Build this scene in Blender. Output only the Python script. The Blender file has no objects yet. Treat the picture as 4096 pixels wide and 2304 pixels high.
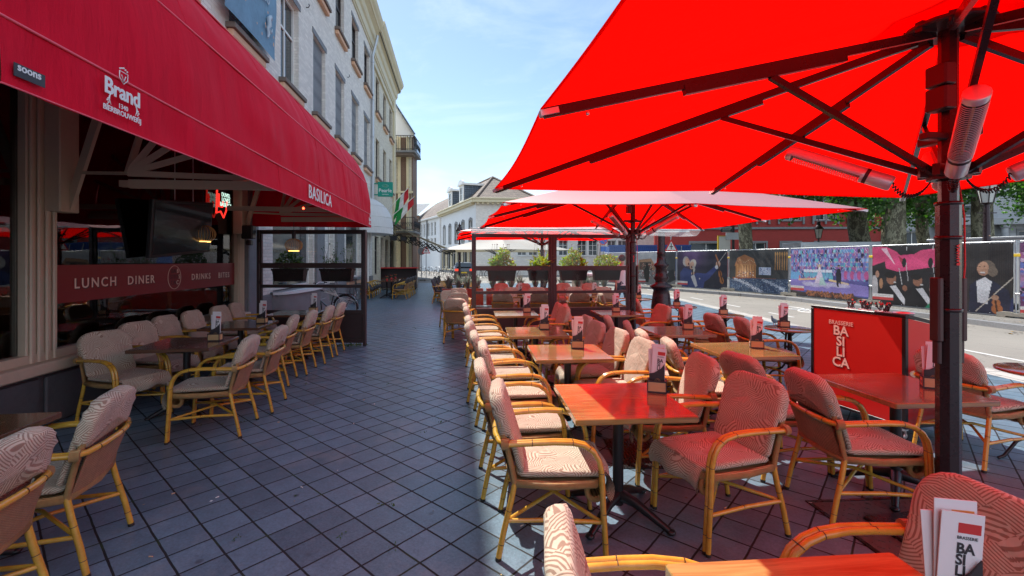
import bpy, math, random
import numpy as np
from mathutils import Vector, Matrix, noise
R = math.radians
random.seed(7)
S = bpy.context.scene
COL = S.collection

# ---------------------------------------------------------------- camera, sky, sun, exposure
cam_d = bpy.data.cameras.new('camera')
cam = bpy.data.objects.new('camera', cam_d); COL.objects.link(cam)
cam.location = (0, 0, 1.65); cam.rotation_euler = (R(90), 0, 0)
cam_d.sensor_width = 36; cam_d.lens = 16.0; cam_d.shift_y = -0.027
cam_d.clip_start = 0.05; cam_d.clip_end = 3000
S.camera = cam

SUN = Vector((-0.36, 0.64, 1.0)).normalized()          # towards the sun
elev = math.asin(SUN.z); azim = math.atan2(SUN.x, SUN.y)
W = bpy.data.worlds.new('World'); S.world = W; W.use_nodes = True
nt = W.node_tree; nt.nodes.clear()
out = nt.nodes.new('ShaderNodeOutputWorld'); bg = nt.nodes.new('ShaderNodeBackground')
sky = nt.nodes.new('ShaderNodeTexSky'); sky.sky_type = 'NISHITA'; sky.sun_disc = False
sky.sun_elevation = elev; sky.sun_rotation = azim
sky.air_density = 1.0; sky.dust_density = 0.25; sky.ozone_density = 1.6
tc = nt.nodes.new('ShaderNodeTexCoord'); mp = nt.nodes.new('ShaderNodeMapping')
mp.inputs['Scale'].default_value = (1.6, 0.9, 5.5); mp.inputs['Rotation'].default_value = (0.1, 0.25, 0.4)
nz = nt.nodes.new('ShaderNodeTexNoise'); nz.inputs['Scale'].default_value = 1.6; nz.inputs['Detail'].default_value = 9
nz.inputs['Roughness'].default_value = 0.62; nz.inputs['Distortion'].default_value = 0.8
cr = nt.nodes.new('ShaderNodeValToRGB'); cr.color_ramp.elements[0].position = 0.5; cr.color_ramp.elements[1].position = 0.8
cr.color_ramp.elements[1].color = (0.2, 0.2, 0.2, 1)
mx = nt.nodes.new('ShaderNodeMixRGB'); mx.inputs[2].default_value = (8.2, 8.5, 8.8, 1)
L = nt.links.new
L(tc.outputs['Generated'], mp.inputs[0]); L(mp.outputs[0], nz.inputs[0]); L(nz.outputs[0], cr.inputs[0])
L(cr.outputs[0], mx.inputs[0]); L(sky.outputs[0], mx.inputs[1])
# added brightening of the unseen rear sky, to lift fill light in shade
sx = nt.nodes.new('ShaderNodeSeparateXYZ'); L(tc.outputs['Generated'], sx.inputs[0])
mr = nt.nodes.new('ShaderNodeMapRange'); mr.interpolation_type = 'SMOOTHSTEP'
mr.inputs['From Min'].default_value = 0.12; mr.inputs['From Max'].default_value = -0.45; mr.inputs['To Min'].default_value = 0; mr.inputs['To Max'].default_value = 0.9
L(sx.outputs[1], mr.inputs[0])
rear_fill = nt.nodes.new('ShaderNodeMixRGB'); rear_fill.inputs[2].default_value = (5.4, 6.4, 7.8, 1)
L(mr.outputs[0], rear_fill.inputs[0]); L(mx.outputs[0], rear_fill.inputs[1]); L(rear_fill.outputs[0], bg.inputs[0]); L(bg.outputs[0], out.inputs[0])
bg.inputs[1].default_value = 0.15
sd = bpy.data.lights.new('sun', 'SUN'); sd.energy = 5.0; sd.angle = R(0.5); sd.color = (1, 0.955, 0.88)
sun = bpy.data.objects.new('sun', sd); COL.objects.link(sun); sun.location = (-30, 60, 80)
sun.rotation_euler = (-SUN).to_track_quat('-Z', 'Y').to_euler()
S.view_settings.view_transform = 'Standard'; S.view_settings.look = 'None'
S.view_settings.exposure = 0.46; S.view_settings.gamma = 1; S.view_settings.use_curve_mapping = False
S.render.engine = 'CYCLES'
S.cycles.use_denoising = True
S.cycles.max_bounces = 10; S.cycles.diffuse_bounces = 4; S.cycles.glossy_bounces = 4
S.cycles.transmission_bounces = 6; S.cycles.transparent_max_bounces = 16
S.cycles.sample_clamp_indirect = 8; S.cycles.caustics_reflective = False; S.cycles.caustics_refractive = False

# ---------------------------------------------------------------- materials
def _nodes(name):
    m = bpy.data.materials.new(name); m.use_nodes = True
    n = m.node_tree; n.nodes.clear()
    o = n.nodes.new('ShaderNodeOutputMaterial')
    return m, n, o
class NB:
    """small node builder"""
    def __init__(s, name):
        s.m, s.t, s.o = _nodes(name)
    def n(s, typ, **kw):
        x = s.t.nodes.new(typ)
        for k, v in kw.items():
            if k.startswith('i_'):
                x.inputs[k[2:].replace('_', ' ')].default_value = v
            else: setattr(x, k, v)
        return x
    def l(s, a, b): s.t.links.new(a, b)
    def math(s, op, a, b=None, c=None):
        x = s.t.nodes.new('ShaderNodeMath'); x.operation = op
        for i, v in enumerate((a, b, c)):
            if v is None: continue
            if isinstance(v, (int, float)): x.inputs[i].default_value = v
            else: s.l(v, x.inputs[i])
        return x.outputs[0]
    def mix(s, f, a, b, mode='MIX'):
        x = s.t.nodes.new('ShaderNodeMixRGB'); x.blend_type = mode
        for i, v in enumerate((f, a, b)):
            if isinstance(v, (int, float)): x.inputs[i].default_value = v
            elif isinstance(v, tuple): x.inputs[i].default_value = (*v[:3], 1)
            else: s.l(v, x.inputs[i])
        return x.outputs[0]
    def ramp(s, f, *stops):
        x = s.t.nodes.new('ShaderNodeValToRGB'); e = x.color_ramp.elements
        while len(e) < len(stops): e.new(0.5)
        for i, (p, c) in enumerate(stops):
            e[i].position = p; e[i].color = (*c, 1) if isinstance(c, tuple) else (c, c, c, 1)
        s.l(f, x.inputs[0]); return x.outputs[0]
    def coord(s, kind='Object', scale=None, rot=None, loc=None):
        c = s.t.nodes.new('ShaderNodeTexCoord').outputs[kind]
        if scale or rot or loc:
            m = s.t.nodes.new('ShaderNodeMapping')
            if scale: m.inputs['Scale'].default_value = scale if isinstance(scale, tuple) else (scale,)*3
            if rot: m.inputs['Rotation'].default_value = rot
            if loc: m.inputs['Location'].default_value = loc
            s.l(c, m.inputs[0]); c = m.outputs[0]
        return c
    def noise(s, vec, scale=5, detail=4, rough=0.6, dist=0):
        x = s.n('ShaderNodeTexNoise', i_Scale=scale, i_Detail=detail, i_Roughness=rough, i_Distortion=dist)
        if vec is not None: s.l(vec, x.inputs[0])
        return x.outputs[0]
    def bump(s, h, strength=0.3, dist=0.01):
        x = s.n('ShaderNodeBump', i_Strength=strength, i_Distance=dist); s.l(h, x.inputs['Height']); return x.outputs[0]
    def bsdf(s, col, rough=0.6, metal=0.0, normal=None, **kw):
        p = s.t.nodes.new('ShaderNodeBsdfPrincipled')
        for k, v in (('Base Color', col), ('Roughness', rough), ('Metallic', metal), ('Normal', normal)):
            if v is None: continue
            if isinstance(v, tuple): p.inputs[k].default_value = (*v[:3], 1)
            elif isinstance(v, (int, float)): p.inputs[k].default_value = v
            else: s.l(v, p.inputs[k])
        for k, v in kw.items(): p.inputs[k.replace('_', ' ')].default_value = v
        s.l(p.outputs[0], s.o.inputs[0]); return p
MATS = {}
def pbr(name, col, rough=0.6, metal=0.0, var=0.18, scale=6.0, bump=0.0, bscale=60.0, bdist=0.01, rvar=0.1, **kw):
    if name in MATS: return MATS[name]
    b = NB(name); v = b.coord()
    n = b.noise(v, scale, 5)
    f = b.math('MULTIPLY_ADD', n, 2*var, 1 - var)
    c = b.mix(1.0, tuple(col), f, 'MULTIPLY')
    c2 = b.mix(b.ramp(b.noise(v, scale*7, 4), (0.45, 0.0), (0.8, 0.35*min(1, var*3))), c, tuple(x*0.5 for x in col))
    r = b.math('MULTIPLY_ADD', b.noise(v, scale*2.3, 3), 2*rvar, rough - rvar)
    nm = b.bump(b.noise(v, bscale, 4), bump, bdist) if bump else None
    b.bsdf(c2, r, metal, nm, **kw)
    MATS[name] = b.m; return b.m
def emit(name, col, strength):
    if name in MATS: return MATS[name]
    b = NB(name); e = b.n('ShaderNodeEmission'); e.inputs[0].default_value = (*col, 1); e.inputs[1].default_value = strength
    b.l(e.outputs[0], b.o.inputs[0]); MATS[name] = b.m; return b.m
def glass(name, tint=(0.9, 0.93, 0.92), refl=1.0, rough=0.0, base=0.02):
    b = NB(name); t = b.n('ShaderNodeBsdfTransparent'); t.inputs[0].default_value = (*tint, 1)
    g = b.n('ShaderNodeBsdfGlossy'); g.inputs['Roughness'].default_value = rough
    fr = b.n('ShaderNodeFresnel', i_IOR=1.5)
    wob = b.bump(b.noise(b.coord(), 0.9, 2), 0.12, 0.02); b.l(wob, g.inputs['Normal'])
    f = b.math('MULTIPLY_ADD', fr.outputs[0], refl, base)
    mxs = b.n('ShaderNodeMixShader'); b.l(f, mxs.inputs[0]); b.l(t.outputs[0], mxs.inputs[1]); b.l(g.outputs[0], mxs.inputs[2])
    b.l(mxs.outputs[0], b.o.inputs[0]); return b.m

def mat_canopy(name, col, trans, back=0.5, sheen=0.5, sheencol=(1, .72, .68), outer_back=False, grough=0.42):
    b = NB(name); v = b.coord()
    n = b.math('MULTIPLY_ADD', b.noise(v, 1.2, 3), 0.14, 0.93)
    wv = b.n('ShaderNodeTexNoise', i_Scale=260.0, i_Detail=2.0); b.l(v, wv.inputs[0])
    drape = b.noise(b.coord('Object', scale=(3.2, 3.2, 0.7)), 2.2, 4, 0.55)
    nm = b.bump(b.math('ADD', b.math('MULTIPLY', wv.outputs[0], 0.08), b.math('ADD', b.noise(v, 1.6, 3), b.math('MULTIPLY', drape, 1.3))), 0.6, 0.06)
    d = b.n('ShaderNodeBsdfDiffuse'); t = b.n('ShaderNodeBsdfTranslucent')
    b.l(b.mix(1.0, col, n, 'MULTIPLY'), d.inputs[0]); b.l(b.mix(1.0, trans, n, 'MULTIPLY'), t.inputs[0])
    b.l(nm, d.inputs['Normal'])
    a = b.n('ShaderNodeMixShader'); a.inputs[0].default_value = back
    b.l(d.outputs[0], a.inputs[1]); b.l(t.outputs[0], a.inputs[2])
    g = b.n('ShaderNodeBsdfGlossy'); g.inputs['Roughness'].default_value = grough; g.inputs[0].default_value = (*sheencol, 1)
    fr = b.n('ShaderNodeFresnel', i_IOR=1.32)
    m2 = b.n('ShaderNodeMixShader'); geo = b.n('ShaderNodeNewGeometry'); outer = b.math('MULTIPLY_ADD', geo.outputs['Backfacing'], 0.985, 0.015) if outer_back else 1.0
    b.l(b.math('MULTIPLY', b.math('MULTIPLY', fr.outputs[0], sheen), outer), m2.inputs[0]); b.l(a.outputs[0], m2.inputs[1]); b.l(g.outputs[0], m2.inputs[2])
    b.l(m2.outputs[0], b.o.inputs[0]); return b.m

def mat_tiles():
    b = NB('blue_grey_pavers')
    v = b.coord('Object', rot=(0, 0, R(40.8)))
    br = b.n('ShaderNodeTexBrick', offset=0.0, squash=1.0, offset_frequency=1)
    for k, val in (('Scale', 1.0), ('Mortar Size', 0.0072), ('Mortar Smooth', 0.35), ('Bias', 0.0), ('Brick Width', 0.222), ('Row Height', 0.222)):
        br.inputs[k].default_value = val
    dv = b.n('ShaderNodeVectorMath', operation='ADD')
    nn = b.n('ShaderNodeTexNoise', i_Scale=7.0, i_Detail=2.0); b.l(v, nn.inputs[0])
    sc = b.n('ShaderNodeVectorMath', operation='MULTIPLY'); sc.inputs[1].default_value = (0.008, 0.008, 0)
    b.l(nn.outputs['Color'], sc.inputs[0]); b.l(v, dv.inputs[0]); b.l(sc.outputs[0], dv.inputs[1])
    b.l(dv.outputs[0], br.inputs[0])
    br.inputs['Color1'].default_value = (0, 0, 0, 1); br.inputs['Color2'].default_value = (1, 1, 1, 1); br.inputs['Mortar'].default_value = (.5, .5, .5, 1)
    cellv = b.n('ShaderNodeVectorMath', operation='SCALE'); cellv.inputs['Scale'].default_value = 1/0.222; b.l(v, cellv.inputs[0])
    fl = b.n('ShaderNodeVectorMath', operation='FLOOR'); b.l(cellv.outputs[0], fl.inputs[0])
    wn = b.n('ShaderNodeTexWhiteNoise', noise_dimensions='3D'); b.l(fl.outputs[0], wn.inputs[0])
    tone = b.math('MULTIPLY_ADD', wn.outputs[0], 0.34, 0.80)
    big = b.math('MULTIPLY_ADD', b.noise(v, 0.7, 4), 0.5, 0.75)
    fine = b.noise(v, 55, 6, 0.75)
    med = b.noise(v, 9, 5, 0.7)
    f = b.math('MULTIPLY', b.math('MULTIPLY', tone, big), b.math('MULTIPLY_ADD', fine, 1.5, 0.25))
    f = b.math('MULTIPLY', f, b.math('MULTIPLY_ADD', med, 0.8, 0.6))
    stone = b.mix(1.0, (0.122, 0.190, 0.246), f, 'MULTIPLY')
    stone = b.mix(b.ramp(b.noise(v, 2.3, 6, 0.7), (0.54, 0.0), (0.74, 0.45)), stone, (0.30, 0.30, 0.30))
    spots = b.n('ShaderNodeTexVoronoi', i_Scale=3.1); b.l(v, spots.inputs[0])
    stone = b.mix(b.ramp(spots.outputs['Distance'], (0.05, 0.6), (0.085, 0.0)), stone, (0.04, 0.042, 0.05))
    joint = b.mix(b.ramp(b.noise(v, 4.2, 3), (0.56, 0.0), (0.66, 1.0)), (0.010, 0.010, 0.011), (0.02, 0.04, 0.01))
    c = b.mix(br.outputs['Fac'], stone, joint)
    h = b.math('SUBTRACT', b.math('MULTIPLY_ADD', fine, 0.25, b.math('MULTIPLY', wn.outputs[0], 0.3)), b.math('MULTIPLY', br.outputs['Fac'], 2.2))
    fr_ = b.n('ShaderNodeVectorMath', operation='FRACTION'); b.l(cellv.outputs[0], fr_.inputs[0]); rv = b.n('ShaderNodeVectorMath', operation='SUBTRACT'); b.l(wn.outputs['Color'], rv.inputs[0]); rv.inputs[1].default_value = (.5, .5, .5)
    dt = b.n('ShaderNodeVectorMath', operation='DOT_PRODUCT'); b.l(fr_.outputs[0], dt.inputs[0]); b.l(rv.outputs[0], dt.inputs[1]); h = b.math('MULTIPLY_ADD', dt.outputs['Value'], 1.3, b.math('MULTIPLY_ADD', b.noise(v, 14, 3), 0.5, h))
    r = b.math('MULTIPLY_ADD', br.outputs['Fac'], 0.35, b.math('MULTIPLY_ADD', fine, 0.22, b.math('MULTIPLY_ADD', wn.outputs[0], 0.10, 0.20)))
    b.bsdf(c, r, 0, b.bump(h, 0.5, 0.006)); return b.m

def mat_brick(name, col, mortar, w=0.22, h=0.065, gap=0.012, bump=0.5, rough=0.7, var=0.12, rot=(R(90), 0, R(90)), dirt=(0.25, 0.25, 0.24)):
    b = NB(name)
    v0 = b.coord('Object'); sp = b.n('ShaderNodeSeparateXYZ'); b.l(v0, sp.inputs[0])
    cb = b.n('ShaderNodeCombineXYZ'); b.l(b.math('ADD', sp.outputs[0], sp.outputs[1]), cb.inputs[0]); b.l(sp.outputs[2], cb.inputs[1])
    br = b.n('ShaderNodeTexBrick', offset=0.5); b.l(cb.outputs[0], br.inputs[0])
    for k, val in (('Scale', 1.0), ('Mortar Size', gap), ('Mortar Smooth', 0.4), ('Bias', -0.2), ('Brick Width', w), ('Row Height', h)):
        br.inputs[k].default_value = val
    br.inputs['Color1'].default_value = (*[x*(1-var) for x in col], 1); br.inputs['Color2'].default_value = (*[min(1, x*(1+var)) for x in col], 1)
    br.inputs['Mortar'].default_value = (*mortar, 1)
    n = b.noise(v0, 22, 6); c = b.mix(1.0, br.outputs[0], b.math('MULTIPLY_ADD', n, 0.3, 0.85), 'MULTIPLY')
    c = b.mix(b.ramp(b.noise(v0, 1.1, 7, 0.7), (0.55, 0.0), (0.85, 0.5)), c, dirt)
    hh = b.math('MULTIPLY_ADD', n, 0.5, b.math('MULTIPLY', br.outputs['Fac'], -0.8))
    b.bsdf(c, rough, 0, b.bump(hh, bump, 0.012)); return b.m

def mat_cushion(name, light, dark):
    b = NB(name); v = b.coord(); oi = b.n('ShaderNodeObjectInfo')
    off = b.n('ShaderNodeCombineXYZ'); b.l(b.math('MULTIPLY', oi.outputs['Random'], 7.0), off.inputs[0]); b.l(b.math('MULTIPLY', oi.outputs['Random'], 3.0), off.inputs[1])
    ad = b.n('ShaderNodeVectorMath', operation='ADD'); b.l(v, ad.inputs[0]); b.l(off.outputs[0], ad.inputs[1])
    st = b.n('ShaderNodeMapping'); st.inputs['Scale'].default_value = (1.0, 1.0, 1.25); b.l(ad.outputs[0], st.inputs[0])
    vo = b.n('ShaderNodeTexVoronoi', i_Scale=12.0, feature='F1'); b.l(st.outputs[0], vo.inputs[0])
    sep = b.n('ShaderNodeSeparateXYZ'); b.l(vo.outputs['Color'], sep.inputs[0])
    sh = b.n('ShaderNodeVectorMath', operation='MULTIPLY_ADD'); b.l(vo.outputs['Color'], sh.inputs[0]); sh.inputs[1].default_value = (0.62, 0.62, 0.62); b.l(vo.outputs['Position'], sh.inputs[2])
    sh2 = b.n('ShaderNodeVectorMath', operation='SUBTRACT'); b.l(sh.outputs[0], sh2.inputs[0]); sh2.inputs[1].default_value = (0.31, 0.31, 0.31)
    ds = b.n('ShaderNodeVectorMath', operation='DISTANCE'); b.l(st.outputs[0], ds.inputs[0]); b.l(sh2.outputs[0], ds.inputs[1])
    s = b.math('SINE', b.math('MULTIPLY', ds.outputs['Value'], 560.0))
    f = b.ramp(b.math('MULTIPLY_ADD', s, 0.5, 0.5), (0.30, 0.0), (0.52, 1.0))
    c = b.mix(f, dark, light)
    n = b.noise(v, 6, 4)
    c = b.mix(1.0, c, b.math('MULTIPLY', b.math('MULTIPLY_ADD', n, 0.4, 0.8), b.math('MULTIPLY_ADD', oi.outputs['Random'], 0.22, 0.88)), 'MULTIPLY')
    weave = b.noise(v, 420, 2)
    nm = b.bump(b.math('ADD', b.math('MULTIPLY', n, 2.2), b.math('MULTIPLY', weave, 0.12)), 0.55, 0.02)
    b.bsdf(c, 0.85, 0, nm, Sheen_Weight=0.15); return b.m

def mat_wood(name, c1, c2, rough=0.25, coat=0.6, scale=1.0, axis=(1, 14, 14)):
    b = NB(name); v = b.coord('Object', scale=tuple(a*scale for a in axis))
    n = b.noise(v, 1.6, 8, 0.65, 1.2); w = b.noise(v, 5.0, 5, 0.7)
    pl = b.n('ShaderNodeSeparateXYZ'); b.l(b.coord(), pl.inputs[0])
    wn = b.n('ShaderNodeTexWhiteNoise', noise_dimensions='1D'); b.l(b.math('FLOOR', b.math('MULTIPLY', pl.outputs[1], 9.0)), wn.inputs['W'])
    c = b.mix(b.ramp(n, (0.3, 0.0), (0.72, 1.0)), c1, c2)
    c = b.mix(1.0, c, b.math('MULTIPLY_ADD', wn.outputs[0], 0.35, 0.8), 'MULTIPLY')
    c = b.mix(b.ramp(w, (0.55, 0.0), (0.75, 0.5)), c, tuple(x*0.45 for x in c1))
    b.bsdf(c, b.math('MULTIPLY_ADD', b.noise(b.coord(), 9, 4), 0.2, rough-0.08), 0, b.bump(w, 0.08, 0.002), Coat_Weight=coat, Coat_Roughness=0.08); return b.m

def mat_rattan():
    b = NB('honey_rattan_cane'); v = b.coord()
    n = b.noise(v, 14, 5); st = b.noise(b.coord('Object', scale=(1, 60, 60)), 2.0, 3)
    c = b.mix(b.ramp(n, (0.3, 0.0), (0.75, 1.0)), (0.74, 0.46, 0.06), (0.52, 0.27, 0.03))
    c = b.mix(b.math('MULTIPLY', st, 0.35), c, (0.25, 0.10, 0.02))
    b.bsdf(c, 0.26, 0, b.bump(n, 0.08, 0.003), Coat_Weight=0.5, Coat_Roughness=0.12); return b.m
def mat_weave(name, c1, c2, su, sv):
    b = NB(name); v = b.coord(); sp = b.n('ShaderNodeSeparateXYZ'); b.l(v, sp.inputs[0])
    a = b.math('SINE', b.math('MULTIPLY', sp.outputs[2], sv)); c = b.math('SINE', b.math('MULTIPLY', b.math('ADD', sp.outputs[1], b.math('MULTIPLY', sp.outputs[0], 1.0)), su))
    h = b.math('MULTIPLY_ADD', b.math('MULTIPLY', a, c), 0.35, b.math('ABSOLUTE', a))
    col = b.mix(b.ramp(h, (0.1, 0.0), (0.75, 1.0)), c2, c1)
    col = b.mix(1.0, col, b.math('MULTIPLY_ADD', b.noise(v, 30, 3), 0.6, 0.7), 'MULTIPLY')
    b.bsdf(col, 0.5, 0, b.bump(h, 0.8, 0.006)); return b.m
def mat_asphalt(name, col, sc=1.0):
    b = NB(name); v = b.coord(); f = b.noise(v, 90*sc, 5, 0.8); g = b.noise(v, 0.35, 6, 0.65)
    c = b.mix(1.0, col, b.math('MULTIPLY', b.math('MULTIPLY_ADD', f, 0.9, 0.55), b.math('MULTIPLY_ADD', g, 0.6, 0.7)), 'MULTIPLY')
    cr_ = b.n('ShaderNodeTexVoronoi', i_Scale=0.55, feature='DISTANCE_TO_EDGE'); 
    dd = b.n('ShaderNodeVectorMath', operation='ADD'); nn = b.n('ShaderNodeTexNoise', i_Scale=1.5, i_Detail=5.0); b.l(v, nn.inputs[0]); b.l(v, dd.inputs[0]); b.l(nn.outputs['Color'], dd.inputs[1]); b.l(dd.outputs[0], cr_.inputs[0])
    c = b.mix(b.ramp(cr_.outputs['Distance'], (0.0, 0.45), (0.008, 0.0)), c, (0.03, 0.03, 0.03))
    b.bsdf(c, 0.8, 0, b.bump(f, 0.5, 0.006)); return b.m
def mat_cobble(name, c1, c2, w, h, gap=0.008, rot=0.0, offset=0.5):
    b = NB(name); v = b.coord('Object', rot=(0, 0, rot))
    br = b.n('ShaderNodeTexBrick', offset=offset); b.l(v, br.inputs[0])
    for k, val in (('Scale', 1.0), ('Mortar Size', gap), ('Mortar Smooth', 0.3), ('Bias', 0.0), ('Brick Width', w), ('Row Height', h)): br.inputs[k].default_value = val
    br.inputs['Color1'].default_value = (*c1, 1); br.inputs['Color2'].default_value = (*c2, 1); br.inputs['Mortar'].default_value = (.06, .055, .045, 1)
    n = b.noise(v, 30, 6, 0.7)
    c = b.mix(1.0, br.outputs[0], b.math('MULTIPLY', b.math('MULTIPLY_ADD', n, 0.8, 0.6), b.math('MULTIPLY_ADD', b.noise(v, 0.8, 5), 0.5, 0.75)), 'MULTIPLY')
    b.bsdf(c, 0.75, 0, b.bump(b.math('MULTIPLY_ADD', br.outputs['Fac'], -1.0, n), 0.6, 0.01)); return b.m
def mat_vcol(name, rough=0.45):
    b = NB(name); a = b.n('ShaderNodeVertexColor', layer_name='print')
    v = b.coord(); n = b.noise(v, 2.0, 4)
    b.bsdf(a.outputs[0], rough, 0, b.bump(n, 0.35, 0.05), Specular_IOR_Level=0.3); return b.m
def mat_bark():
    b = NB('mottled_plane_bark'); v = b.coord('Object', scale=(1, 1, 0.55))
    vo = b.n('ShaderNodeTexVoronoi', i_Scale=7.0, feature='SMOOTH_F1'); nn = b.n('ShaderNodeTexNoise', i_Scale=5.0, i_Detail=5.0); b.l(v, nn.inputs[0])
    dd = b.n('ShaderNodeVectorMath', operation='ADD'); b.l(v, dd.inputs[0]); b.l(nn.outputs['Color'], dd.inputs[1]); b.l(dd.outputs[0], vo.inputs[0])
    n = b.noise(dd.outputs[0], 4.0, 4)
    c = b.ramp(n, (0.38, (0.10, 0.085, 0.055)), (0.46, (0.17, 0.155, 0.10)), (0.53, (0.33, 0.31, 0.21)), (0.66, (0.17, 0.14, 0.09)))
    x = b.t.nodes[-1]; x.color_ramp.interpolation = 'CONSTANT'
    c = b.mix(1.0, c, b.math('MULTIPLY_ADD', b.noise(v, 25, 4), 0.6, 0.7), 'MULTIPLY')
    b.bsdf(c, 0.8, 0, b.bump(n, 0.5, 0.03)); return b.m
def mat_leaf(name, c1, c2, tr):
    b = NB(name); oi = b.n('ShaderNodeNewGeometry'); f = oi.outputs['Random Per Island']
    c = b.mix(f, c1, c2)
    d = b.n('ShaderNodeBsdfDiffuse'); b.l(c, d.inputs[0]); t = b.n('ShaderNodeBsdfTranslucent'); b.l(b.mix(1.0, c, tr, 'MULTIPLY'), t.inputs[0])
    g = b.n('ShaderNodeBsdfGlossy'); g.inputs['Roughness'].default_value = 0.45
    m1 = b.n('ShaderNodeMixShader'); m1.inputs[0].default_value = 0.45; b.l(d.outputs[0], m1.inputs[1]); b.l(t.outputs[0], m1.inputs[2])
    m2 = b.n('ShaderNodeMixShader'); m2.inputs[0].default_value = 0.05; b.l(m1.outputs[0], m2.inputs[1]); b.l(g.outputs[0], m2.inputs[2])
    b.l(m2.outputs[0], b.o.inputs[0]); return b.m
def mat_roof(name, c1, c2):
    b = NB(name); v = b.coord(); sp = b.n('ShaderNodeSeparateXYZ'); b.l(v, sp.inputs[0])
    u = b.math('ADD', sp.outputs[0], sp.outputs[1]); cb = b.n('ShaderNodeCombineXYZ'); b.l(u, cb.inputs[0]); b.l(sp.outputs[2], cb.inputs[1])
    br = b.n('ShaderNodeTexBrick', offset=0.0); b.l(cb.outputs[0], br.inputs[0])
    for k, val in (('Scale', 1.0), ('Mortar Size', 0.03), ('Mortar Smooth', 0.8), ('Brick Width', 0.28), ('Row Height', 0.26)): br.inputs[k].default_value = val
    br.inputs['Color1'].default_value = (*c1, 1); br.inputs['Color2'].default_value = (*c2, 1); br.inputs['Mortar'].default_value = (*[x*0.3 for x in c1], 1)
    c = b.mix(1.0, br.outputs[0], b.math('MULTIPLY_ADD', b.noise(v, 1.5, 5), 0.8, 0.6), 'MULTIPLY')
    b.bsdf(c, 0.7, 0, b.bump(b.math('MULTIPLY', br.outputs['Fac'], -1.0), 0.8, 0.04)); return b.m

M = {}
M['tiles'] = mat_tiles()
M['piping'] = pbr('pale_red_awning_piping', (0.85, 0.10, 0.14), 0.5, 0, var=0.1)
M['canopy'] = mat_canopy('red_parasol_cloth', (0.80, 0.004, 0.004), (1.0, 0.002, 0.001), 0.80, 0.62, (1, .66, .62), True, 0.5)
M['awning'] = mat_canopy('crimson_awning_cloth', (0.80, 0.012, 0.038), (0.30, 0.002, 0.005), 0.12, 0.22, (1, .5, .5))
M['beige_cloth'] = mat_canopy('beige_parasol_cloth', (0.40, 0.345, 0.26), (0.4, 0.33, 0.2), 0.25, 0.2, (1, 1, 1))
M['white_cloth'] = mat_canopy('white_hood_cloth', (0.8, 0.8, 0.78), (0.5, 0.5, 0.45), 0.2, 0.2, (1, 1, 1))
M['cushion'] = mat_cushion('patterned_cushion_cloth', (0.56, 0.49, 0.37), (0.29, 0.19, 0.13))
M['rattan'] = mat_rattan()
M['wrap'] = mat_weave('rattan_wrapping', (0.58, 0.36, 0.14), (0.28, 0.15, 0.05), 0.0, 900.0)
M['weave'] = mat_weave('woven_rattan', (0.52, 0.32, 0.15), (0.17, 0.085, 0.04), 420.0, 520.0)
M['node'] = pbr('dark_cane_joint', (0.07, 0.035, 0.012), 0.5)
M['foot'] = pbr('rubber_foot', (0.02, 0.018, 0.015), 0.6)
M['table'] = mat_wood('varnished_table_wood', (0.20, 0.095, 0.028), (0.42, 0.29, 0.10), 0.18, 0.9)
M['darktable'] = mat_wood('dark_varnished_wood', (0.10, 0.045, 0.025), (0.17, 0.08, 0.04), 0.22, 0.7)
M['lightwood'] = mat_wood('pale_plywood', (0.55, 0.36, 0.16), (0.66, 0.46, 0.24), 0.5, 0.0)
M['black'] = pbr('black_painted_metal', (0.02, 0.02, 0.022), 0.35, 0.2)
M['pole'] = pbr('dark_anodised_metal', (0.045, 0.038, 0.04), 0.28, 0.6, var=0.1)
M['silver'] = pbr('brushed_aluminium', (0.75, 0.75, 0.76), 0.33, 0.55, var=0.06)
M['galv'] = pbr('galvanised_steel', (0.50, 0.52, 0.54), 0.42, 0.8, var=0.15, scale=14)
M['frame'] = pbr('dark_brown_frame_metal', (0.055, 0.040, 0.040), 0.4, 0.2)
M['beige'] = pbr('beige_window_paint', (0.54, 0.44, 0.32), 0.45, 0, var=0.1, scale=3)
M['cream'] = pbr('cream_painted_trim', (0.66, 0.58, 0.38), 0.55, 0, var=0.12, scale=2)
M['whitepaint'] = pbr('white_painted_wood', (0.75, 0.74, 0.70), 0.5, 0, var=0.06)
M['stone'] = pbr('grey_bluestone', (0.20, 0.205, 0.21), 0.65, 0, var=0.25, scale=4, bump=0.4, bscale=40)
M['plinth'] = pbr('dark_stone_plinth', (0.10, 0.10, 0.105), 0.6, 0, var=0.3, scale=3, bump=0.4, bscale=30)
M['sillstone'] = pbr('brown_sill_stone', (0.17, 0.13, 0.105), 0.7, 0, var=0.2, scale=5)
M['sillunder'] = pbr('peach_lit_sill_tint', (0.70, 0.42, 0.26), 0.65, 0, var=0.15, scale=4)  # warm light on sill undersides put into the colour; plain peach elsewhere
M['whitebrick'] = mat_brick('white_painted_brick', (0.84, 0.79, 0.71), (0.72, 0.67, 0.60), 0.23, 0.075, 0.010, 0.8, dirt=(0.52, 0.50, 0.46))
M['creamwall'] = mat_brick('cream_painted_brick', (0.72, 0.66, 0.52), (0.62, 0.56, 0.43), 0.23, 0.075, 0.010, 0.6, dirt=(0.52, 0.46, 0.34))
M['brownbrick'] = mat_brick('brown_brick', (0.16, 0.075, 0.045), (0.25, 0.2, 0.15), 0.22, 0.065, 0.010, 0.5, dirt=(0.08, 0.05, 0.04))
M['redwall'] = mat_brick('dark_red_painted_brick', (0.34, 0.032, 0.024), (0.24, 0.022, 0.018), 0.23, 0.075, 0.006, 0.3, var=0.08, dirt=(0.15, 0.02, 0.018))
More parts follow.
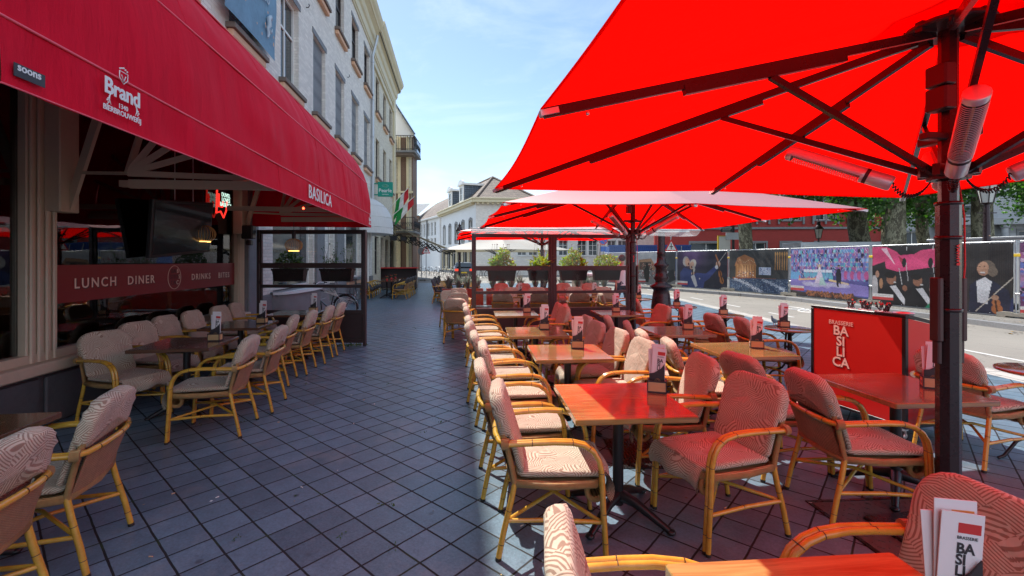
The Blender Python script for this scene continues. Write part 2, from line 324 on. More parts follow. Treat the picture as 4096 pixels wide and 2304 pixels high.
M['renderwall'] = pbr('white_rendered_wall', (0.74, 0.75, 0.74), 0.8, 0, var=0.08, scale=0.8, bump=0.3, bscale=8)
M['greystone'] = mat_brick('pale_grey_ashlar', (0.36, 0.37, 0.38), (0.25, 0.25, 0.25), 0.9, 0.4, 0.012, 0.3, dirt=(0.22, 0.22, 0.22))
M['rooftile'] = mat_roof('brown_roof_tiles', (0.13, 0.095, 0.075), (0.21, 0.155, 0.115))
M['slate'] = mat_roof('blue_grey_slate', (0.10, 0.13, 0.16), (0.13, 0.16, 0.20))
M['glass'] = glass('clear_window_glass', (0.80, 0.84, 0.83), 1.1, 0.0, 0.04)
M['screenglass'] = glass('clear_screen_glass', (0.96, 0.97, 0.97), 0.3, 0.0, 0.005)
def mat_vinyl():
    b = NB('clear_vinyl_sheet'); t = b.n('ShaderNodeBsdfTransparent'); d = b.n('ShaderNodeBsdfTranslucent'); d.inputs[0].default_value = (.9, .9, .9, 1); e = b.n('ShaderNodeBsdfDiffuse'); e.inputs[0].default_value = (.85, .85, .85, 1)
    m0 = b.n('ShaderNodeMixShader'); b.l(d.outputs[0], m0.inputs[1]); b.l(e.outputs[0], m0.inputs[2])
    f = b.ramp(b.noise(b.coord('Object', scale=(0.6, 4, 4)), 3.0, 5, 0.7), (0.35, 0.06), (0.8, 0.40))
    m1 = b.n('ShaderNodeMixShader'); b.l(f, m1.inputs[0]); b.l(t.outputs[0], m1.inputs[1]); b.l(m0.outputs[0], m1.inputs[2]); b.l(m1.outputs[0], b.o.inputs[0]); return b.m
M['plastic'] = mat_vinyl()
M['winglass'] = pbr('dark_reflecting_window', (0.03, 0.04, 0.045), 0.08, 0, var=0.3, scale=1.2, rvar=0.03, Specular_IOR_Level=0.45)
M['asphalt'] = mat_asphalt('worn_asphalt', (0.235, 0.215, 0.185))
M['earth'] = pbr('town_ground', (0.16, 0.155, 0.145), 0.9, 0, var=0.2, scale=0.3, bump=0.3, bscale=20)
M['cobble'] = mat_cobble('grey_setts', (0.17, 0.165, 0.15), (0.25, 0.235, 0.21), 0.2, 0.1, rot=R(20))
M['kerb'] = mat_cobble('bluestone_kerb', (0.20, 0.205, 0.21), (0.26, 0.265, 0.27), 1.0, 3.0, 0.008)
M['band'] = mat_cobble('pale_stone_band', (0.36, 0.34, 0.31), (0.43, 0.41, 0.37), 0.5, 0.25, rot=R(90))
M['roadpaint'] = pbr('worn_road_paint', (0.62, 0.61, 0.58), 0.7, 0, var=0.3, scale=12)
M['print'] = mat_vcol('printed_banner_mesh')
M['bark'] = mat_bark()
M['leaf'] = mat_leaf('plane_tree_leaf', (0.022, 0.065, 0.012), (0.065, 0.16, 0.025), (1.8, 2.2, 0.7))
M['fern'] = mat_leaf('yellow_green_fern_leaf', (0.14, 0.36, 0.02), (0.45, 0.52, 0.06), (1.3, 1.4, 0.6))
M['herb'] = mat_leaf('dull_green_leaf', (0.05, 0.11, 0.03), (0.12, 0.2, 0.06), (1.2, 1.4, 0.7))
M['bluegrass'] = mat_leaf('blue_fescue_blade', (0.10, 0.17, 0.14), (0.34, 0.42, 0.34), (1, 1, 1))
M['red'] = pbr('red_panel_print', (0.50, 0.014, 0.010), 0.35, 0, var=0.05, scale=1)
M['redband'] = pbr('maroon_window_film', (0.20, 0.014, 0.016), 0.4, 0, var=0.04, scale=1)
M['paper'] = pbr('white_menu_card', (0.78, 0.76, 0.78), 0.45, 0, var=0.03)
M['paperred'] = pbr('red_menu_print', (0.55, 0.03, 0.03), 0.5, 0, var=0.03)
M['paperorange'] = pbr('orange_menu_print', (0.70, 0.25, 0.05), 0.5, 0, var=0.03)
M['ink'] = pbr('dark_ink', (0.03, 0.025, 0.03), 0.5, 0, var=0.02)
M['gold'] = pbr('gold_print', (0.55, 0.35, 0.12), 0.4, 0.3, var=0.05)
M['letter'] = pbr('cream_lettering', (0.80, 0.60, 0.50), 0.5, 0, var=0.03)
M['white'] = pbr('white_lettering', (0.82, 0.80, 0.80), 0.5, 0, var=0.03)
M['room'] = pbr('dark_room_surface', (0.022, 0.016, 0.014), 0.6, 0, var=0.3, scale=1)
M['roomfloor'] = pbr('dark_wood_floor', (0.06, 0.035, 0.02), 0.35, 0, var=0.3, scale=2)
M['darkcushion'] = pbr('charcoal_seat_cloth', (0.06, 0.06, 0.065), 0.85, 0, var=0.15, bump=0.4, bscale=90)
M['planter'] = pbr('black_planter_box', (0.014, 0.010, 0.010), 0.4, 0, var=0.1)
M['corten'] = pbr('rust_red_planter', (0.28, 0.055, 0.03), 0.6, 0, var=0.2)
M['blue'] = pbr('blue_container_paint', (0.02, 0.07, 0.28), 0.45, 0, var=0.15, scale=2)
M['concrete'] = pbr('pale_concrete_block', (0.34, 0.31, 0.25), 0.85, 0, var=0.2, scale=8, bump=0.5, bscale=50)
M['yellow'] = pbr('yellow_plastic', (0.75, 0.50, 0.03), 0.45, 0)
M['green'] = pbr('green_sign_paint', (0.0, 0.28, 0.20), 0.4, 0, var=0.03)
M['flaggreen'] = pbr('green_flag_cloth', (0.01, 0.25, 0.05), 0.8, 0, var=0.1)
M['flagred'] = pbr('red_flag_cloth', (0.55, 0.02, 0.03), 0.8, 0, var=0.1)
M['bannerblue'] = pbr('faded_blue_banner_cloth', (0.16, 0.30, 0.42), 0.7, 0, var=0.35, scale=1.6)
M['palemark'] = pbr('pale_blue_lettering', (0.45, 0.55, 0.62), 0.7)
M['signred'] = pbr('red_sign_paint', (0.65, 0.02, 0.02), 0.4, 0, var=0.03)
M['signblue'] = pbr('blue_sign_paint', (0.02, 0.12, 0.5), 0.4, 0, var=0.03)
M['skin'] = pbr('skin', (0.55, 0.33, 0.24), 0.55, 0, var=0.08, Subsurface_Weight=0.1)
M['hair'] = pbr('dark_hair', (0.03, 0.02, 0.015), 0.6, 0)
M['shirt'] = pbr('white_shirt_cloth', (0.78, 0.78, 0.8), 0.8, 0, var=0.06, bump=0.3, bscale=12)
M['navy'] = pbr('navy_shorts_cloth', (0.02, 0.035, 0.09), 0.8, 0)
M['carpaint'] = pbr('dark_car_paint', (0.03, 0.032, 0.04), 0.15, 0.4, var=0.05, Coat_Weight=1.0)
M['silverpaint'] = pbr('silver_car_paint', (0.5, 0.52, 0.54), 0.2, 0.5, var=0.05, Coat_Weight=1.0)
M['tyre'] = pbr('tyre_rubber', (0.02, 0.02, 0.02), 0.7)
M['tail'] = emit('lit_tail_lamp', (1.0, 0.06, 0.03), 1.2)
M['neonred'] = emit('red_neon_tube', (1.0, 0.03, 0.02), 1.3)
M['neonwhite'] = emit('pale_neon_lettering', (0.65, 0.95, 0.8), 0.9)
M['warm'] = emit('warm_lit_lamp', (1.0, 0.5, 0.12), 3.0)
M['redled'] = emit('small_red_lamp', (1.0, 0.05, 0.02), 10.0)
M['lampglass'] = pbr('milky_lantern_glass', (0.55, 0.56, 0.52), 0.25, 0, var=0.15)
M['pigeon'] = pbr('grey_pigeon_feather', (0.14, 0.145, 0.17), 0.7, 0, var=0.4, scale=20)
M['bronze'] = pbr('dark_cast_iron', (0.045, 0.028, 0.03), 0.28, 0.5, var=0.2, scale=5)
M['shutter'] = mat_weave('grey_roller_shutter', (0.36, 0.38, 0.40), (0.13, 0.14, 0.15), 0.0, 120.0)
M['diamond'] = mat_weave('checker_plate_steel', (0.20, 0.15, 0.14), (0.10, 0.075, 0.07), 160.0, 1.0)
# ---------------------------------------------------------------- mesh helpers
class MB:
    def __init__(s): s.v = []; s.f = []; s.m = []; s.s = []; s.mats = []
    def mi(s, m):
        if isinstance(m, str): m = M[m]
        if m not in s.mats: s.mats.append(m)
        return s.mats.index(m)
    def add(s, vs, fs, m, smooth=False, X=None):
        o = len(s.v); i = s.mi(m)
        for v in vs:
            v = Vector(v); s.v.append(tuple(X @ v) if X is not None else tuple(v))
        for f in fs:
            s.f.append(tuple(o + k for k in f)); s.m.append(i); s.s.append(smooth)
    def box(s, x0, x1, y0, y1, z0, z1, m, X=None, b=0.0):
        if x0 > x1: x0, x1 = x1, x0
        if y0 > y1: y0, y1 = y1, y0
        if b <= 0:
            vs = [(x, y, z) for z in (z0, z1) for y in (y0, y1) for x in (x0, x1)]
            fs = [(0, 2, 3, 1), (4, 5, 7, 6), (0, 1, 5, 4), (2, 6, 7, 3), (0, 4, 6, 2), (1, 3, 7, 5)]
            s.add(vs, fs, m, False, X); return
        b = min(b, (x1-x0)/2.01, (y1-y0)/2.01, (z1-z0)/2.01)      # bevelled box: chamfered layers
        ring = lambda i, z: [(x0+b+i, y0+i, z), (x1-b-i, y0+i, z), (x1-i, y0+b+i, z), (x1-i, y1-b-i, z), (x1-b-i, y1-i, z), (x0+b+i, y1-i, z), (x0+i, y1-b-i, z), (x0+i, y0+b+i, z)]
        bb = b*0.6
        vs = ring(bb*0.99, z0) + ring(0, z0+bb) + ring(0, z1-bb) + ring(bb*0.99, z1)
        fs = [tuple(range(7, -1, -1)), tuple(range(24, 32))]
        for k in range(3):
            for j in range(8): fs.append((k*8+j, k*8+(j+1) % 8, k*8+8+(j+1) % 8, k*8+8+j))
        s.add(vs, fs, m, False, X)
    def bar(s, p, q, w, h, m, up=(0, 0, 1), X=None):
        p = Vector(p); q = Vector(q); d = (q-p).normalized(); u = Vector(up)
        if abs(d.dot(u)) > 0.98: u = Vector((1, 0, 0))
        a = d.cross(u).normalized()*w/2; c = a.cross(d).normalized()*h/2
        vs = [p-a-c, p+a-c, p+a+c, p-a+c, q-a-c, q+a-c, q+a+c, q-a+c]
        fs = [(0, 1, 2, 3), (7, 6, 5, 4), (0, 4, 5, 1), (1, 5, 6, 2), (2, 6, 7, 3), (3, 7, 4, 0)]
        s.add(vs, fs, m, False, X)
    def tube(s, pts, r, m, n=8, X=None, closed=False, cap=True):
        pts = [Vector(p) for p in pts]; k = len(pts)
        rr = r if isinstance(r, (list, tuple)) else [r]*k
        vs = []; last = None
        for i, p in enumerate(pts):
            if closed: d = (pts[(i+1) % k]-pts[i-1]).normalized()
            elif i == 0: d = (pts[1]-p).normalized()
            elif i == k-1: d = (p-pts[i-1]).normalized()
            else: d = ((pts[i+1]-p).normalized()+(p-pts[i-1]).normalized()).normalized()
            if last is None:
                a = d.orthogonal().normalized()
            else:
                a = (last - d*last.dot(d)); a = a.normalized() if a.length > 1e-6 else d.orthogonal().normalized()
            last = a; b = d.cross(a)
            for j in range(n):
                t = 2*math.pi*j/n; vs.append(p+(a*math.cos(t)+b*math.sin(t))*rr[i])
        fs = []
        for i in range(k if closed else k-1):
            i2 = (i+1) % k
            for j in range(n): fs.append((i*n+j, i*n+(j+1) % n, i2*n+(j+1) % n, i2*n+j))
        s.add(vs, fs, m, True, X)
        if cap and not closed:
            s.add(vs[:n], [tuple(range(n-1, -1, -1))], m, False, X); s.add(vs[-n:], [tuple(range(n))], m, False, X)
    def lathe(s, prof, m, n=16, X=None, smooth=True, a0=0.0, a1=2*math.pi):
        full = abs(a1-a0-2*math.pi) < 1e-6; cnt = n if full else n+1
        vs = [(r*math.cos(a0+(a1-a0)*j/n), r*math.sin(a0+(a1-a0)*j/n), z) for r, z in prof for j in range(cnt)]
        fs = []
        for i in range(len(prof)-1):
            for j in range(n):
                j2 = (j+1) % cnt; fs.append((i*cnt+j, i*cnt+j2, (i+1)*cnt+j2, (i+1)*cnt+j))
        s.add(vs, fs, m, smooth, X)
    def prism(s, poly, z0, z1, m, X=None, smooth=False):
        n = len(poly); vs = [(x, y, z0) for x, y in poly]+[(x, y, z1) for x, y in poly]
        s.add(vs, [tuple(range(n-1, -1, -1)), tuple(range(n, 2*n))], m, False, X)
        s.add(vs, [(i, (i+1) % n, n+(i+1) % n, n+i) for i in range(n)], m, smooth, X)
    def grid(s, P, nu, nv, m, smooth=True, X=None):
        vs = [P(i/nu, j/nv) for j in range(nv+1) for i in range(nu+1)]; w = nu+1
        s.add(vs, [(j*w+i, j*w+i+1, (j+1)*w+i+1, (j+1)*w+i) for j in range(nv) for i in range(nu)], m, smooth, X)
    def ball(s, c, r, m, n=12, X=None, sc=(1, 1, 1)):
        k = n//2; c = Vector(c)
        vs = [(c.x+r*sc[0]*math.sin(math.pi*i/k)*math.cos(2*math.pi*j/n), c.y+r*sc[1]*math.sin(math.pi*i/k)*math.sin(2*math.pi*j/n), c.z+r*sc[2]*math.cos(math.pi*i/k)) for i in range(k+1) for j in range(n)]
        s.add(vs, [(i*n+j, (i+1)*n+j, (i+1)*n+(j+1) % n, i*n+(j+1) % n) for i in range(k) for j in range(n)], m, True, X)
    def pillow(s, outline, t, m, X, puff=0.35, wav=0.0):
        """outline [(a,b)] in the plane, thickness t along the third axis; X maps (a,b,n)"""
        n = len(outline); ca = sum(a for a, b in outline)/n; cb = sum(b for a, b in outline)/n
        lay = [(0.0, 1.0), (0.55, 0.985), (0.85, 0.95), (1.0, 0.87), (1.0+puff*0.5, 0.6), (1.0+puff*0.7, 0.3)]
        vs = []; rings = []
        seq = [(-h, sc) for h, sc in lay[::-1]] + lay[1:]
        for h, sc in seq:
            rings.append(len(vs))
            for i, (a, b) in enumerate(outline):
                w = wav*math.sin(i*2.7+h*3)*(1 if sc > 0.9 else 0.5)
                vs.append((ca+(a-ca)*sc+w, cb+(b-cb)*sc+w*0.5, h*t/2+w*0.6))
        fs = []
        for k in range(len(seq)-1):
            for i in range(n): fs.append((rings[k]+i, rings[k]+(i+1) % n, rings[k+1]+(i+1) % n, rings[k+1]+i))
        c0 = len(vs); vs.append((ca, cb, seq[0][0]*t/2-0.0)); c1 = len(vs); vs.append((ca, cb, seq[-1][0]*t/2))
        for i in range(n):
            fs.append((c0, rings[0]+(i+1) % n, rings[0]+i)); fs.append((c1, rings[-1]+i, rings[-1]+(i+1) % n))
        s.add(vs, fs, m, True, X)
    def text(s, txt, origin, xd, yd, size, m, ext=0.002, align='LEFT', bold=0.0, spacing=1.0, shear=0.0):
        """flat raised lettering: xd reading direction, yd up"""
        vs, fs = text_geo(txt, ext/size, align, bold, spacing, shear)
        xd = Vector(xd).normalized(); yd = Vector(yd).normalized(); zd = xd.cross(yd); o = Vector(origin)
        s.add([o+xd*x*size+yd*y*size+zd*z*size for x, y, z in vs], fs, m)
    def build(s, name, parent=None, loc=None, rotz=None):
        me = bpy.data.meshes.new(name); me.from_pydata(s.v, [], s.f)
        for m in s.mats: me.materials.append(m)
        me.polygons.foreach_set('material_index', s.m); me.polygons.foreach_set('use_smooth', s.s); me.update()
        o = bpy.data.objects.new(name, me); COL.objects.link(o)
        if parent is not None: o.parent = parent
        if loc is not None: o.location = loc
        if rotz is not None: o.rotation_euler.z = rotz
        return o
_TG = {}
def text_geo(txt, ext, align, bold, spacing, shear):
    k = (txt, round(ext, 4), align, bold, spacing, shear)
    if k in _TG: return _TG[k]
    cu = bpy.data.curves.new('t', 'FONT'); cu.body = txt; cu.size = 1; cu.extrude = ext; cu.align_x = align
    cu.offset = bold; cu.space_character = spacing; cu.shear = shear; cu.resolution_u = 3; cu.space_line = 0.82
    o = bpy.data.objects.new('t', cu); COL.objects.link(o)
    dg = bpy.context.evaluated_depsgraph_get(); me = o.evaluated_get(dg).to_mesh()
    r = ([tuple(v.co) for v in me.vertices], [tuple(p.vertices) for p in me.polygons])
    o.evaluated_get(dg).to_mesh_clear(); bpy.data.objects.remove(o); bpy.data.curves.remove(cu)
    _TG[k] = r; return r
def tag(o, label=None, cat=None, group=None, kind=None):
    if label: o['label'] = label
    if cat: o['category'] = cat
    if group: o['group'] = group
    if kind: o['kind'] = kind
    return o
def thing(name, label, cat, loc=(0, 0, 0), rotz=0.0, group=None):
    o = bpy.data.objects.new(name, None); COL.objects.link(o); o.empty_display_size = 0.2
    o.location = loc; o.rotation_euler.z = rotz
    return tag(o, label, cat, group)
KIDS = {}
def kids(o):
    return list(o.children)
def dup(root, loc, rotz, label, group=None, cat=None):
    def rec(o, par):
        c = o.copy(); COL.objects.link(c); c.parent = par
        for ch in kids(o): rec(ch, c)
        return c
    r = rec(root, None); r.location = loc; r.rotation_euler.z = rotz; r['label'] = label
    if group: r['group'] = group
    if cat: r['category'] = cat
    return r
def struct(name, mb): return tag(mb.build(name), kind='structure')
def XF(o=(0, 0, 0), x=(1, 0, 0), y=(0, 1, 0), z=(0, 0, 1)):
    m = Matrix.Identity(4)
    for i, a in enumerate((x, y, z, o)):
        for j in range(3): m[j][i] = a[j]
    return m
def frame_rect(mb, X, x0, x1, z0, z1, w, d, m):
    """rectangular frame in the X/Z plane of matrix X, bar width w, depth d"""
    mb.box(x0, x1, -d/2, d/2, z0, z0+w, m, X); mb.box(x0, x1, -d/2, d/2, z1-w, z1, m, X)
    mb.box(x0, x0+w, -d/2, d/2, z0+w, z1-w, m, X); mb.box(x1-w, x1, -d/2, d/2, z0+w, z1-w, m, X)
UMB_ROT = R(7.8); FAC_ROT = R(7.1); TAB_ROT = R(4.3)
# ---------------------------------------------------------------- ground
def sheet(name, poly, z, m, hi=0.0):
    mb = MB(); mb.prism(poly, z-0.05, z, m) if hi else mb.add([(x, y, z) for x, y in poly], [tuple(range(len(poly)))], m)
    return struct(name, mb)
sheet('ground', [(-400, -200), (500, -200), (500, 900), (-400, 900)], -0.012, 'earth')
sheet('road', [(7.3, -20), (90, -20), (90, 34), (45, 90), (-40, 90), (-14, 33.6), (2.5, 33.6), (7.3, 21)], -0.004, 'asphalt')
sheet('pavement', [(-14, -12), (6.9, -12), (6.9, 20.8), (2.2, 33), (-14, 33)], 0.0, 'tiles')
sheet('stone_band', [(6.9, -12), (7.3, -12), (7.3, 21), (2.5, 33.6), (-14, 33.6), (-14, 33), (2.2, 33), (6.9, 20.8)], 0.002, 'band')
sheet('paved_strip', [(9.2, -12), (10.4, -12), (10.2, 8.5), (9.2, 8.0)], 0.001, 'cobble')
kl = [(12.4, -4), (12.2, 4), (11.95, 8), (11.9, 10.6), (11.75, 15.0), (11.4, 18.9), (10.2, 21.6), (8.7, 24.6), (7.1, 27.6), (4.6, 32.0), (3.5, 33.8), (4.4, 35)]
mb = MB(); mb.prism(kl + [(60, 60), (90, 30), (90, -4)], -0.05, 0.125, 'cobble'); struct('raised_square_pavement', mb)
mb = MB()
for i in range(len(kl)-1):
    a = Vector((*kl[i], 0)); b = Vector((*kl[i+1], 0)); d = (b-a).normalized(); n = Vector((-d.y, d.x, 0))
    mb.add([a+n*0.02+Vector((0, 0, -.03)), b+n*0.02+Vector((0, 0, -.03)), b+n*0.02+Vector((0, 0, .128)), a+n*0.02+Vector((0, 0, .128)), a-n*0.2+Vector((0, 0, .128)), b-n*0.2+Vector((0, 0, .128))],
           [(1, 0, 3, 2), (2, 3, 4, 5)], 'kerb')
struct('kerb', mb)
# far pavement corner by the signs, left of the side street
mb = MB(); mb.prism([(-13, 36.5), (-6.9, 36.5), (-6.2, 38.5), (-7.5, 48), (-17, 64), (-25, 64)], -0.05, 0.12, 'cobble'); struct('far_pavement', mb)
mb = MB()
def dash(x, y, L_, w, ang):
    d = Vector((math.cos(ang), math.sin(ang), 0))*L_/2; n = Vector((-math.sin(ang), math.cos(ang), 0))*w/2; c = Vector((x, y, 0.001))
    mb.add([c-d-n, c+d-n, c+d+n, c-d+n], [(0, 1, 2, 3)], 'roadpaint')
for i in range(9): dash(8.35-0.10*i, 8+2.9*i, 1.2, 0.09, R(92))
for i in range(10): dash(-2.2-0.75*i, 36.0+0.9*i, 0.5, 0.4, R(40))
struct('road_markings', mb)
mb = MB()   # painted bicycle symbol on the road
for cx_ in (-0.5, 0.5): mb.tube([(9.6+0.32*math.cos(t*math.pi/8), 15.1+cx_*1.1+0.5*math.sin(t*math.pi/8), 0.0) for t in range(16)], 0.03, 'roadpaint', 4, closed=True)
for p, q in (((9.6, 14.55), (9.6, 15.1)), ((9.6, 15.1), (9.95, 15.3)), ((9.6, 15.65), (10.05, 15.5)), ((9.95, 15.3), (9.6, 14.55)), ((9.95, 15.3), (10.05, 15.5)), ((10.05, 15.45), (10.25, 15.45))):
    mb.bar((*p, 0.0), (*q, 0.0), 0.05, 0.012, 'roadpaint')
struct('bicycle_road_marking', mb)
# drain gratings and a hatch in the terrace
def grate(x, y, w, h, name, label, n=8, m='black'):
    mb = MB(); mb.box(-w/2, w/2, -h/2, h/2, 0.0, 0.006, m)
    for i in range(n): mb.box(-w/2+0.015+i*(w-0.03)/n, -w/2+0.015+(i+0.5)*(w-0.03)/n, -h/2+0.015, h/2-0.015, 0.006, 0.011, 'pole')
    tag(mb.build(name, None, (x, y, 0), R(0)), label, 'drain cover')
grate(-2.1, 15.4, 0.45, 0.35, 'drain_grate', 'small slotted iron drain grate flush in the walkway tiles')
grate(1.05, 3.9, 0.42, 0.6, 'drain_grate', 'dark mesh drain grate under the chairs of the nearest table', 14)
mb = MB(); mb.box(-0.42, 0.42, -0.32, 0.32, 0.0, 0.006, 'diamond')
for i in range(15):
    for j in range(11):
        a = 1 if (i+j) % 2 else -1; cx_, cy_ = -0.38+i*0.054, -0.28+j*0.056
        mb.bar((cx_-0.012, cy_-0.012*a, 0.007), (cx_+0.012, cy_+0.012*a, 0.007), 0.007, 0.004, 'diamond')
for s_ in (-1, 1): mb.box(-0.45, 0.45, s_*0.335-0.012, s_*0.335+0.012, 0.0, 0.008, 'pole'); mb.box(s_*0.435-0.012, s_*0.435+0.012, -0.32, 0.32, 0.0, 0.008, 'pole')
tag(mb.build('floor_hatch', None, (2.48, 2.80, 0.0), R(4)), 'checker plate hatch set in the terrace paving near the parasol pole', 'hatch')

# ---------------------------------------------------------------- left facade (local x = outwards, y = along the street)
FL = Vector((-4.1, 0, 0))
def wall_holes(mb, s0, s1, z0, z1, holes, m, x0=-0.35, x1=0.0):
    ys = sorted({s0, s1} | {h[0] for h in holes} | {h[1] for h in holes}); ys = [y for y in ys if s0 <= y <= s1]
    for a, b in zip(ys, ys[1:]):
        c = (a+b)/2; hs = sorted([(h[2], h[3]) for h in holes if h[0] < c < h[1]]); z = z0
        for h0, h1 in hs:
            if h0 > z: mb.box(x0, x1, a, b, z, h0, m)
            z = max(z, h1)
        if z < z1: mb.box(x0, x1, a, b, z, z1, m)
def window(par, s0, s1, z0, z1, kind='sash', sill=True, recess=0.16, sillm='sillstone', lab=None):
    mb = MB(); X = XF((-recess, 0, 0), (0, 1, 0), (1, 0, 0), (0, 0, 1))
    fm = 'whitepaint' if kind != 'dark' else 'frame'
    frame_rect(mb, X, s0, s1, z0, z1, 0.07, 0.08, fm)
    if kind in ('sash', 'dark'):
        mb.box(-recess-0.03, -recess+0.03, s0+0.07, s1-0.07, z0+(z1-z0)*0.62, z0+(z1-z0)*0.62+0.06, fm)
        mb.box(-recess-0.025, -recess+0.025, (s0+s1)/2-0.03, (s0+s1)/2+0.03, z0+0.07, z1-0.07, fm)
    w = mb.build('window', par)
    if lab: w['label'] = lab
    g = MB()
    if kind == 'shutter':
        g.box(-recess+0.045, -recess+0.055, s0+0.05, s1-0.05, z0+0.05, z1-0.02, 'shutter')
        n = int((z1-z0)/0.055)
        for i in range(n): g.bar((-recess+0.06, s0+0.05, z0+0.06+i*0.055), (-recess+0.06, s1-0.05, z0+0.06+i*0.055), 0.02, 0.03, 'shutter')
        g.build('roller_shutter', w)
    else:
        g.box(-recess-0.012, -recess-0.004, s0+0.05, s1-0.05, z0+0.05, z1-0.05, 'winglass'); g.build('pane', w)
    if sill:
        g = MB(); g.box(-recess, 0.17, s0-0.14, s1+0.14, z0-0.10, z0-0.001, sillm, b=0.01); g.box(0.003, 0.12, s0-0.10, s1+0.10, z0-0.24, z0-0.101, 'sillunder', b=0.02)
        g.build('sill', w)
    return w
B1 = thing('town_house', 'long white painted brick house above the red awning, three storeys', 'building', FL, FAC_ROT)
CEN = [1.55+2.46*i for i in range(-3, 9)]
holes = []
for c in CEN: holes += [(c-0.62, c+0.62, 5.92, 8.2), (c-0.60, c+0.60, 9.62, 11.35)]
GF = [(1.9, 4.35, 0.66, 3.35), (4.62, 8.6, 0.66, 3.35), (10.3, 13.2, 0.95, 3.3), (14.75, 15.4, 0.3, 3.3), (17.2, 19.8, 0.95, 3.2), (20.5, 21.9, 0.1, 2.9)]
mb = MB(); wall_holes(mb, -7, 22.6, 3.4, 12.5, holes, 'whitebrick'); wall_holes(mb, 8.85, 22.6, 0.9, 3.4, [g for g in GF if g[0] > 9], 'whitebrick')
wall_holes(mb, 8.85, 22.6, 0.0, 0.9, [g for g in GF if g[0] > 9], 'stone', -0.35, 0.05)
wall_holes(mb, -7, 1.9, 0.0, 3.4, [], 'plinth')
mb.build('wall', B1)
mb = MB()
wall_holes(mb, 1.9, 8.85, 0.0, 0.55, [], 'plinth', -0.35, 0.02)
for i in range(8): mb.box(0.02, 0.055, 1.95+i*0.86, 2.74+i*0.86, 0.02, 0.5, 'plinth', b=0.012)
mb.build('plinth', B1)
for i, c in enumerate(CEN):
    if 6.4 < c < 7: k = 'sash'
    k = 'sash' if i in (3, 4, 5, 7) else 'shutter'
    window(B1, c-0.62, c+0.62, 5.92, 8.2, k); window(B1, c-0.60, c+0.60, 9.62, 11.35, 'dark')
    g = MB(); g.box(0.001, 0.02, c-0.72, c+0.72, 8.2, 8.36, 'stone'); g.build('lintel', B1); g = MB(); g.box(0.001, 0.02, c-0.70, c+0.70, 11.35, 11.5, 'stone'); g.build('lintel', B1)
def cornice(par, s0, s1, z, m='cream', k=1.0):
    mb = MB(); prof = [(0.0, -0.55), (0.05, -0.55), (0.05, -0.45), (0.09, -0.43), (0.09, -0.05), (0.16, 0.02), (0.20, 0.12), (0.20, 0.3), (0.34, 0.42), (0.40, 0.45), (0.40, 0.55), (0.50, 0.66), (0.56, 0.80), (0.56, 0.88), (0.0, 0.92)]
    poly = [(x*k, z+h*k) for x, h in prof]; n = len(poly)
    vs = [(x, s0, h) for x, h in poly]+[(x, s1, h) for x, h in poly]
    mb.add(vs, [(i, i+1, n+i+1, n+i) for i in range(n-1)]+[tuple(range(n)), tuple(range(2*n-1, n-1, -1))], m)
    return mb.build('cornice', par)
cornice(B1, -7, 22.6, 12.5)
mb = MB(); mb.add([(0.4, -7, 13.4), (0.4, 22.6, 13.4), (-4.5, 22.6, 15.2), (-4.5, -7, 15.2)], [(0, 1, 2, 3)], 'slate'); mb.build('roof', B1)
mb = MB(); mb.tube([(0.32, 22.2, 12.55), (0.30, 22.2, 12.4), (0.10, 22.2, 11.6), (0.10, 22.2, 7.6)], 0.065, 'galv', 10); mb.tube([(0.10, 22.2, 7.61), (0.10, 22.2, 4.0)], 0.062, 'galv', 10)
for z in (11.2, 9.4, 7.6, 5.9, 4.2): mb.lathe([(0.062, z), (0.08, z+0.01), (0.08, z+0.05), (0.062, z+0.06)], 'galv', 10, XF((0.10, 22.2, 0)))
mb.build('downspout', B1)
mb = MB(); mb.tube([(0.09, 21.0, 3.0), (0.09, 21.0, 0.05)], 0.05, 'whitepaint', 10); mb.build('downspout', B1)
for c in (7.55, 12.6, 17.4):   # iron wall hooks
    mb = MB(); mb.tube([(0, c, 8.6), (0.06, c, 8.6), (0.09, c, 8.65), (0.07, c, 8.7)], 0.012, 'black', 6); mb.build('wall_hook', B1)
# stone pilasters and shop windows on the ground floor
for a, b in ((8.9, 9.35), (13.35, 14.1), (15.6, 16.6)):
    mb = MB(); mb.box(0.0, 0.09, a, b, 0.0, 3.4, 'stone', b=0.015); mb.box(0.0, 0.14, a-0.05, b+0.05, 0.0, 0.5, 'stone', b=0.02); mb.box(0.0, 0.12, a-0.03, b+0.03, 3.1, 3.3, 'stone', b=0.015); mb.build('pilaster', B1)
for a, b, z0, z1 in GF[2:]:
    w = window(B1, a, b, z0, z1, 'plain', sill=z0 > 0.5, sillm='stone')
mb = MB(); mb.grid(lambda u, v: (0.42*math.sin(math.pi*min(1, max(0, u*1.0)))**0.4+0.02, 10.1+3.2*u, 0.0+0.9*v), 24, 4, 'stone'); mb.grid(lambda u, v: ((0.42*math.sin(math.pi*u)**0.4+0.08)*v, 10.1+3.2*u, 0.93), 24, 2, 'renderwall')
mb.grid(lambda u, v: (0.42*math.sin(math.pi*u)**0.4+0.08, 10.1+3.2*u, 0.88+0.06*v), 24, 1, 'renderwall'); mb.build('bay_plinth', B1)

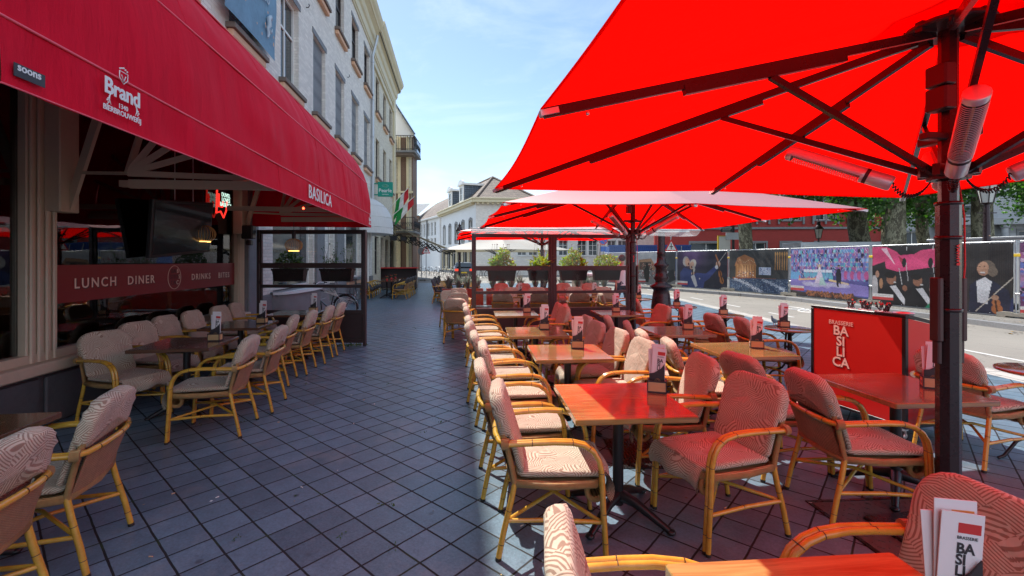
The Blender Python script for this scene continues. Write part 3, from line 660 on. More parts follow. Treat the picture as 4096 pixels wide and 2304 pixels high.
# restaurant front: beige frame, glass, red lettered film
RF = thing('restaurant_front', 'dark restaurant window front in beige frames with red lettered band', 'shop front', FL, FAC_ROT)
def pilaster(a, b, nm='frame_post'):
    mb = MB(); mb.box(-0.07, 0.02, a, b, 0.56, 3.4, 'beige', b=0.01)
    w = b-a
    for k in (0.12, 0.36, 0.62, 0.86): mb.box(0.02, 0.045, a+w*(k-0.07), a+w*(k+0.07), 0.62, 3.38, 'beige', b=0.012)
    return mb.build(nm, RF)
pilaster(4.36, 4.70); pilaster(8.62, 8.84); pilaster(1.55, 1.95)
mb = MB(); mb.box(-0.25, 0.16, 1.56, 8.84, 0.552, 0.66, 'beige', b=0.02); mb.box(-0.2, 0.08, 1.56, 8.84, 3.3, 3.42, 'beige'); mb.box(-0.10, 0.03, 1.95, 8.6, 0.66, 0.74, 'beige'); mb.build('sill', RF)
mb = MB(); mb.box(-0.06, -0.05, 1.96, 4.355, 0.74, 3.3, 'glass'); mb.build('pane', RF)
mb = MB(); mb.box(-0.06, -0.05, 4.73, 8.61, 0.74, 3.3, 'glass'); mb.build('pane', RF)
mb = MB(); mb.box(-0.048, -0.040, 4.73, 8.60, 1.20, 1.60, 'redband')
for txt, s, sz in (('LUNCH', 5.29, 0.125), ('DINER', 6.05, 0.12), ('DRINKS', 7.47, 0.105), ('BITES', 8.2, 0.105)):
    mb.text(txt, (-0.036, s+0.012, 1.335), (0, 1, 0), (0, 0, 1), sz*1.25, 'ink', 0.0008, bold=0.014, spacing=1.3, align='CENTER')
    mb.text(txt, (-0.034, s, 1.345), (0, 1, 0), (0, 0, 1), sz*1.25, 'letter', 0.0012, bold=0.012, spacing=1.3, align='CENTER')
mb.tube([(-0.036, 6.76+0.155*math.cos(t*math.pi/20), 1.40+0.17*math.sin(t*math.pi/20)) for t in range(40)], 0.0035, 'letter', 5, closed=True)
for i, (t, cc) in enumerate((('BAB', 0), ('STITS', 1), ('CAC', 2))): mb.text(t, (-0.036, 6.76, 1.465-i*0.085), (0, 1, 0), (0, 0, 1), 0.085, 'ink', 0.0008, align='CENTER')
mb.text('B', (-0.034, 6.81, 1.465), (0, 1, 0), (0, 0, 1), 0.085, 'letter', 0.001); mb.text('S', (-0.034, 6.855, 1.38), (0, 1, 0), (0, 0, 1), 0.085, 'letter', 0.001); mb.text('C', (-0.034, 6.80, 1.295), (0, 1, 0), (0, 0, 1), 0.085, 'letter', 0.001)
mb.build('lettered_band', RF)
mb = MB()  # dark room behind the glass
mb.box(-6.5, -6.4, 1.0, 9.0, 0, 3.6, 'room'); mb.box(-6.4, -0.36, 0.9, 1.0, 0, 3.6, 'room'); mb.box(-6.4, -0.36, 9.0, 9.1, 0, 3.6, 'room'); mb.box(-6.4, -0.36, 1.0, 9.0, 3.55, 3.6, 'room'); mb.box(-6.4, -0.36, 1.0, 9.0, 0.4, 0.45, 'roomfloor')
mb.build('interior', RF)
mb = MB()
for i in range(10): mb.box(-6.38, -6.2, 1.6+i*0.62, 2.1+i*0.62, 1.5+0.35*(i % 3), 1.52+0.35*(i % 3), 'warm' if i % 4 == 1 else 'redled' if i % 4 == 3 else 'room')
for i in range(34): mb.lathe([(0.03, 0), (0.032, 0.16), (0.012, 0.22), (0.012, 0.28)], random.choice(['winglass', 'gold', 'black']), 8, XF((-6.1, 1.5+i*0.2, 1.45)))
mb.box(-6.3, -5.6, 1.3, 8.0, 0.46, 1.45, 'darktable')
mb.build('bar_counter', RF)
# pieces hanging in the window
t = thing('pendant_lamp', 'round wire globe pendant lamp hanging behind the restaurant glass', 'lamp', FL+Matrix.Rotation(FAC_ROT, 3, 'Z')@Vector((0.18, 7.1, 0)), FAC_ROT)
def globe(t, z, r, glow):
    mb = MB()
    for i in range(26):
        a = i*math.pi*2/26; mb.tube([(r*math.sin(p)*math.cos(a), r*math.sin(p)*math.sin(a), z+r*0.82*math.cos(p)) for p in [0.25+k*(math.pi-0.85)/10 for k in range(11)]], 0.0035, 'gold', 4)
    mb.build('wire_cage', t); mb = MB(); mb.tube([(0, 0, z+r*0.8), (0, 0, z+r*0.8+0.16)], 0.035, 'black', 10); mb.tube([(0, 0, z+r*0.8+0.16), (0, 0, 3.3)], 0.006, 'black', 5); mb.build('cord', t)
    mb = MB(); mb.tube([(r*0.57*math.cos(k*math.pi/12), r*0.57*math.sin(k*math.pi/12), z-r*0.70) for k in range(24)], 0.008, glow, 6, closed=True); mb.build('light_ring', t)
globe(t, 2.06, 0.17, 'warm')
RM = Matrix.Rotation(FAC_ROT, 3, 'Z')
def fac(x, y, z): return FL + RM@Vector((x, y, z))
t = thing('television', 'large dark television screen hanging tilted inside the restaurant window', 'television', fac(0.15, 6.62, 2.12), FAC_ROT)
Xt = (Matrix.Rotation(R(-93), 4, 'Z') @ Matrix.Rotation(R(-7), 4, 'X') @ Matrix.Rotation(R(5), 4, 'Y'))
mb = MB(); mb.box(-0.66, 0.66, -0.03, 0.03, -0.39, 0.39, 'black', Xt, b=0.01); mb.build('casing', t)
mb = MB(); mb.box(-0.62, 0.62, 0.031, 0.034, -0.35, 0.35, 'winglass', Xt); mb.build('screen', t)
mb = MB()
for s_ in (-0.2, 0.2): mb.tube([Xt @ Vector((s_, 0, .35)), Xt @ Vector((s_, 0, .35))+Vector((0, 0, .75))], 0.006, 'silver', 6)
mb.build('hanger', t)
t = thing('neon_sign', 'red and white neon sign with lettering high in the restaurant window', 'neon sign', fac(0.03, 7.95, 2.66), FAC_ROT)
mb = MB()
for pts in ([(0, 0.24), (-0.12, 0.20), (-0.14, -0.2), (0.0, -0.16), (0.1, -0.26), (0.2, -0.12), (0.22, 0.05)], [(-0.06, 0.14), (-0.06, -0.08), (0.06, -0.08), (0.08, 0.02)]):
    mb.tube([(0, a, b) for a, b in pts], 0.014, 'neonred', 6)
mb.build('neon_tube', t)
mb = MB()
for i, s_ in enumerate(('DUVEL', 'LOVES', 'BASILICA')): mb.text(s_, (0.03, 0.12, 0.10-i*0.085), (0, 1, 0), (0, 0, 1), 0.1, 'neonwhite', 0.002, align='CENTER', bold=0.012)
mb.build('lettering', t)
for a, b in ((-0.9, 2.6), (-1.5, 3.4), (-1.2, 5.6), (-2.2, 6.9)):
    tl = thing('indoor_table', 'bare wooden table inside the dark restaurant' , 'table', fac(a, b, 0.45), FAC_ROT, 'tables inside the restaurant')
    mb = MB(); mb.box(-0.35, 0.35, -0.35, 0.35, 0.71, 0.75, 'table', b=0.008); mb.build('tabletop', tl); mb = MB(); mb.box(-0.03, 0.03, -0.03, 0.03, 0.02, 0.71, 'black'); mb.box(-0.25, 0.25, -0.04, 0.04, 0, 0.03, 'black'); mb.build('pedestal', tl)
mb = MB()
for i in range(7):
    s_ = 2.15+i*0.09; mb.tube([(-0.22+0.03*(i % 2), s_, 0.86), (-0.2, s_+0.02*(i % 3-1), 1.06)], 0.004, 'herb', 5); mb.ball((-0.2, s_+0.02*(i % 3-1), 1.09), 0.026, 'paperorange', 8, None, (1, 1, 1.3))
mb.box(-0.27, -0.15, 2.08, 2.8, 0.745, 0.87, 'planter', b=0.01)
tg_ = mb.build('flower_box', None, FL, FAC_ROT); tag(tg_, 'box of orange tulips inside the corner window', 'flowers')

# ---------------------------------------------------------------- red hood awning
AW = thing('hood_awning', 'long crimson fabric hood awning with white lettering over the left tables', 'awning', (0, 0, 0), 0)
def awp(a, Y, z): return Vector((-a-0.125*Y, Y, z))
PROF = [(1.66, 2.30), (1.665, 2.42), (1.675, 2.555), (1.69, 2.76), (1.71, 2.96), (1.745, 3.17), (1.81, 3.34), (1.90, 3.51), (2.0, 3.66), (2.2, 3.84), (2.45, 3.98), (3.1, 4.15), (4.08, 4.25)]
Y0, Y1 = 1.66, 9.0
def awsurf(k0, k1, name, mat='awning', nu=110):
    mb = MB(); sub = 3; pr = PROF[k0:k1+1]; nv = (len(pr)-1)*sub
    def P(u, v):
        Y = Y0+(Y1-Y0)*u; t_ = v*(len(pr)-1); i = min(int(t_), len(pr)-2); f = t_-i
        a = pr[i][0]*(1-f)+pr[i+1][0]*f; z = pr[i][1]*(1-f)+pr[i+1][1]*f
        w = noise.noise(Vector((Y*1.3, z*1.5, k0)))*0.026 + noise.noise(Vector((Y*(4+2*u), z*1.3, 3)))*0.016 + noise.noise(Vector((Y*2.0+z*4, z*3-Y, 8)))*0.012
        edge = min(f, 1-f)*2 if len(pr) < 4 else 1
        return awp(a+w*(0.3+0.7*math.sin(math.pi*v)), Y, z + (0.006*math.sin(Y*9) if k0 == 0 and v == 0 else 0))
    mb.grid(P, nu, nv, mat)
    o = mb.build(name, AW); return o
val = awsurf(0, 2, 'valance'); awsurf(2, 5, 'lower_panel'); awsurf(5, 8, 'middle_panel'); awsurf(8, 12, 'upper_panel')
mb = MB()
for k in (0, 2, 5, 8):
    a, z = PROF[k]; mb.tube([awp(a-0.003, Y0+(Y1-Y0)*i/20, z) for i in range(21)], 0.006 if k else 0.004, 'piping', 6)
for Y in (2.97, 4.31, 5.65, 7.0, 8.3): mb.tube([awp(a-0.001, Y, z) for a, z in PROF[:9]], 0.0022, 'awning', 5)
mb.build('seam_piping', AW)
for Y, nm in ((Y1, 'end_panel'), (Y0, 'end_panel')):
    mb = MB(); pts = [awp(a, Y, z) for a, z in PROF]+[awp(4.08, Y, 2.32)]; n = len(pts)
    mb.add(pts, [tuple(range(n))], 'awning'); mb.build(nm, AW)
# lettering on the valance: outward side, running away from the camera
along = Vector((-0.124, 0.992, 0)); outw = Vector((0.992, 0.124, 0))
mb = MB()
vp = lambda Y, z: awp(1.648, Y, z)
mb.text('BASILICA', vp(5.12, 2.36), along, (0, 0, 1), 0.215, 'white', 0.002, spacing=1.12, bold=0.004)
mb.build('lettering', val)
mb = MB(); o = vp(2.26, 2.43)
def logo(mb, o, k):
    mb.text('Brand', o+along*0.0+Vector((0, 0, 0.02*k)), along, (0, 0, 1), 0.135*k, 'white', 0.0015, align='CENTER', bold=0.02, spacing=0.95)
    mb.text('BIERBROUWERIJ', o+Vector((0, 0, -0.083*k)), along, (0, 0, 1), 0.045*k, 'white', 0.001, align='CENTER', bold=0.012)
    mb.text('1340', o+Vector((0, 0, -0.04*k)), along, (0, 0, 1), 0.042*k, 'white', 0.001, align='CENTER')
    Xl = XF(o+outw*0.002, along, outw, (0, 0, 1))
    sh = [(-0.035, 0.19), (0.035, 0.19), (0.035, 0.15), (0.0, 0.118), (-0.035, 0.15)]
    vs = [(a*k, 0, b*k) for a, b in sh]; mb.tube([Xl@Vector(v) for v in vs], 0.003*k, 'white', 5, closed=True)
    mb.tube([Xl@Vector((a*k, 0, b*k)) for a, b in ((-0.018, 0.17), (0, 0.135), (0.018, 0.17))], 0.003*k, 'white', 5)
    for i in range(5): mb.ball(Xl@Vector(((-0.03+0.015*i)*k, 0, 0.205*k+0.006*(2-abs(i-2))*k)), 0.006*k, 'white', 6)
    for sg in (-1, 1):
        mb.tube([Xl@Vector((sg*(0.10+0.02*math.sin(t_))*k, 0, (0.03-0.075*t_/3)*k)) for t_ in (0, 1, 2, 3)], [0.001*k, 0.004*k, 0.004*k, 0.001*k], 'white', 5)
        for q in range(5): mb.ball(Xl@Vector((sg*(0.125+0.008*(q % 2))*k, 0, (-0.012-0.012*q)*k)), 0.010*k*(1-0.1*q), 'white', 6, None, (0.7, 0.7, 0.7))
logo(mb, o, 0.80); mb.build('brewery_logo', val)
mb = MB(); logo(mb, vp(8.82, 2.40), 0.72); mb.build('brewery_logo', val)
mb = MB(); Xl = XF(vp(1.70, 2.33), along, outw, (0, 0, 1)); mb.box(0, 0.13, -0.002, 0.001, 0.012, 0.062, 'ink', Xl); mb.text('soons', vp(1.712, 2.367), along, (0, 0, 1), 0.042, 'white', 0.0022, bold=0.02); mb.build('maker_patch', val)
# fan of struts and arms
def fanset(Yp, sgn):
    mb = MB(); piv = awp(3.2, Yp, 2.50)
    for (a, z) in ((1.70, 2.52), (1.76, 3.1), (2.02, 3.58), (2.5, 3.88), (3.1, 4.05)):
        mb.bar(piv, awp(a, Yp+0.5, z), 0.03, 0.055, 'beige')
    mb.bar(piv+Vector((0, 0.02, -0.10)), awp(1.72, Yp+0.42, 2.44), 0.05, 0.085, 'beige')
    mb.bar(awp(3.97, Yp+0.22, 2.16), awp(3.62, Yp+0.22, 3.25), 0.04, 0.075, 'beige'); mb.bar(awp(3.85, Yp+0.22, 2.55), piv, 0.02, 0.03, 'beige'); mb.box(0.0, 0.16, Yp+0.10, Yp+0.34, 2.14, 3.9, 'beige', Matrix.Translation(FL) @ Matrix.Rotation(FAC_ROT, 4, 'Z'), b=0.01)
    return mb.build('folding_frame', AW)
fanset(4.45, 1); fanset(8.35, 1)
for Y in (5.0, 6.9, 8.8): mb = MB(); mb.ball(awp(2.3, Y, 2.44), 0.018, 'redled', 8); mb.build('spot_lamp', AW)
for Y in (4.9, 7.2): mb = MB(); mb.bar(awp(3.6, Y, 2.475), awp(1.75, Y+0.3, 2.475), 0.06, 0.07, 'beige'); mb.build('lamp_rail', AW)
# folded loudspeaker and camera on the post
mb = MB(); mb.box(0.14, 0.34, 8.45, 8.63, 2.05, 2.3, 'black', b=0.02); mb.box(0.2, 0.3, 8.48, 8.6, 1.93, 2.03, 'black', b=0.02)
tag(mb.build('loudspeaker', None, FL, FAC_ROT), 'small black loudspeaker pair mounted on the frame post', 'loudspeaker')
# hanging lamp near the side screen
t = thing('pendant_lamp', 'glass ring pendant lamp hanging in front of the left side screen', 'lamp', (-4.05, 8.45, 0), 0); globe(t, 1.93, 0.15, 'warm')

# banner with faded lettering on the facade
t = thing('event_banner', 'light blue cloth banner with pale lettering hung above the awning', 'banner', FL, FAC_ROT)
mb = MB(); mb.grid(lambda u, v: (0.19+0.02*math.sin(v*9+u*4), 7.75+2.2*u, 5.98+2.6*v), 20, 20, 'bannerblue'); mb.build('cloth', t)
mb = MB()
mb.text('K 2026', (0.225, 8.55, 6.95), (0, 1, 0), (0, 0, 1), 0.34, 'palemark', 0.002)
mb.tube([(0.225, 9.45+a, 6.25+b) for a, b in ((0.0, 0.0), (0.05, 0.12), (0.0, 0.2), (0.09, 0.3), (0.05, 0.42), (0.13, 0.5), (0.2, 0.45))], [0.02, 0.035, 0.03, 0.05, 0.05, 0.045, 0.02], 'palemark', 6)
mb.tube([(0.225, 9.5+a, 6.45+b) for a, b in ((0.0, 0.0), (0.12, -0.02), (0.16, 0.08))], 0.018, 'palemark', 6)
for i in range(26):
    mb.ball((0.222, 7.9+random.random()*1.9, 6.15+random.random()*2.2), 0.02+0.02*random.random(), 'sillunder', 5, None, (0.1, 1, 1.4))
mb.build('printing', t)

# ---------------------------------------------------------------- second house, gable house
B2 = thing('cream_town_house', 'cream painted house beyond the drainpipe with dark tall windows', 'building', FL, FAC_ROT)
c2 = [24.2, 26.65, 29.1]; holes = []
for c in c2: holes += [(c-0.55, c+0.55, 5.95, 8.0), (c-0.55, c+0.55, 9.35, 11.2)]
gf2 = [(23.3, 24.6, 0.9, 2.9), (25.2, 26.2, 0.1, 2.9), (26.9, 28.1, 0.9, 2.9), (28.8, 30.2, 0.1, 2.9)]
mb = MB(); wall_holes(mb, 22.6, 30.6, 0, 12.5, holes+gf2, 'creamwall'); mb.build('wall', B2)
mb = MB(); mb.box(0.001, 0.12, 30.0, 30.62, 0, 12.5, 'cream', b=0.02); mb.box(0.001, 0.14, 22.62, 30.0, 3.3, 3.6, 'cream', b=0.03); mb.box(0.001, 0.1, 22.62, 30.0, 11.35, 11.45, 'cream', b=0.01); mb.build('trim', B2)
for c in c2:
    window(B2, c-0.55, c+0.55, 5.95, 8.0, 'dark'); window(B2, c-0.55, c+0.55, 9.35, 11.2, 'dark')
for g in gf2: window(B2, *g, 'dark', sill=False)
cornice(B2, 22.6, 30.9, 12.5, k=1.1)
mb = MB(); mb.add([(0.4, 22.6, 12.9), (0.4, 30.9, 12.9), (-4.5, 30.9, 15.2), (-4.5, 22.6, 15.2)], [(0, 1, 2, 3)], 'slate'); mb.add([(0.4, 30.9, 12.9), (-4.5, 30.9, 15.2), (-4.5, 30.9, 0), (-0.3, 30.9, 0), (-0.3, 30.9, 12.9)], [(0, 1, 2, 3, 4)], 'creamwall'); mb.build('roof', B2)
G = thing('gabled_house', 'narrow gabled house with iron balconies at the street corner', 'building', (-7.95, 33.2, 0), R(2))
# local: x right, y away; faces the camera (-y) with its gable front, side to the street (+x)
mb = MB(); mb.box(-3.0, 0.62, 0, 1.8, 0, 10.9, 'creamwall'); mb.box(0.622, 0.70, 0.0, 1.8, 0, 10.9, 'brownbrick'); mb.box(-3.0, -0.6, 1.801, 9, 0, 10.9, 'brownbrick'); mb.build('wall', G)
mb = MB(); mb.add([(-3.0, -0.45, 10.75), (0.85, -0.45, 10.75), (-0.6, -0.45, 13.1), (-1.9, -0.45, 13.1)], [(0, 1, 2, 3)], 'renderwall')
for i in range(16): mb.prism([(-2.9+i*0.235, 10.62), (-2.9+i*0.235+0.12, 10.5), (-2.9+(i+1)*0.235, 10.62), (-2.9+(i+1)*0.235, 10.8), (-2.9+i*0.235, 10.8)], 0.42, 0.46, 'renderwall', XF((0, 0, 0), (1, 0, 0), (0, 0, 1), (0, -1, 0)))
mb.build('gable', G)
mb = MB(); mb.bar((-0.65, -0.6, 13.2), (0.95, -0.6, 10.7), 0.2, 0.12, 'slate'); mb.add([(-0.62, -0.6, 13.2), (0.98, -0.6, 10.7), (0.98, 1.9, 10.7), (-0.62, 1.9, 13.2)], [(0, 1, 2, 3)], 'slate'); mb.build('roof', G)
mb = MB()
for x in (-0.25, 0.35):
    for z0, z1 in ((0.3, 3.7), (4.1, 9.2), (9.5, 10.7)): mb.box(x-0.1, x+0.1, -0.12, -0.002, z0, z1, 'cream', b=0.02)
mb.box(-0.15, 0.25, -0.05, -0.002, 0.3, 10.6, 'brownbrick'); mb.box(-3, 0.6, -0.06, -0.002, 5.9, 6.5, 'brownbrick')
for z in (3.75, 5.75, 6.55, 9.15): mb.box(-3, 0.75, -0.16, -0.121, z, z+0.14, 'cream')
mb.build('pilaster', G)
for x0, x1, z0, z1 in ((-1.35, -0.5, 9.6, 10.5), (-1.55, -0.5, 6.75, 8.8), (-1.5, -0.5, 4.2, 5.6), (-1.5, -0.6, 0.3, 3.0)):
    mb = MB(); frame_rect(mb, XF((0, -0.05, 0)), x0, x1, z0, z1, 0.1, 0.1, 'whitepaint'); mb.box((x0+x1)/2-0.04, (x0+x1)/2+0.04, -0.09, -0.01, z0+.1, z1-.1, 'whitepaint'); mb.box(x0+.1, x1-.1, -0.085, -0.015, z0+(z1-z0)*0.68, z0+(z1-z0)*0.68+0.07, 'whitepaint')
    w = mb.build('window', G); mb = MB(); mb.box(x0+0.08, x1-0.08, -0.03, -0.012, z0+0.08, z1-0.08, 'winglass'); mb.build('pane', w)
def balcony(z, h, scroll):
    mb = MB(); mb.box(-3, 1.05, -1.0, -0.165, z-0.14, z, 'stone', b=0.02); mb.box(0.705, 1.05, -0.16, 1.6, z-0.14, z, 'stone', b=0.02); mb.box(-3, 0.9, -0.85, -0.17, z-0.3, z-0.141, 'sillstone'); b = mb.build('balcony', G)
    mb = MB()
    for zz in (z+0.1, z+h): mb.bar((-3, -0.95, zz), (1.0, -0.95, zz), 0.04, 0.04, 'black'); mb.bar((1.0, -0.95, zz), (1.0, 1.6, zz), 0.04, 0.04, 'black')
    n = 26
    for i in range(n):
        x = -3+4*i/(n-1); mb.bar((x, -0.95, z), (x, -0.95, z+h), 0.02, 0.02, 'black')
        if scroll: mb.tube([(x+0.07*math.cos(t*0.7), -0.95, z+h*0.5+0.15*math.sin(t*1.3)) for t in range(8)], 0.014, 'black', 4)
    for i in range(12):
        y = -0.95+2.5*i/11; mb.bar((1.0, y, z), (1.0, y, z+h), 0.02, 0.02, 'black')
        mb.tube([(1.0, y+0.08*math.cos(t*0.7), z+h*0.5+0.2*math.sin(t*1.3)) for t in range(8)], 0.014, 'black', 4)
    mb.build('railing', b)
balcony(9.45, 1.05, False); balcony(3.75, 0.95, True)
mb = MB(); mb.tube([(-1.6, 0.5, 13.2), (-1.6, 0.5, 15.3)], 0.03, 'slate', 6); mb.bar((-1.9, 0.5, 14.9), (-1.2, 0.5, 14.9), 0.03, 0.04, 'green'); mb.bar((-1.9, 0.5, 15.1), (-1.6, 0.5, 14.9), 0.03, 0.12, 'green'); mb.ball((-1.6, 0.5, 13.9), 0.1, 'slate', 8); mb.build('weathervane', G)
# ---------------------------------------------------------------- cane armchair (faces +x)
def nodes_on(mb, pts, r, m='node'):
    """thin dark rings where cane joints show"""
    for p, d in pts:
        p = Vector(p); d = Vector(d).normalized(); mb.tube([p-d*0.002, p+d*0.002], r*1.05, m, 8)
def make_chair(name='cane_armchair', cush='cushion', hooded=True):
    t = thing(name, 'x', 'armchair')
    for sg in (-1, 1):
        mb = MB()
        for y in (0.243, 0.271):
            mb.tube([(0.285, sg*y, 0.012), (0.278, sg*y, 0.15), (0.268, sg*y, 0.30), (0.262, sg*y, 0.44)], 0.0145, 'rattan', 8)
            nodes_on(mb, [((0.280, sg*y, 0.11), (-.04, 0, 1)), ((0.271, sg*y, 0.27), (-.06, 0, 1))], 0.0145)
            mb.tube([(0.285, sg*y, 0), (0.285, sg*y, 0.018)], 0.0155, 'foot', 8)
        mb.build('leg', t)
        mb = MB()
        for k, y in enumerate((0.243, 0.271)):
            pts = [(0.262, y, 0.44), (0.258, y, 0.50), (0.245, y, 0.555), (0.215, y, 0.605), (0.165, y, 0.640), (0.10, y+0.004, 0.656), (0.0, y+0.008, 0.660), (-0.10, y+0.006, 0.655), (-0.20, y, 0.648), (-0.265, y-0.004, 0.644)]
            mb.tube([(a, sg*b, c) for a, b, c in pts], 0.0145, 'rattan', 8)
            nodes_on(mb, [((0.259, sg*y, 0.49), (0, 0, 1)), ((0.10, sg*(y+.004), 0.656), (1, 0, -.1)), ((-0.12, sg*(y+.006), 0.654), (1, 0, 0)), ((0.19, sg*y, 0.624), (1, 0, -1))], 0.0145)
        mb.tube([(-0.245, sg*0.262, 0.645), (-0.285, sg*0.255, 0.643)], 0.031, 'wrap', 10)
        mb.build('armrest', t)
        mb = MB()
        pts = [(-0.305, sg*0.245, 0.012), (-0.275, sg*0.24, 0.16), (-0.235, sg*0.232, 0.32), (-0.215, sg*0.228, 0.42)]
        mb.tube(pts, 0.0165, 'rattan', 8); nodes_on(mb, [((-0.289, sg*0.242, 0.09), (.2, 0, 1)), ((-0.247, sg*0.234, 0.27), (.24, 0, 1))], 0.0165)
        mb.tube([(-0.307, sg*0.245, 0), (-0.304, sg*0.245, 0.018)], 0.0175, 'foot', 8); mb.build('leg', t)
    mb = MB()
    for sg in (-1, 1):
        mb.tube([(-0.215, sg*0.228, 0.42), (-0.235, sg*0.228, 0.52), (-0.265, sg*0.23, 0.64), (-0.30, sg*0.222, 0.75), (-0.325, sg*0.19, 0.82), (-0.335, sg*0.13, 0.855)], 0.016, 'wrap', 8)
    mb.tube([(-0.335, y, 0.855+0.012*math.cos(y*12)) for y in (-0.13, -0.06, 0, 0.06, 0.13)], 0.016, 'wrap', 8)
    rail = [(-0.262, -0.262, 0.644), (-0.30, -0.225, 0.645), (-0.325, -0.12, 0.648), (-0.333, 0, 0.65), (-0.325, 0.12, 0.648), (-0.30, 0.225, 0.645), (-0.262, 0.262, 0.644)]
    mb.tube(rail, 0.0165, 'rattan', 8); nodes_on(mb, [((-0.331, -0.05, 0.65), (0, 1, 0)), ((-0.318, 0.155, 0.647), (.2, 1, 0)), ((-0.312, -0.18, 0.646), (-.2, 1, 0))], 0.0165)
    mb.build('back_frame', t)
    mb = MB(); mb.grid(lambda u, v: (-0.218-0.085*v-0.028*math.cos((u-.5)*math.pi), (u-0.5)*(0.43+0.02*v), 0.40+0.245*v), 12, 6, 'weave')
    mb.grid(lambda u, v: (-0.212-0.085*v-0.028*math.cos((u-.5)*math.pi), (u-0.5)*(0.43+0.02*v), 0.40+0.245*v), 12, 6, 'weave')
    mb.build('woven_back', t)
    mb = MB()
    mb.tube([(-0.215, -0.225, 0.415), (0.0, -0.245, 0.41), (0.23, -0.235, 0.415), (0.27, -0.2, 0.42), (0.275, 0, 0.42), (0.27, 0.2, 0.42), (0.23, 0.235, 0.415), (0, 0.245, 0.41), (-0.215, 0.225, 0.415), (-0.245, 0, 0.415)], 0.023, 'wrap', 8, closed=True)
    mb.grid(lambda u, v: (-0.21+0.47*u, (v-0.5)*0.44, 0.418), 6, 6, 'weave')
    for sg in (-1, 1):    # scrolled ends under the seat front
        mb.tube([(0.235+0.048*math.cos(a), sg*0.205, 0.362+0.048*math.sin(a)) for a in [R(100-36*k) for k in range(11)]], 0.0165, 'wrap', 8)
    mb.grid(lambda u, v: (0.24+0.05*math.cos(R(90-230*v)), (u-0.5)*0.39, 0.362+0.05*math.sin(R(90-230*v))), 6, 10, 'weave')
    mb.build('seat_frame', t)
    mb = MB()
    for sg in (-1, 1): mb.tube([(-0.262, sg*0.238, 0.215), (0.0, sg*0.243, 0.222), (0.272, sg*0.247, 0.21)], 0.0125, 'rattan', 8); nodes_on(mb, [((0.02, sg*0.243, 0.222), (1, 0, 0))], 0.0125)
    mb.tube([(-0.262, -0.238, 0.215), (0.0, 0.0, 0.245), (0.25, 0.24, 0.215)], 0.0115, 'rattan', 8); mb.tube([(-0.262, 0.238, 0.215), (0.0, 0.0, 0.27), (0.25, -0.24, 0.215)], 0.0115, 'rattan', 8)
    mb.build('stretcher', t)
    # cushions
    def rr(w, h0, h1, r, r2=None, n=6):      # rounded rectangle outline
        out = []; r2 = r if r2 is None else r2
        for cx_, cy_, a0, q in ((w-r2, h1-r2, 0, r2), (-w+r2, h1-r2, 90, r2), (-w+r, h0+r, 180, r), (w-r, h0+r, 270, r)):
            for k in range(n+1): a = R(a0+90*k/n); out.append((cx_+q*math.cos(a), cy_+q*math.sin(a)))
        return out
    mb = MB(); o = [(b, a) for a, b in rr(0.228, -0.205, 0.305, 0.05, 0.06)]; mb.pillow(o, 0.040, cush, XF((0, 0, 0.462)), 0.3, 0.004)
    mb.grid(lambda u, v: (0.295+0.055*math.sin(v*2.0)-0.02*v*v+0.02*v*math.cos((u-.5)*9), (u-0.5)*(0.45+0.03*v), 0.472-0.115*v**1.2-0.045*v*abs(2*u-1)**2+0.014*math.sin(u*9+1)*v), 16, 7, cush)
    mb.grid(lambda u, v: (0.286+0.055*math.sin(v*2.0)-0.02*v*v+0.02*v*math.cos((u-.5)*9), (u-0.5)*(0.45+0.03*v), 0.468-0.115*v**1.2-0.045*v*abs(2*u-1)**2+0.014*math.sin(u*9+1)*v), 16, 7, cush)
    mb.build('seat_cushion', t)
    mb = MB(); up = Vector((-0.30, 0, 0.954)).normalized(); nn = Vector((0, 1, 0)).cross(up)
    Xb = XF((-0.175, 0, 0.475), (0, 1, 0), up, Vector((0, 1, 0)).cross(up))
    mb.pillow(rr(0.232, -0.01, 0.438, 0.04, 0.13), 0.036, cush, Xb, 0.2, 0.003)
    if hooded:
        Xh = XF(Vector((-0.175, 0, 0.475))-Vector((0.022, 0, 0.0)), (0, 1, 0), up, Vector((0, 1, 0)).cross(up))
        mb.pillow(rr(0.242, 0.205, 0.448, 0.03, 0.13), 0.078, cush, Xh, 0.10, 0.006)
    mb.build('back_cushion', t)
    return t
def yaw(deg): return R(deg)
CH = make_chair(); CHD = make_chair('cane_armchair', 'darkcushion')
first = [True, True]
jit = random.Random(17)
def chair(x, y, deg, label, group='patterned cane armchairs on the terrace', dark=False, z=0.0):
    deg += jit.uniform(-4, 4); y += jit.uniform(-.012, .012)
    src = CHD if dark else CH
    k = 1 if dark else 0
    if first[k]:
        first[k] = False; o = src; o.location = (x, y, z); o.rotation_euler.z = R(deg); tag(o, label, 'armchair', group)
    else: o = dup(src, (x, y, z), R(deg), label, group)
    return o
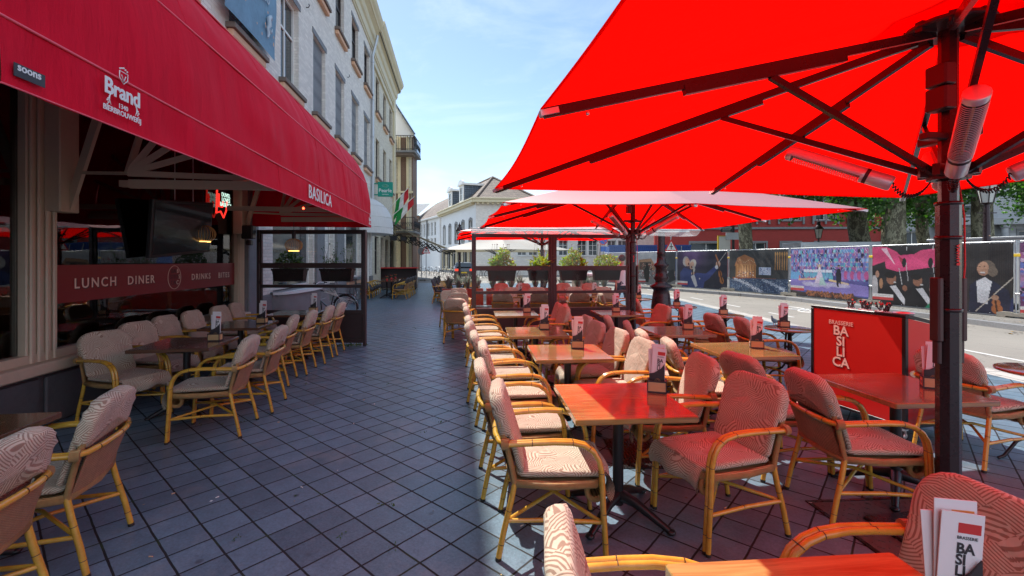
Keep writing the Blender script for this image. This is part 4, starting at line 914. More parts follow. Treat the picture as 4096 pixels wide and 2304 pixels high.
# ---- tables
def make_table(name, wood, lx=0.72, ly=0.74):
    t = thing(name, 'x', 'table')
    mb = MB(); mb.box(-lx/2, lx/2, -ly/2, ly/2, 0.715, 0.75, wood, b=0.006); mb.build('tabletop', t)
    mb = MB(); mb.tube([(0, 0, 0.07), (0, 0, 0.70)], 0.035, 'black', 14); mb.box(-0.2, 0.2, -0.025, 0.025, 0.69, 0.714, 'black'); mb.box(-0.025, 0.025, -0.2, 0.2, 0.687, 0.712, 'black'); mb.build('column', t)
    mb = MB()
    for k in range(4):
        a = R(45+90*k); c, s_ = math.cos(a), math.sin(a)
        mb.tube([(0.02*c, 0.02*s_, 0.13), (0.12*c, 0.12*s_, 0.115), (0.25*c, 0.25*s_, 0.06), (0.34*c, 0.34*s_, 0.022)], [0.04, 0.032, 0.024, 0.02], 'black', 8)
        mb.ball((0.35*c, 0.35*s_, 0.018), 0.03, 'black', 8, None, (1, 1, 0.55))
    mb.build('base', t)
    return t
def make_holder():
    t = thing('menu_holder', 'x', 'menu holder')
    mb = MB()
    mb.box(-0.07, 0.07, -0.045, 0.045, 0.0, 0.012, 'ink')
    for y in (-0.045, 0.039): mb.box(-0.07, 0.07, y, y+0.006, 0.012, 0.082, 'lightwood')
    for x in (-0.07, 0.064): mb.box(x, x+0.006, -0.039, 0.039, 0.012, 0.085, 'lightwood')
    for x in (-0.073, 0.066):
        for y in (-0.048, 0.041): mb.box(x, x+0.008, y, y+0.008, 0.0, 0.09, 'ink')
    for y in (-0.048, 0.041):
        for z in (0.004, 0.078): mb.box(-0.065, 0.066, y, y+0.008, z, z+0.01, 'ink')
    for x in (-0.073, 0.066):
        for z in (0.004, 0.078): mb.box(x, x+0.008, -0.04, 0.041, z, z+0.01, 'ink')
    mb.box(-0.0752, -0.0735, -0.025, 0.022, 0.03, 0.062, 'white'); mb.box(-0.0762, -0.0753, -0.02, 0.0, 0.035, 0.057, 'green'); mb.box(-0.0762, -0.0753, 0.004, 0.018, 0.035, 0.057, 'paperred')
    mb.build('tray', t)
    mb = MB(); prof = [(-0.058, 0.0), (0.058, 0.0), (0.058, 0.19), (0.03, 0.155), (-0.02, 0.125), (-0.058, 0.118)]
    mb.prism(prof, 0.0, 0.006, 'ink', XF((0.0, 0.0, 0.012), (1, 0, 0), (0, 0, 1), (0, -1, 0)))
    mb.tube([(0.005+0.022*math.cos(i*math.pi/8), -0.0065, 0.075+0.022*math.sin(i*math.pi/8)) for i in range(16)], 0.0012, 'gold', 4, closed=True)
    mb.tube([(0.005+0.014*math.cos(i*math.pi/8), -0.0065, 0.075+0.014*math.sin(i*math.pi/8)) for i in range(16)], 0.0012, 'gold', 4, closed=True)
    mb.build('clip_plate', t)
    for k, (dx, tilt, h, m2) in enumerate(((0.0, 0.0, 0.30, 'paperred'), (0.006, 0.03, 0.325, 'paperorange'), (-0.004, 0.06, 0.29, 'paperred'))):
        mb = MB(); X = Matrix.Translation((dx, 0.006+k*0.005, 0.012)) @ Matrix.Rotation(R(4-3*k), 4, 'Y') @ Matrix.Rotation(-tilt, 4, 'X')
        mb.box(-0.052, 0.052, 0, 0.003, 0.0, h, 'paper', X); mb.box(-0.01, 0.045, -0.0008, -0.0002, h-0.05, h-0.025, m2, X)
        mb.box(-0.052, 0.052, 0.0032, 0.0045, 0.0, h-0.004, 'paperred', X)
        if k == 0:
            for i, s_ in enumerate(('BA', 'SI', 'LI', 'CA')): mb.text(s_, X @ Vector((-0.012, -0.001, 0.20-i*0.028)), X.to_3x3() @ Vector((1, 0, 0)), X.to_3x3() @ Vector((0, 0, 1)), 0.036, 'ink', 0.0004, bold=0.03)
            mb.text('BRASSERIE', X @ Vector((-0.012, -0.001, 0.235)), X.to_3x3() @ Vector((1, 0, 0)), X.to_3x3() @ Vector((0, 0, 1)), 0.011, 'ink', 0.0004)
        mb.build('menu_card', t)
    return t
TB = make_table('square_table', 'table'); TBD = make_table('square_table', 'darktable', 0.76, 0.76); HD = make_holder(); HD.scale = (0.86, 0.86, 0.96)
def make_round():
    t = thing('round_bistro_table', 'x', 'table')
    mb = MB(); mb.lathe([(0.0, 0.722), (0.27, 0.722), (0.295, 0.728), (0.30, 0.738), (0.296, 0.748), (0.285, 0.752), (0.0, 0.752)], 'table', 32); mb.build('tabletop', t)
    mb = MB()
    for k in range(3):
        a = R(30+120*k); c, s_ = math.cos(a), math.sin(a)
        mb.tube([(0.03*c, 0.03*s_, 0.70), (0.045*c, 0.045*s_, 0.5), (0.03*c, 0.03*s_, 0.30), (0.08*c, 0.08*s_, 0.22), (0.20*c, 0.20*s_, 0.16), (0.29*c, 0.29*s_, 0.03), (0.33*c, 0.33*s_, 0.012)], 0.013, 'black', 8)
        mb.tube([(0.12*c, 0.12*s_, 0.72), (0.05*c, 0.05*s_, 0.66)], 0.01, 'black', 6)
    for z in (0.3, 0.5, 0.69): mb.lathe([(0.04, z-0.012), (0.05, z), (0.04, z+0.012)], 'black', 14)
    mb.tube([(0, 0, 0.2), (0, 0, 0.72)], 0.016, 'black', 8); mb.build('iron_base', t)
    return t
RT = make_round(); used = {}
def place(src, x, y, z, deg, label, group):
    if src.name not in used:
        used[src.name] = 1; src.location = (x, y, z); src.rotation_euler.z = R(deg); src['label'] = label; src['group'] = group; return src
    return dup(src, (x, y, z), R(deg), label, group)
GT, GL, GH, GR = 'square wooden terrace tables', 'dark tables along the window', 'menu holders on the tables', 'round bistro tables by the road'
def table(x, y, lab, hl=None, hdx=0.2, hdy=0.05, hdeg=-12, dark=False, deg=4.3):
    place(TBD if dark else TB, x, y, 0, deg, lab, GL if dark else GT)
    if hl:
        h = place(HD, x+hdx, y+hdy, 0.7505, hdeg, hl, GH)
# right group
table(0.69, 2.96, 'square table nearest the walkway corner, half sunlit and half in red shade', 'menu holder on the half sunlit table in front', 0.30, 0.15, -18)
table(0.55, 4.50, 'second square table from the camera beside the walkway row', 'menu holder on the second table of the walkway row', 0.12, 0.16, -5)
table(0.30, 5.78, 'third square table of the walkway row', 'menu holder on the third table of the walkway row', 0.12, 0.16, 0)
table(0.06, 7.75, 'fourth square table of the walkway row, just before the glass screen', 'menu holder on the last table before the glass screen', 0.2, 0.16, 5)
table(2.74, 3.25, 'dark red square table in front of the red service station', 'menu holder on the table before the red service station', 0.22, -0.05, -28)
table(2.33, 4.62, 'square shaded table left of the red service station', 'menu holder on the table left of the red service station', 0.18, 0.05, -20)
table(2.10, 5.85, 'square shaded table in front of the dark lamp post', 'menu holder on the table in front of the lamp post', 0.2, 0.1, -12)
table(1.80, 7.85, 'square table before the glass screen behind the middle parasol pole', 'menu holder on the striped sunlit table by the glass screen', 0.02, 0.12, 0)
table(0.84, 1.01, 'glossy red lit tabletop cut by the bottom edge of the picture', 'large menu holder with menus closest to the camera', 0.215, 0.07, -10)
def rtable(x, y, lab, hl=None, deg=20, hdx=0.02):
    place(RT, x, y, 0, deg, lab, GR)
    if hl: place(HD, x+hdx, y+0.08, 0.7525, -10, hl, GH)
rtable(3.68, 6.05, 'round bistro table left of the red service station, nearest the pigeon', 'menu holder on the round table beside the service station', 10, -0.02)
rtable(3.50, 7.5, 'round bistro table second from the service station', 'menu holder on the second round table by the road')
rtable(3.30, 8.9, 'round bistro table right of the dark lamp post in full sun', 'menu holder on the sunlit round table behind the lamp post', 20, -0.05)
rtable(2.98, 10.7, 'round bistro table just left of the lamp post beyond the pole', 'menu holder on the farthest round table left of the lamp post')
rtable(4.36, 3.72, 'round bistro table cut by the right edge of the picture')
# left group
table(-3.55, 4.97, 'dark square table under the window band with a menu holder', 'menu holder on the nearest complete window table', 0.23, 0.12, 6, True, 10)
table(-3.82, 6.4, 'second dark square table along the restaurant window', 'menu holder on the second window table', 0.25, 0.1, 0, True, 8)
table(-3.72, 7.85, 'third dark square table, in front of the left glass screen', 'menu holder on the table before the left glass screen', 0.25, 0.1, 0, True, 8)
table(-3.00, 2.28, 'corner of a dark square table at the left edge of the picture', None, dark=True, deg=8)

P = 'patterned cane armchair'
for x, y, d, l in (
    (0.23, 2.74, 0, P+' in the sun at the near left of the half sunlit table'),
    (0.08, 3.40, 2, P+' behind the nearest sunlit one at the same table'),
    (0.05, 4.18, 3, P+' on the walkway side, near seat of the second table'),
    (-0.08, 4.80, 5, P+' on the walkway side, far seat of the second table'),
    (-0.20, 5.50, 2, P+' on the walkway side, near seat of the third table'),
    (-0.27, 6.10, 2, P+' on the walkway side, far seat of the third table'),
    (-0.42, 7.32, 4, P+' on the walkway side, near seat of the fourth table'),
    (-0.50, 7.95, 2, P+' on the walkway side, far seat of the fourth table'),
    (1.29, 2.86, 197, P+' glowing red, facing left at the near table'),
    (1.20, 3.58, 184, P+' half in white sun, far right seat of the near table'),
    (0.95, 4.30, 186, P+' facing left, near right seat of the second table'),
    (0.86, 4.92, 190, P+' facing left, far right seat of the second table'),
    (0.74, 5.55, 184, P+' facing left, near right seat of the third table'),
    (0.70, 6.12, 184, P+' facing left, far right seat of the third table'),
    (0.55, 7.35, 188, P+' with a bright sun stripe, near right seat of the fourth table'),
    (0.50, 7.98, 186, P+' facing left, far right seat of the fourth table'),
    (2.28, 3.02, -2, P+' seen from behind at the table before the service station'),
    (2.12, 3.68, 14, P+' second back at the table before the service station'),
    (1.80, 4.28, -8, P+' near left seat of the table left of the service station'),
    (1.70, 4.85, 0, P+' far left seat of the table left of the service station'),
    (1.72, 5.50, -6, P+' near left seat of the table before the lamp post'),
    (1.60, 6.05, -4, P+' far left seat of the table before the lamp post'),
    (1.22, 7.72, -10, P+' with a sun patch on its top, left of the screen table'),
    (2.22, 7.55, 190, P+' with a diagonal sun stripe beside the middle pole'),
    (3.30, 5.88, -6, P+' with its woven back to the square tables, at the first round table'),
    (3.12, 6.40, 4, P+' behind the first round table, back to the camera'),
    (3.02, 7.12, -4, P+' at the second round table, facing the road'),
    (2.86, 7.75, 6, P+' at the second round table behind the other seat'),
    (2.72, 8.95, 3, P+' in the sun at the third round table'),
    (2.35, 10.4, 0, P+' in the sun left of the lamp post'),
    (3.90, 3.86, 12, P+' right of the parasol pole facing the road'),
    (0.45, 1.22, -2, P+' at the bottom edge, left of the cut off red tabletop'),
    (1.26, 1.42, 188, P+' with a large red lit backrest at the lower right corner')):
    chair(x, y, d, l)
GW = 'patterned cane armchairs along the restaurant window'
for x, y, d, l in (
    (-4.02, 4.72, -12, P+' against the window at the left of the first full table'),
    (-4.26, 5.50, -4, P+' against the window, second from the left'),
    (-4.40, 6.18, 6, P+' against the window, third from the left'),
    (-4.46, 6.80, 4, P+' against the window, fourth from the left'),
    (-4.52, 7.50, 6, P+' against the window, fifth from the left'),
    (-4.60, 8.12, 6, P+' against the window, farthest, before the stone column'),
    (-2.88, 4.40, 192, P+' on the aisle side, near seat of the first window table'),
    (-2.93, 5.08, 192, P+' on the aisle side, far seat of the first window table'),
    (-3.27, 6.10, 190, P+' on the aisle side, near seat of the second window table'),
    (-3.28, 6.72, 190, P+' on the aisle side, far seat of the second window table'),
    (-3.30, 7.42, 190, P+' on the aisle side, near seat of the third window table'),
    (-3.34, 8.05, 190, P+' on the aisle side, far seat beside the left glass screen'),
    (-2.58, 2.50, 196, P+' turned away at the lower left, leg in the corner'),
    (-2.42, 1.84, 190, P+' cut off by the lower left corner of the picture')):
    chair(x, y, d, l, GW)
# behind the glass screen
GS = 'patterned cane armchairs behind the glass screen'
table(0.25, 11.6, 'square table behind the left half of the glass screen', 'menu holder seen through the left half of the screen', -0.05, 0.1)
table(2.05, 11.8, 'square table behind the right half of the glass screen', 'menu holder seen through the right half of the screen', 0.1, 0.1)
table(-0.05, 13.8, 'farther square table behind the left half of the screen')
table(2.0, 13.9, 'farther square table behind the right half of the screen')
for x, y, d, l in (
    (-1.05, 9.25, 76, P+' standing left of the glass screen post, back to the camera'),
    (-1.22, 10.15, -90, P+' facing the camera, left of the glass screen'),
    (-1.45, 11.1, -70, P+' farther left of the screen facing the camera'),
    (-1.38, 11.9, -80, P+' last one left of the screen, by the dark chairs'),
    (-0.15, 11.0, 80, P+' behind the screen, near seat at the left table'),
    (0.60, 10.95, 95, P+' behind the screen, near right seat at the left table'),
    (0.0, 12.3, -90, P+' behind the screen, far left seat at the left table'),
    (0.65, 12.35, -95, P+' behind the screen, far right seat at the left table'),
    (1.60, 11.05, 88, P+' behind the screen, near left seat at the right table'),
    (2.25, 11.1, 94, P+' behind the screen, near right seat at the right table'),
    (1.75, 12.45, -90, P+' behind the screen, far left seat at the right table'),
    (2.5, 12.5, -96, P+' behind the screen, far right seat at the right table'),
    (2.9, 11.6, 175, P+' behind the screen, end seat by the lamp post'),
    (-0.35, 14.5, -88, P+' in the second row behind the screen, left'),
    (0.35, 14.5, -92, P+' in the second row behind the screen, middle'),
    (1.7, 14.6, -88, P+' in the second row behind the screen, right'),
    (2.5, 14.5, -92, P+' in the second row behind the screen, far right')):
    chair(x, y, d, l, GS)
# dark chairs of the next cafes
GD = 'charcoal cushioned cane armchairs of the next cafe'
C_ = 'charcoal cane armchair'
for i in range(6): chair(-2.75-0.12*i+(0.15 if i % 2 else 0), 17.6+0.85*i, 4, C_+' by the walkway on the right, %s from front' % ('first', 'second', 'third', 'fourth', 'fifth', 'sixth')[i], GD, True)
for i in range(5): chair(-1.55-0.12*i, 17.5+1.1*i, 186, C_+' on the inner side of the right cafe tables, %s from the front' % ('first', 'second', 'third', 'fourth', 'fifth')[i], GD, True)
for i in range(5): chair(-6.35-0.12*i, 19.6+0.72*i, 6, C_+' against the left house wall, %s from the front' % ('first', 'second', 'third', 'fourth', 'fifth')[i], GD, True)
for i in range(4): chair(-4.75-0.10*i, 19.4+0.95*i, 184, C_+' on the aisle side under the dark awning, %s from the front' % ('first', 'second', 'third', 'fourth')[i], GD, True)
for i in range(3): place(TBD, -5.5-0.13*i, 20.0+1.25*i, 0, 7, 'small dark cafe table by the left wall, %s from the front' % ('first', 'second', 'third')[i], 'tables of the next cafe')
for i in range(4): place(TB, -2.15-0.13*i, 17.9+1.25*i, 0, 7, 'slatted cafe table right of the walkway, %s from the front' % ('first', 'second', 'third', 'fourth')[i], 'tables of the next cafe')
nm = ('first', 'second', 'third', 'fourth', 'fifth', 'sixth')
for i, (x, y) in enumerate(((-5.5, 20.0), (-5.63, 21.25), (-5.76, 22.5), (-2.15, 17.9), (-2.28, 19.15), (-2.41, 20.4))):
    mb = MB(); mb.lathe([(0.0, 0), (0.035, 0), (0.045, 0.09), (0.04, 0.09), (0.0, 0.08)], 'paperred', 10)
    for k in range(9): a = k*0.7; mb.tube([(0, 0, 0.08), (0.05*math.cos(a), 0.05*math.sin(a), 0.16+0.02*(k % 3))], 0.004, 'herb', 4); mb.ball((0.05*math.cos(a), 0.05*math.sin(a), 0.17+0.02*(k % 3)), 0.018, 'flagred' if k % 2 else 'herb', 6)
    tag(mb.build('flower_pot', None, (x, y, 0.751)), 'small red flower pot on the %s cafe table %s' % (nm[i % 3], 'by the left wall' if i < 3 else 'right of the walkway'), 'flower pot', 'red flower pots on cafe tables')
# ---------------------------------------------------------------- parasols
def make_umbrella(name, label, cx, cy, hx, hy, ze, za, rot, cloth='canopy', heaters=True, sub=12, zs=2.17):
    t = thing(name, label, 'parasol', (cx, cy, 0), rot)
    apex = Vector((0, 0, za))
    rim = [(-hx, -hy), (0, -hy), (hx, -hy), (hx, 0), (hx, hy), (0, hy), (-hx, hy), (-hx, 0)]
    rimz = [ze, ze+0.03, ze, ze+0.03, ze, ze+0.03, ze, ze+0.03]
    mb = MB()
    for k in range(8):
        A = Vector((*rim[k], rimz[k])); B = Vector((*rim[(k+1) % 8], rimz[(k+1) % 8]))
        def P_(u, v, A=A, B=B):
            e = A.lerp(B, u); p = apex.lerp(e, v); sag = math.sin(math.pi*u)
            p.z -= 0.05*sag*v*(1.15-v)*2; c = Vector((0, 0, p.z)); p += (c-p)*0.012*sag*v*v
            return p
        vs = [P_(i/sub, j/sub) for j in range(sub+1) for i in range(sub+1)]; w = sub+1
        mb.add(vs, [(j*w+i, j*w+i+1, (j+1)*w+i+1, (j+1)*w+i) for j in range(sub) for i in range(sub)], cloth, True)
        hem = [P_(i/sub, 1) for i in range(sub+1)]
        mb.tube([p+Vector((0, 0, -0.004)) for p in hem], 0.007, cloth, 5)
    mb.build('canopy', t)
    mb = MB(); mb.lathe([(0.42, za-0.02), (0.30, za+0.05), (0.1, za+0.10), (0.0, za+0.12)], cloth, 8); mb.build('vent_cap', t)
    big = heaters
    r = 0.058
    mb = MB(); mb.lathe([(r, 0.0), (r, zs-0.2)], 'pole', 8, smooth=False); mb.lathe([(r*0.8, zs-0.2), (r*0.8, za-0.12)], 'pole', 8, smooth=False)
    for z in (1.35, zs-0.4, zs-0.2): mb.lathe([(r, z), (r+0.006, z+0.002), (r+0.006, z+0.02), (r, z+0.022)], 'pole', 12)
    mb.build('pole', t)
    mb = MB(); mb.box(-0.28, 0.28, -0.28, 0.28, 0.0, 0.03, 'pole', b=0.01); mb.tube([(0, 0, 0.03), (0, 0, 0.12)], 0.08, 'pole', 14); mb.build('base_plate', t)
    mb = MB(); mb.lathe([(0.0, za-0.13), (0.2, za-0.13), (0.21, za-0.12), (0.2, za-0.10), (0.0, za-0.095)], 'frame', 16, smooth=False)
    for k in range(8): a = k*math.pi/4; mb.box(-0.02, 0.02, 0.1, 0.2, za-0.15, za-0.09, 'frame', Matrix.Rotation(a, 4, 'Z'))
    mb.build('hub_plate', t)
    mb = MB(); mb.lathe([(r+0.0, zs-0.05), (0.10, zs-0.05), (0.10, zs+0.0), (r, zs)], 'frame', 12, smooth=False)
    for k in range(8): a = k*math.pi/4+0.3; mb.box(-0.018, 0.018, 0.08, 0.14, zs-0.03, zs+0.035, 'frame', Matrix.Rotation(a, 4, 'Z'))
    mb.build('slider', t)
    for k in range(8):
        e = Vector((*rim[k], rimz[k]-0.03)); s0 = Vector((0, 0, za-0.13)); d = (e-s0)
        a = s0 + d*0.04; mb = MB(); mb.bar(a, s0+d*0.997, 0.028, 0.05, 'pole'); mb.bar(s0+d*0.28-Vector((0, 0, .03)), s0+d*0.68-Vector((0, 0, .03)), 0.036, 0.05, 'pole')
        mb.bar(s0+d*0.965, s0+d*1.004, 0.05, 0.03, 'silver'); mb.ball(s0+d*0.9-Vector((0, 0, .045)), 0.012, 'silver', 6)
        mb.build('rib', t)
        h = d.copy(); h.z = 0; h.normalize()
        mid = s0+d*(0.36 if k % 2 == 0 else 0.47)-Vector((0, 0, .05)); st = Vector((0, 0, zs-0.01))+h*0.10
        mb = MB(); mb.bar(st, mid, 0.026, 0.036, 'pole'); mb.build('strut', t)
        if heaters and k % 2 == 0 and (heaters is True or k in heaters):
            dd = (mid-st); L_ = dd.length; dn = dd.normalized(); sd_ = dn.cross(Vector((0, 0, 1))).normalized(); up = sd_.cross(dn)
            o = st+dn*0.12-up*0.10; X = XF(o, sd_, up, -dn); X = XF(o, sd_, up, dn)
            mb = MB(); ln = 0.62
            mb.lathe([(0.0, 0.0), (0.042, 0.0), (0.048, 0.012), (0.048, 0.13)], 'silver', 14, X)
            mb.lathe([(0.049, 0.13), (0.049, 0.15)], 'ink', 14, X); mb.lathe([(0.048, 0.15), (0.05, 0.155), (0.05, 0.17)], 'silver', 14, X)
            mb.lathe([(0.05, 0.17), (0.05, ln-0.04)], 'silver', 14, X, a0=R(-20), a1=R(200))
            mb.lathe([(0.05, ln-0.04), (0.05, ln-0.008), (0.042, ln), (0.0, ln)], 'silver', 14, X)
            for i in range(30):
                z = 0.18+i*(ln-0.235)/29; mb.tube([X @ Vector((0.049*math.cos(R(a)), 0.049*math.sin(R(a)), z)) for a in range(198, 343, 18)], 0.0022, 'silver', 4)
            mb.build('heater', t)
            mb = MB(); mb.lathe([(0.04, 0.175), (0.04, ln-0.05)], 'ink', 10, X, a0=R(-10), a1=R(190)); mb.tube([X @ Vector((0, -0.012, 0.18)), X @ Vector((0, -0.012, ln-0.05))], 0.006, 'gold', 6); mb.build('heater_tube', t)
            mb = MB(); n = 90; 
            path = [st+dn*0.12-up*0.10, st+dn*0.02-up*0.19, Vector((0, 0, zs-0.14))+h*0.12, Vector((0, 0, zs-0.06))+h*0.08]
            def bez(q): 
                a_, b_, c_, d_ = path; return a_*(1-q)**3+b_*3*q*(1-q)**2+c_*3*q*q*(1-q)+d_*q**3
            mb.tube([bez(i/n)+sd_*0.014*math.cos(i*1.1)+up*0.014*math.sin(i*1.1) for i in range(n+1)], 0.004, 'black', 5); mb.build('coiled_cable', t)
    mb = MB(); mb.box(-0.13, -0.05, -0.09, 0.03, zs+0.34, zs+0.47, 'frame', b=0.01); mb.box(-0.13, -0.05, -0.09, 0.03, zs+0.48, zs+0.60, 'frame', b=0.01); mb.box(-0.17, 0.17, -0.03, 0.03, zs+0.18, zs+0.22, 'frame', b=0.008); mb.box(-0.03, 0.03, -0.16, 0.16, zs+0.175, zs+0.225, 'frame', b=0.008)
    mb.build('junction_box', t)
    mb = MB()
    for sg in (-1, 1):
        mb.box(sg*0.062, sg*0.098, -0.03, 0.03, 1.18, 1.55, 'frame', b=0.008); mb.box(sg*0.062, sg*0.09, -0.02, 0.02, 1.05, 1.18, 'frame', b=0.006)
    mb.tube([(0.07, -0.02, 1.45), (0.075, -0.03, 1.62), (0.07, -0.03, 1.9), (0.06, 0, zs)], 0.005, 'paperred', 6)
    mb.build('crank_bracket', t)
    mb = MB(); mb.text('BAHAMA', (-0.0, -r-0.003, 1.62), (0, 0, 1), (-1, 0, 0), 0.03, 'signred', 0.001, bold=0.02); mb.build('lettering', t)
    return t
make_umbrella('square_parasol', 'large red square parasol overhead at the right, with silver heaters', 2.55, 2.66, 2.42, 2.42, 2.40, 3.12, UMB_ROT, heaters=True, sub=16)
make_umbrella('square_parasol', 'second red square parasol above the middle tables', 2.22, 8.36, 2.65, 2.15, 2.40, 3.22, UMB_ROT)
make_umbrella('square_parasol', 'third red square parasol behind the glass screen', 0.95, 14.35, 2.65, 2.4, 2.40, 3.03, UMB_ROT, heaters=False)
make_umbrella('square_parasol', 'beige square parasol of the next cafe down the street', -0.6, 23.0, 2.9, 2.9, 2.12, 2.95, UMB_ROT, 'beige_cloth', heaters=False, zs=1.9)
# clear vinyl gutters joining the parasols
def gutter(y, x0, x1, label):
    t = thing('rain_gutter', label, 'rain gutter', (0, y, 0), R(7.0), 'clear rain gutters between the parasols')
    mb = MB(); mb.grid(lambda u, v: (x0+(x1-x0)*u, -0.28+0.56*v, 2.40-0.13*math.sin(math.pi*v)+0.012*math.sin(u*23+v*5)), 60, 8, 'plastic'); mb.build('vinyl_sheet', t)
    mb = MB(); mb.tube([(x0, -0.29, 2.40), (x1, -0.29, 2.41)], 0.018, 'white_cloth', 8); mb.tube([(x0, 0.29, 2.40), (x1, 0.29, 2.41)], 0.018, 'white_cloth', 8); mb.build('edge_roll', t)
gutter(11.15, -1.0, 4.75, 'clear vinyl rain gutter behind the second red parasol')

# ---------------------------------------------------------------- glass screens
def screen(name, label, x0, y0, x1, y1, H, panels, low, solid_h, wood='frame', r1=1.12, r2=1.50):
    d = Vector((x1-x0, y1-y0, 0)); L_ = d.length; a = math.atan2(d.y, d.x)
    t = thing(name, label, 'glass screen', (x0, y0, 0), a); w = L_/panels
    for k in range(panels):
        a0, a1 = k*w, (k+1)*w
        mb = MB(); mb.box(a0, a0+0.055, -0.04, 0.04, 0.0, H, wood, b=0.006); mb.box(a1-0.055, a1, -0.04, 0.04, 0.0, H, wood, b=0.006); mb.box(a0-0.12 if k == 0 else a0, a0+0.1, -0.12, 0.12, 0.0, 0.012, wood)
        X = XF((0, 0, 0))
        for z, h in ((0.06, 0.07), (solid_h, 0.07), (r1, 0.06), (r2, 0.10), (H-0.08, 0.08)): mb.box(a0+0.056, a1-0.056, -0.03, 0.03, z, z+h, wood, b=0.005)
        for x in (a0+0.056, a1-0.09): mb.box(x, x+0.034, -0.025, 0.025, 0.131, H-0.081, wood)
        for z in (0.5, 1.2, 1.6, 2.0): mb.box(a0+0.05, a0+0.065, -0.05, -0.035, z, z+0.06, 'black'); mb.box(a1-0.065, a1-0.05, -0.05, -0.035, z, z+0.06, 'black')
        mb.build('frame', t)
        mb = MB(); mb.box(a0+0.09, a1-0.09, -0.012, 0.012, 0.131, solid_h-0.001, low); mb.build('solid_panel', t)
        for z0, z1 in ((solid_h+0.07, r1), (r1+0.06, r2), (r2+0.10, H-0.08)):
            mb = MB(); mb.box(a0+0.088, a1-0.088, -0.004, 0.004, z0-0.006, z1+0.006, 'screenglass'); mb.build('pane', t)
    return t, w, a
def leaf_cluster(mb, c, n, rx, ry, rz, size, m, up=0.0, rnd=random):
    for _ in range(n):
        while True:
            p = Vector((rnd.uniform(-1, 1), rnd.uniform(-1, 1), rnd.uniform(-1, 1)))
            if p.length < 1: break
        p = Vector((p.x*rx, p.y*ry, p.z*rz))+Vector(c)
        d = Vector((rnd.gauss(0, 1), rnd.gauss(0, 1), rnd.gauss(0, .7)+up)).normalized(); s_ = d.cross(Vector((rnd.gauss(0, 1), rnd.gauss(0, 1), rnd.gauss(0, 1)))).normalized()
        k = size*rnd.uniform(0.6, 1.3); mb.add([p-s_*k*0.1, p+d*k*0.5-s_*k*0.33, p+d*k, p+d*k*0.5+s_*k*0.33], [(0, 1, 2, 3)], m)
def fern(mb, c, n, L_, m, rnd=random):
    for _ in range(n):
        a = rnd.uniform(0, 6.28); e = rnd.uniform(0.4, 1.4); l = L_*rnd.uniform(0.6, 1.1); pts = []
        for i in range(9):
            q = i/8; pts.append(Vector(c)+Vector((math.cos(a)*l*q*math.cos(e)*1.1, math.sin(a)*l*q*math.cos(e)*1.1, l*(q*math.sin(e)-0.45*q*q*math.cos(e)))))
        for i in range(8):
            p, q2 = pts[i], pts[i+1]; d = (q2-p); s_ = d.cross(Vector((0, 0, 1))); s_ = s_.normalized() if s_.length > 1e-6 else Vector((1, 0, 0)); w = l*0.16*(1-i/9)
            for sg in (-1, 1): mb.add([p, p+d*0.5+s_*sg*w, p+d*0.9+s_*sg*w*0.9, q2], [(0, 1, 2, 3)], m)
def plant_box(loc, rot, label, kind, w=0.62, tall=False):
    t = thing('planter_box', label, 'planter', loc, rot, 'planters hanging on the glass screens')
    mb = MB(); z1 = 0.24
    mb.add([(-w/2+.03, -.07, 0), (w/2-.03, -.07, 0), (w/2-.03, .07, 0), (-w/2+.03, .07, 0), (-w/2, -.1, z1), (w/2, -.1, z1), (w/2, .1, z1), (-w/2, .1, z1)], [(3, 2, 1, 0), (0, 1, 5, 4), (1, 2, 6, 5), (2, 3, 7, 6), (3, 0, 4, 7)], 'planter')
    mb.box(-w/2+.005, w/2-.005, -0.095, 0.095, z1-0.03, z1-0.028, 'earth'); mb.box(-w/2-.01, w/2+.01, -0.11, -0.098, z1-0.03, z1+0.01, 'planter'); mb.box(-w/2-.01, w/2+.01, 0.098, 0.11, z1-0.03, z1+0.01, 'planter'); mb.build('box', t)
    mb = MB()
    if kind == 'fern': fern(mb, (0, 0, z1), 85, 0.52, 'fern'); leaf_cluster(mb, (0, 0, z1+0.12), 300, w*0.5, 0.13, 0.16, 0.06, 'fern')
    elif kind == 'bush': leaf_cluster(mb, (0, 0, z1+0.14), 750, w*0.5, 0.17, 0.19, 0.06, 'fern', 0.4); leaf_cluster(mb, (0.03, 0, z1+0.34), 190, 0.15, 0.12, 0.16, 0.055, 'fern', 0.6)
    elif kind == 'daisy':
        leaf_cluster(mb, (0, 0, z1+0.15), 620, w*0.5, 0.16, 0.19, 0.055, 'fern', 0.4)
        for i in range(40): mb.ball((random.uniform(-.2, .2), random.uniform(-.12, .12), z1+random.uniform(.15, .34)), 0.012, 'white', 5, None, (1, 1, .5))
    elif kind == 'leafy': leaf_cluster(mb, (0, 0, z1+0.14), 330, w*0.42, 0.14, 0.2, 0.075, 'herb')
    else:
        for i in range(26):
            x = random.uniform(-w*.45, w*.45); l = random.uniform(.2, .5); q = (x+random.uniform(-.12, .12), random.uniform(-.12, .12), z1+l)
            mb.tube([(x, 0, z1), ((x+q[0])/2, q[1]/2, z1+l*.55), q], 0.003, 'herb', 4); leaf_cluster(mb, q, 3, .03, .03, .03, .035, 'herb'); leaf_cluster(mb, (x, 0, z1+l*.4), 6, .05, .05, .08, .045, 'herb')
    if tall:
        for i in range(8):
            x = random.uniform(-.25, .25); mb.tube([(x, 0, z1+.1), (x+.03, .02, z1+.38), (x+.05, .03, z1+.55)], 0.003, 'herb', 4); mb.ball((x+.05, .03, z1+.56), .012, 'corten', 5)
    mb.build('plants', t)
t_, w_, a_ = screen('glass_screen', 'dark framed glass screen at the left end of the window terrace', -4.93, 8.82, -2.82, 8.80, 2.24, 1, 'frame', 0.62)
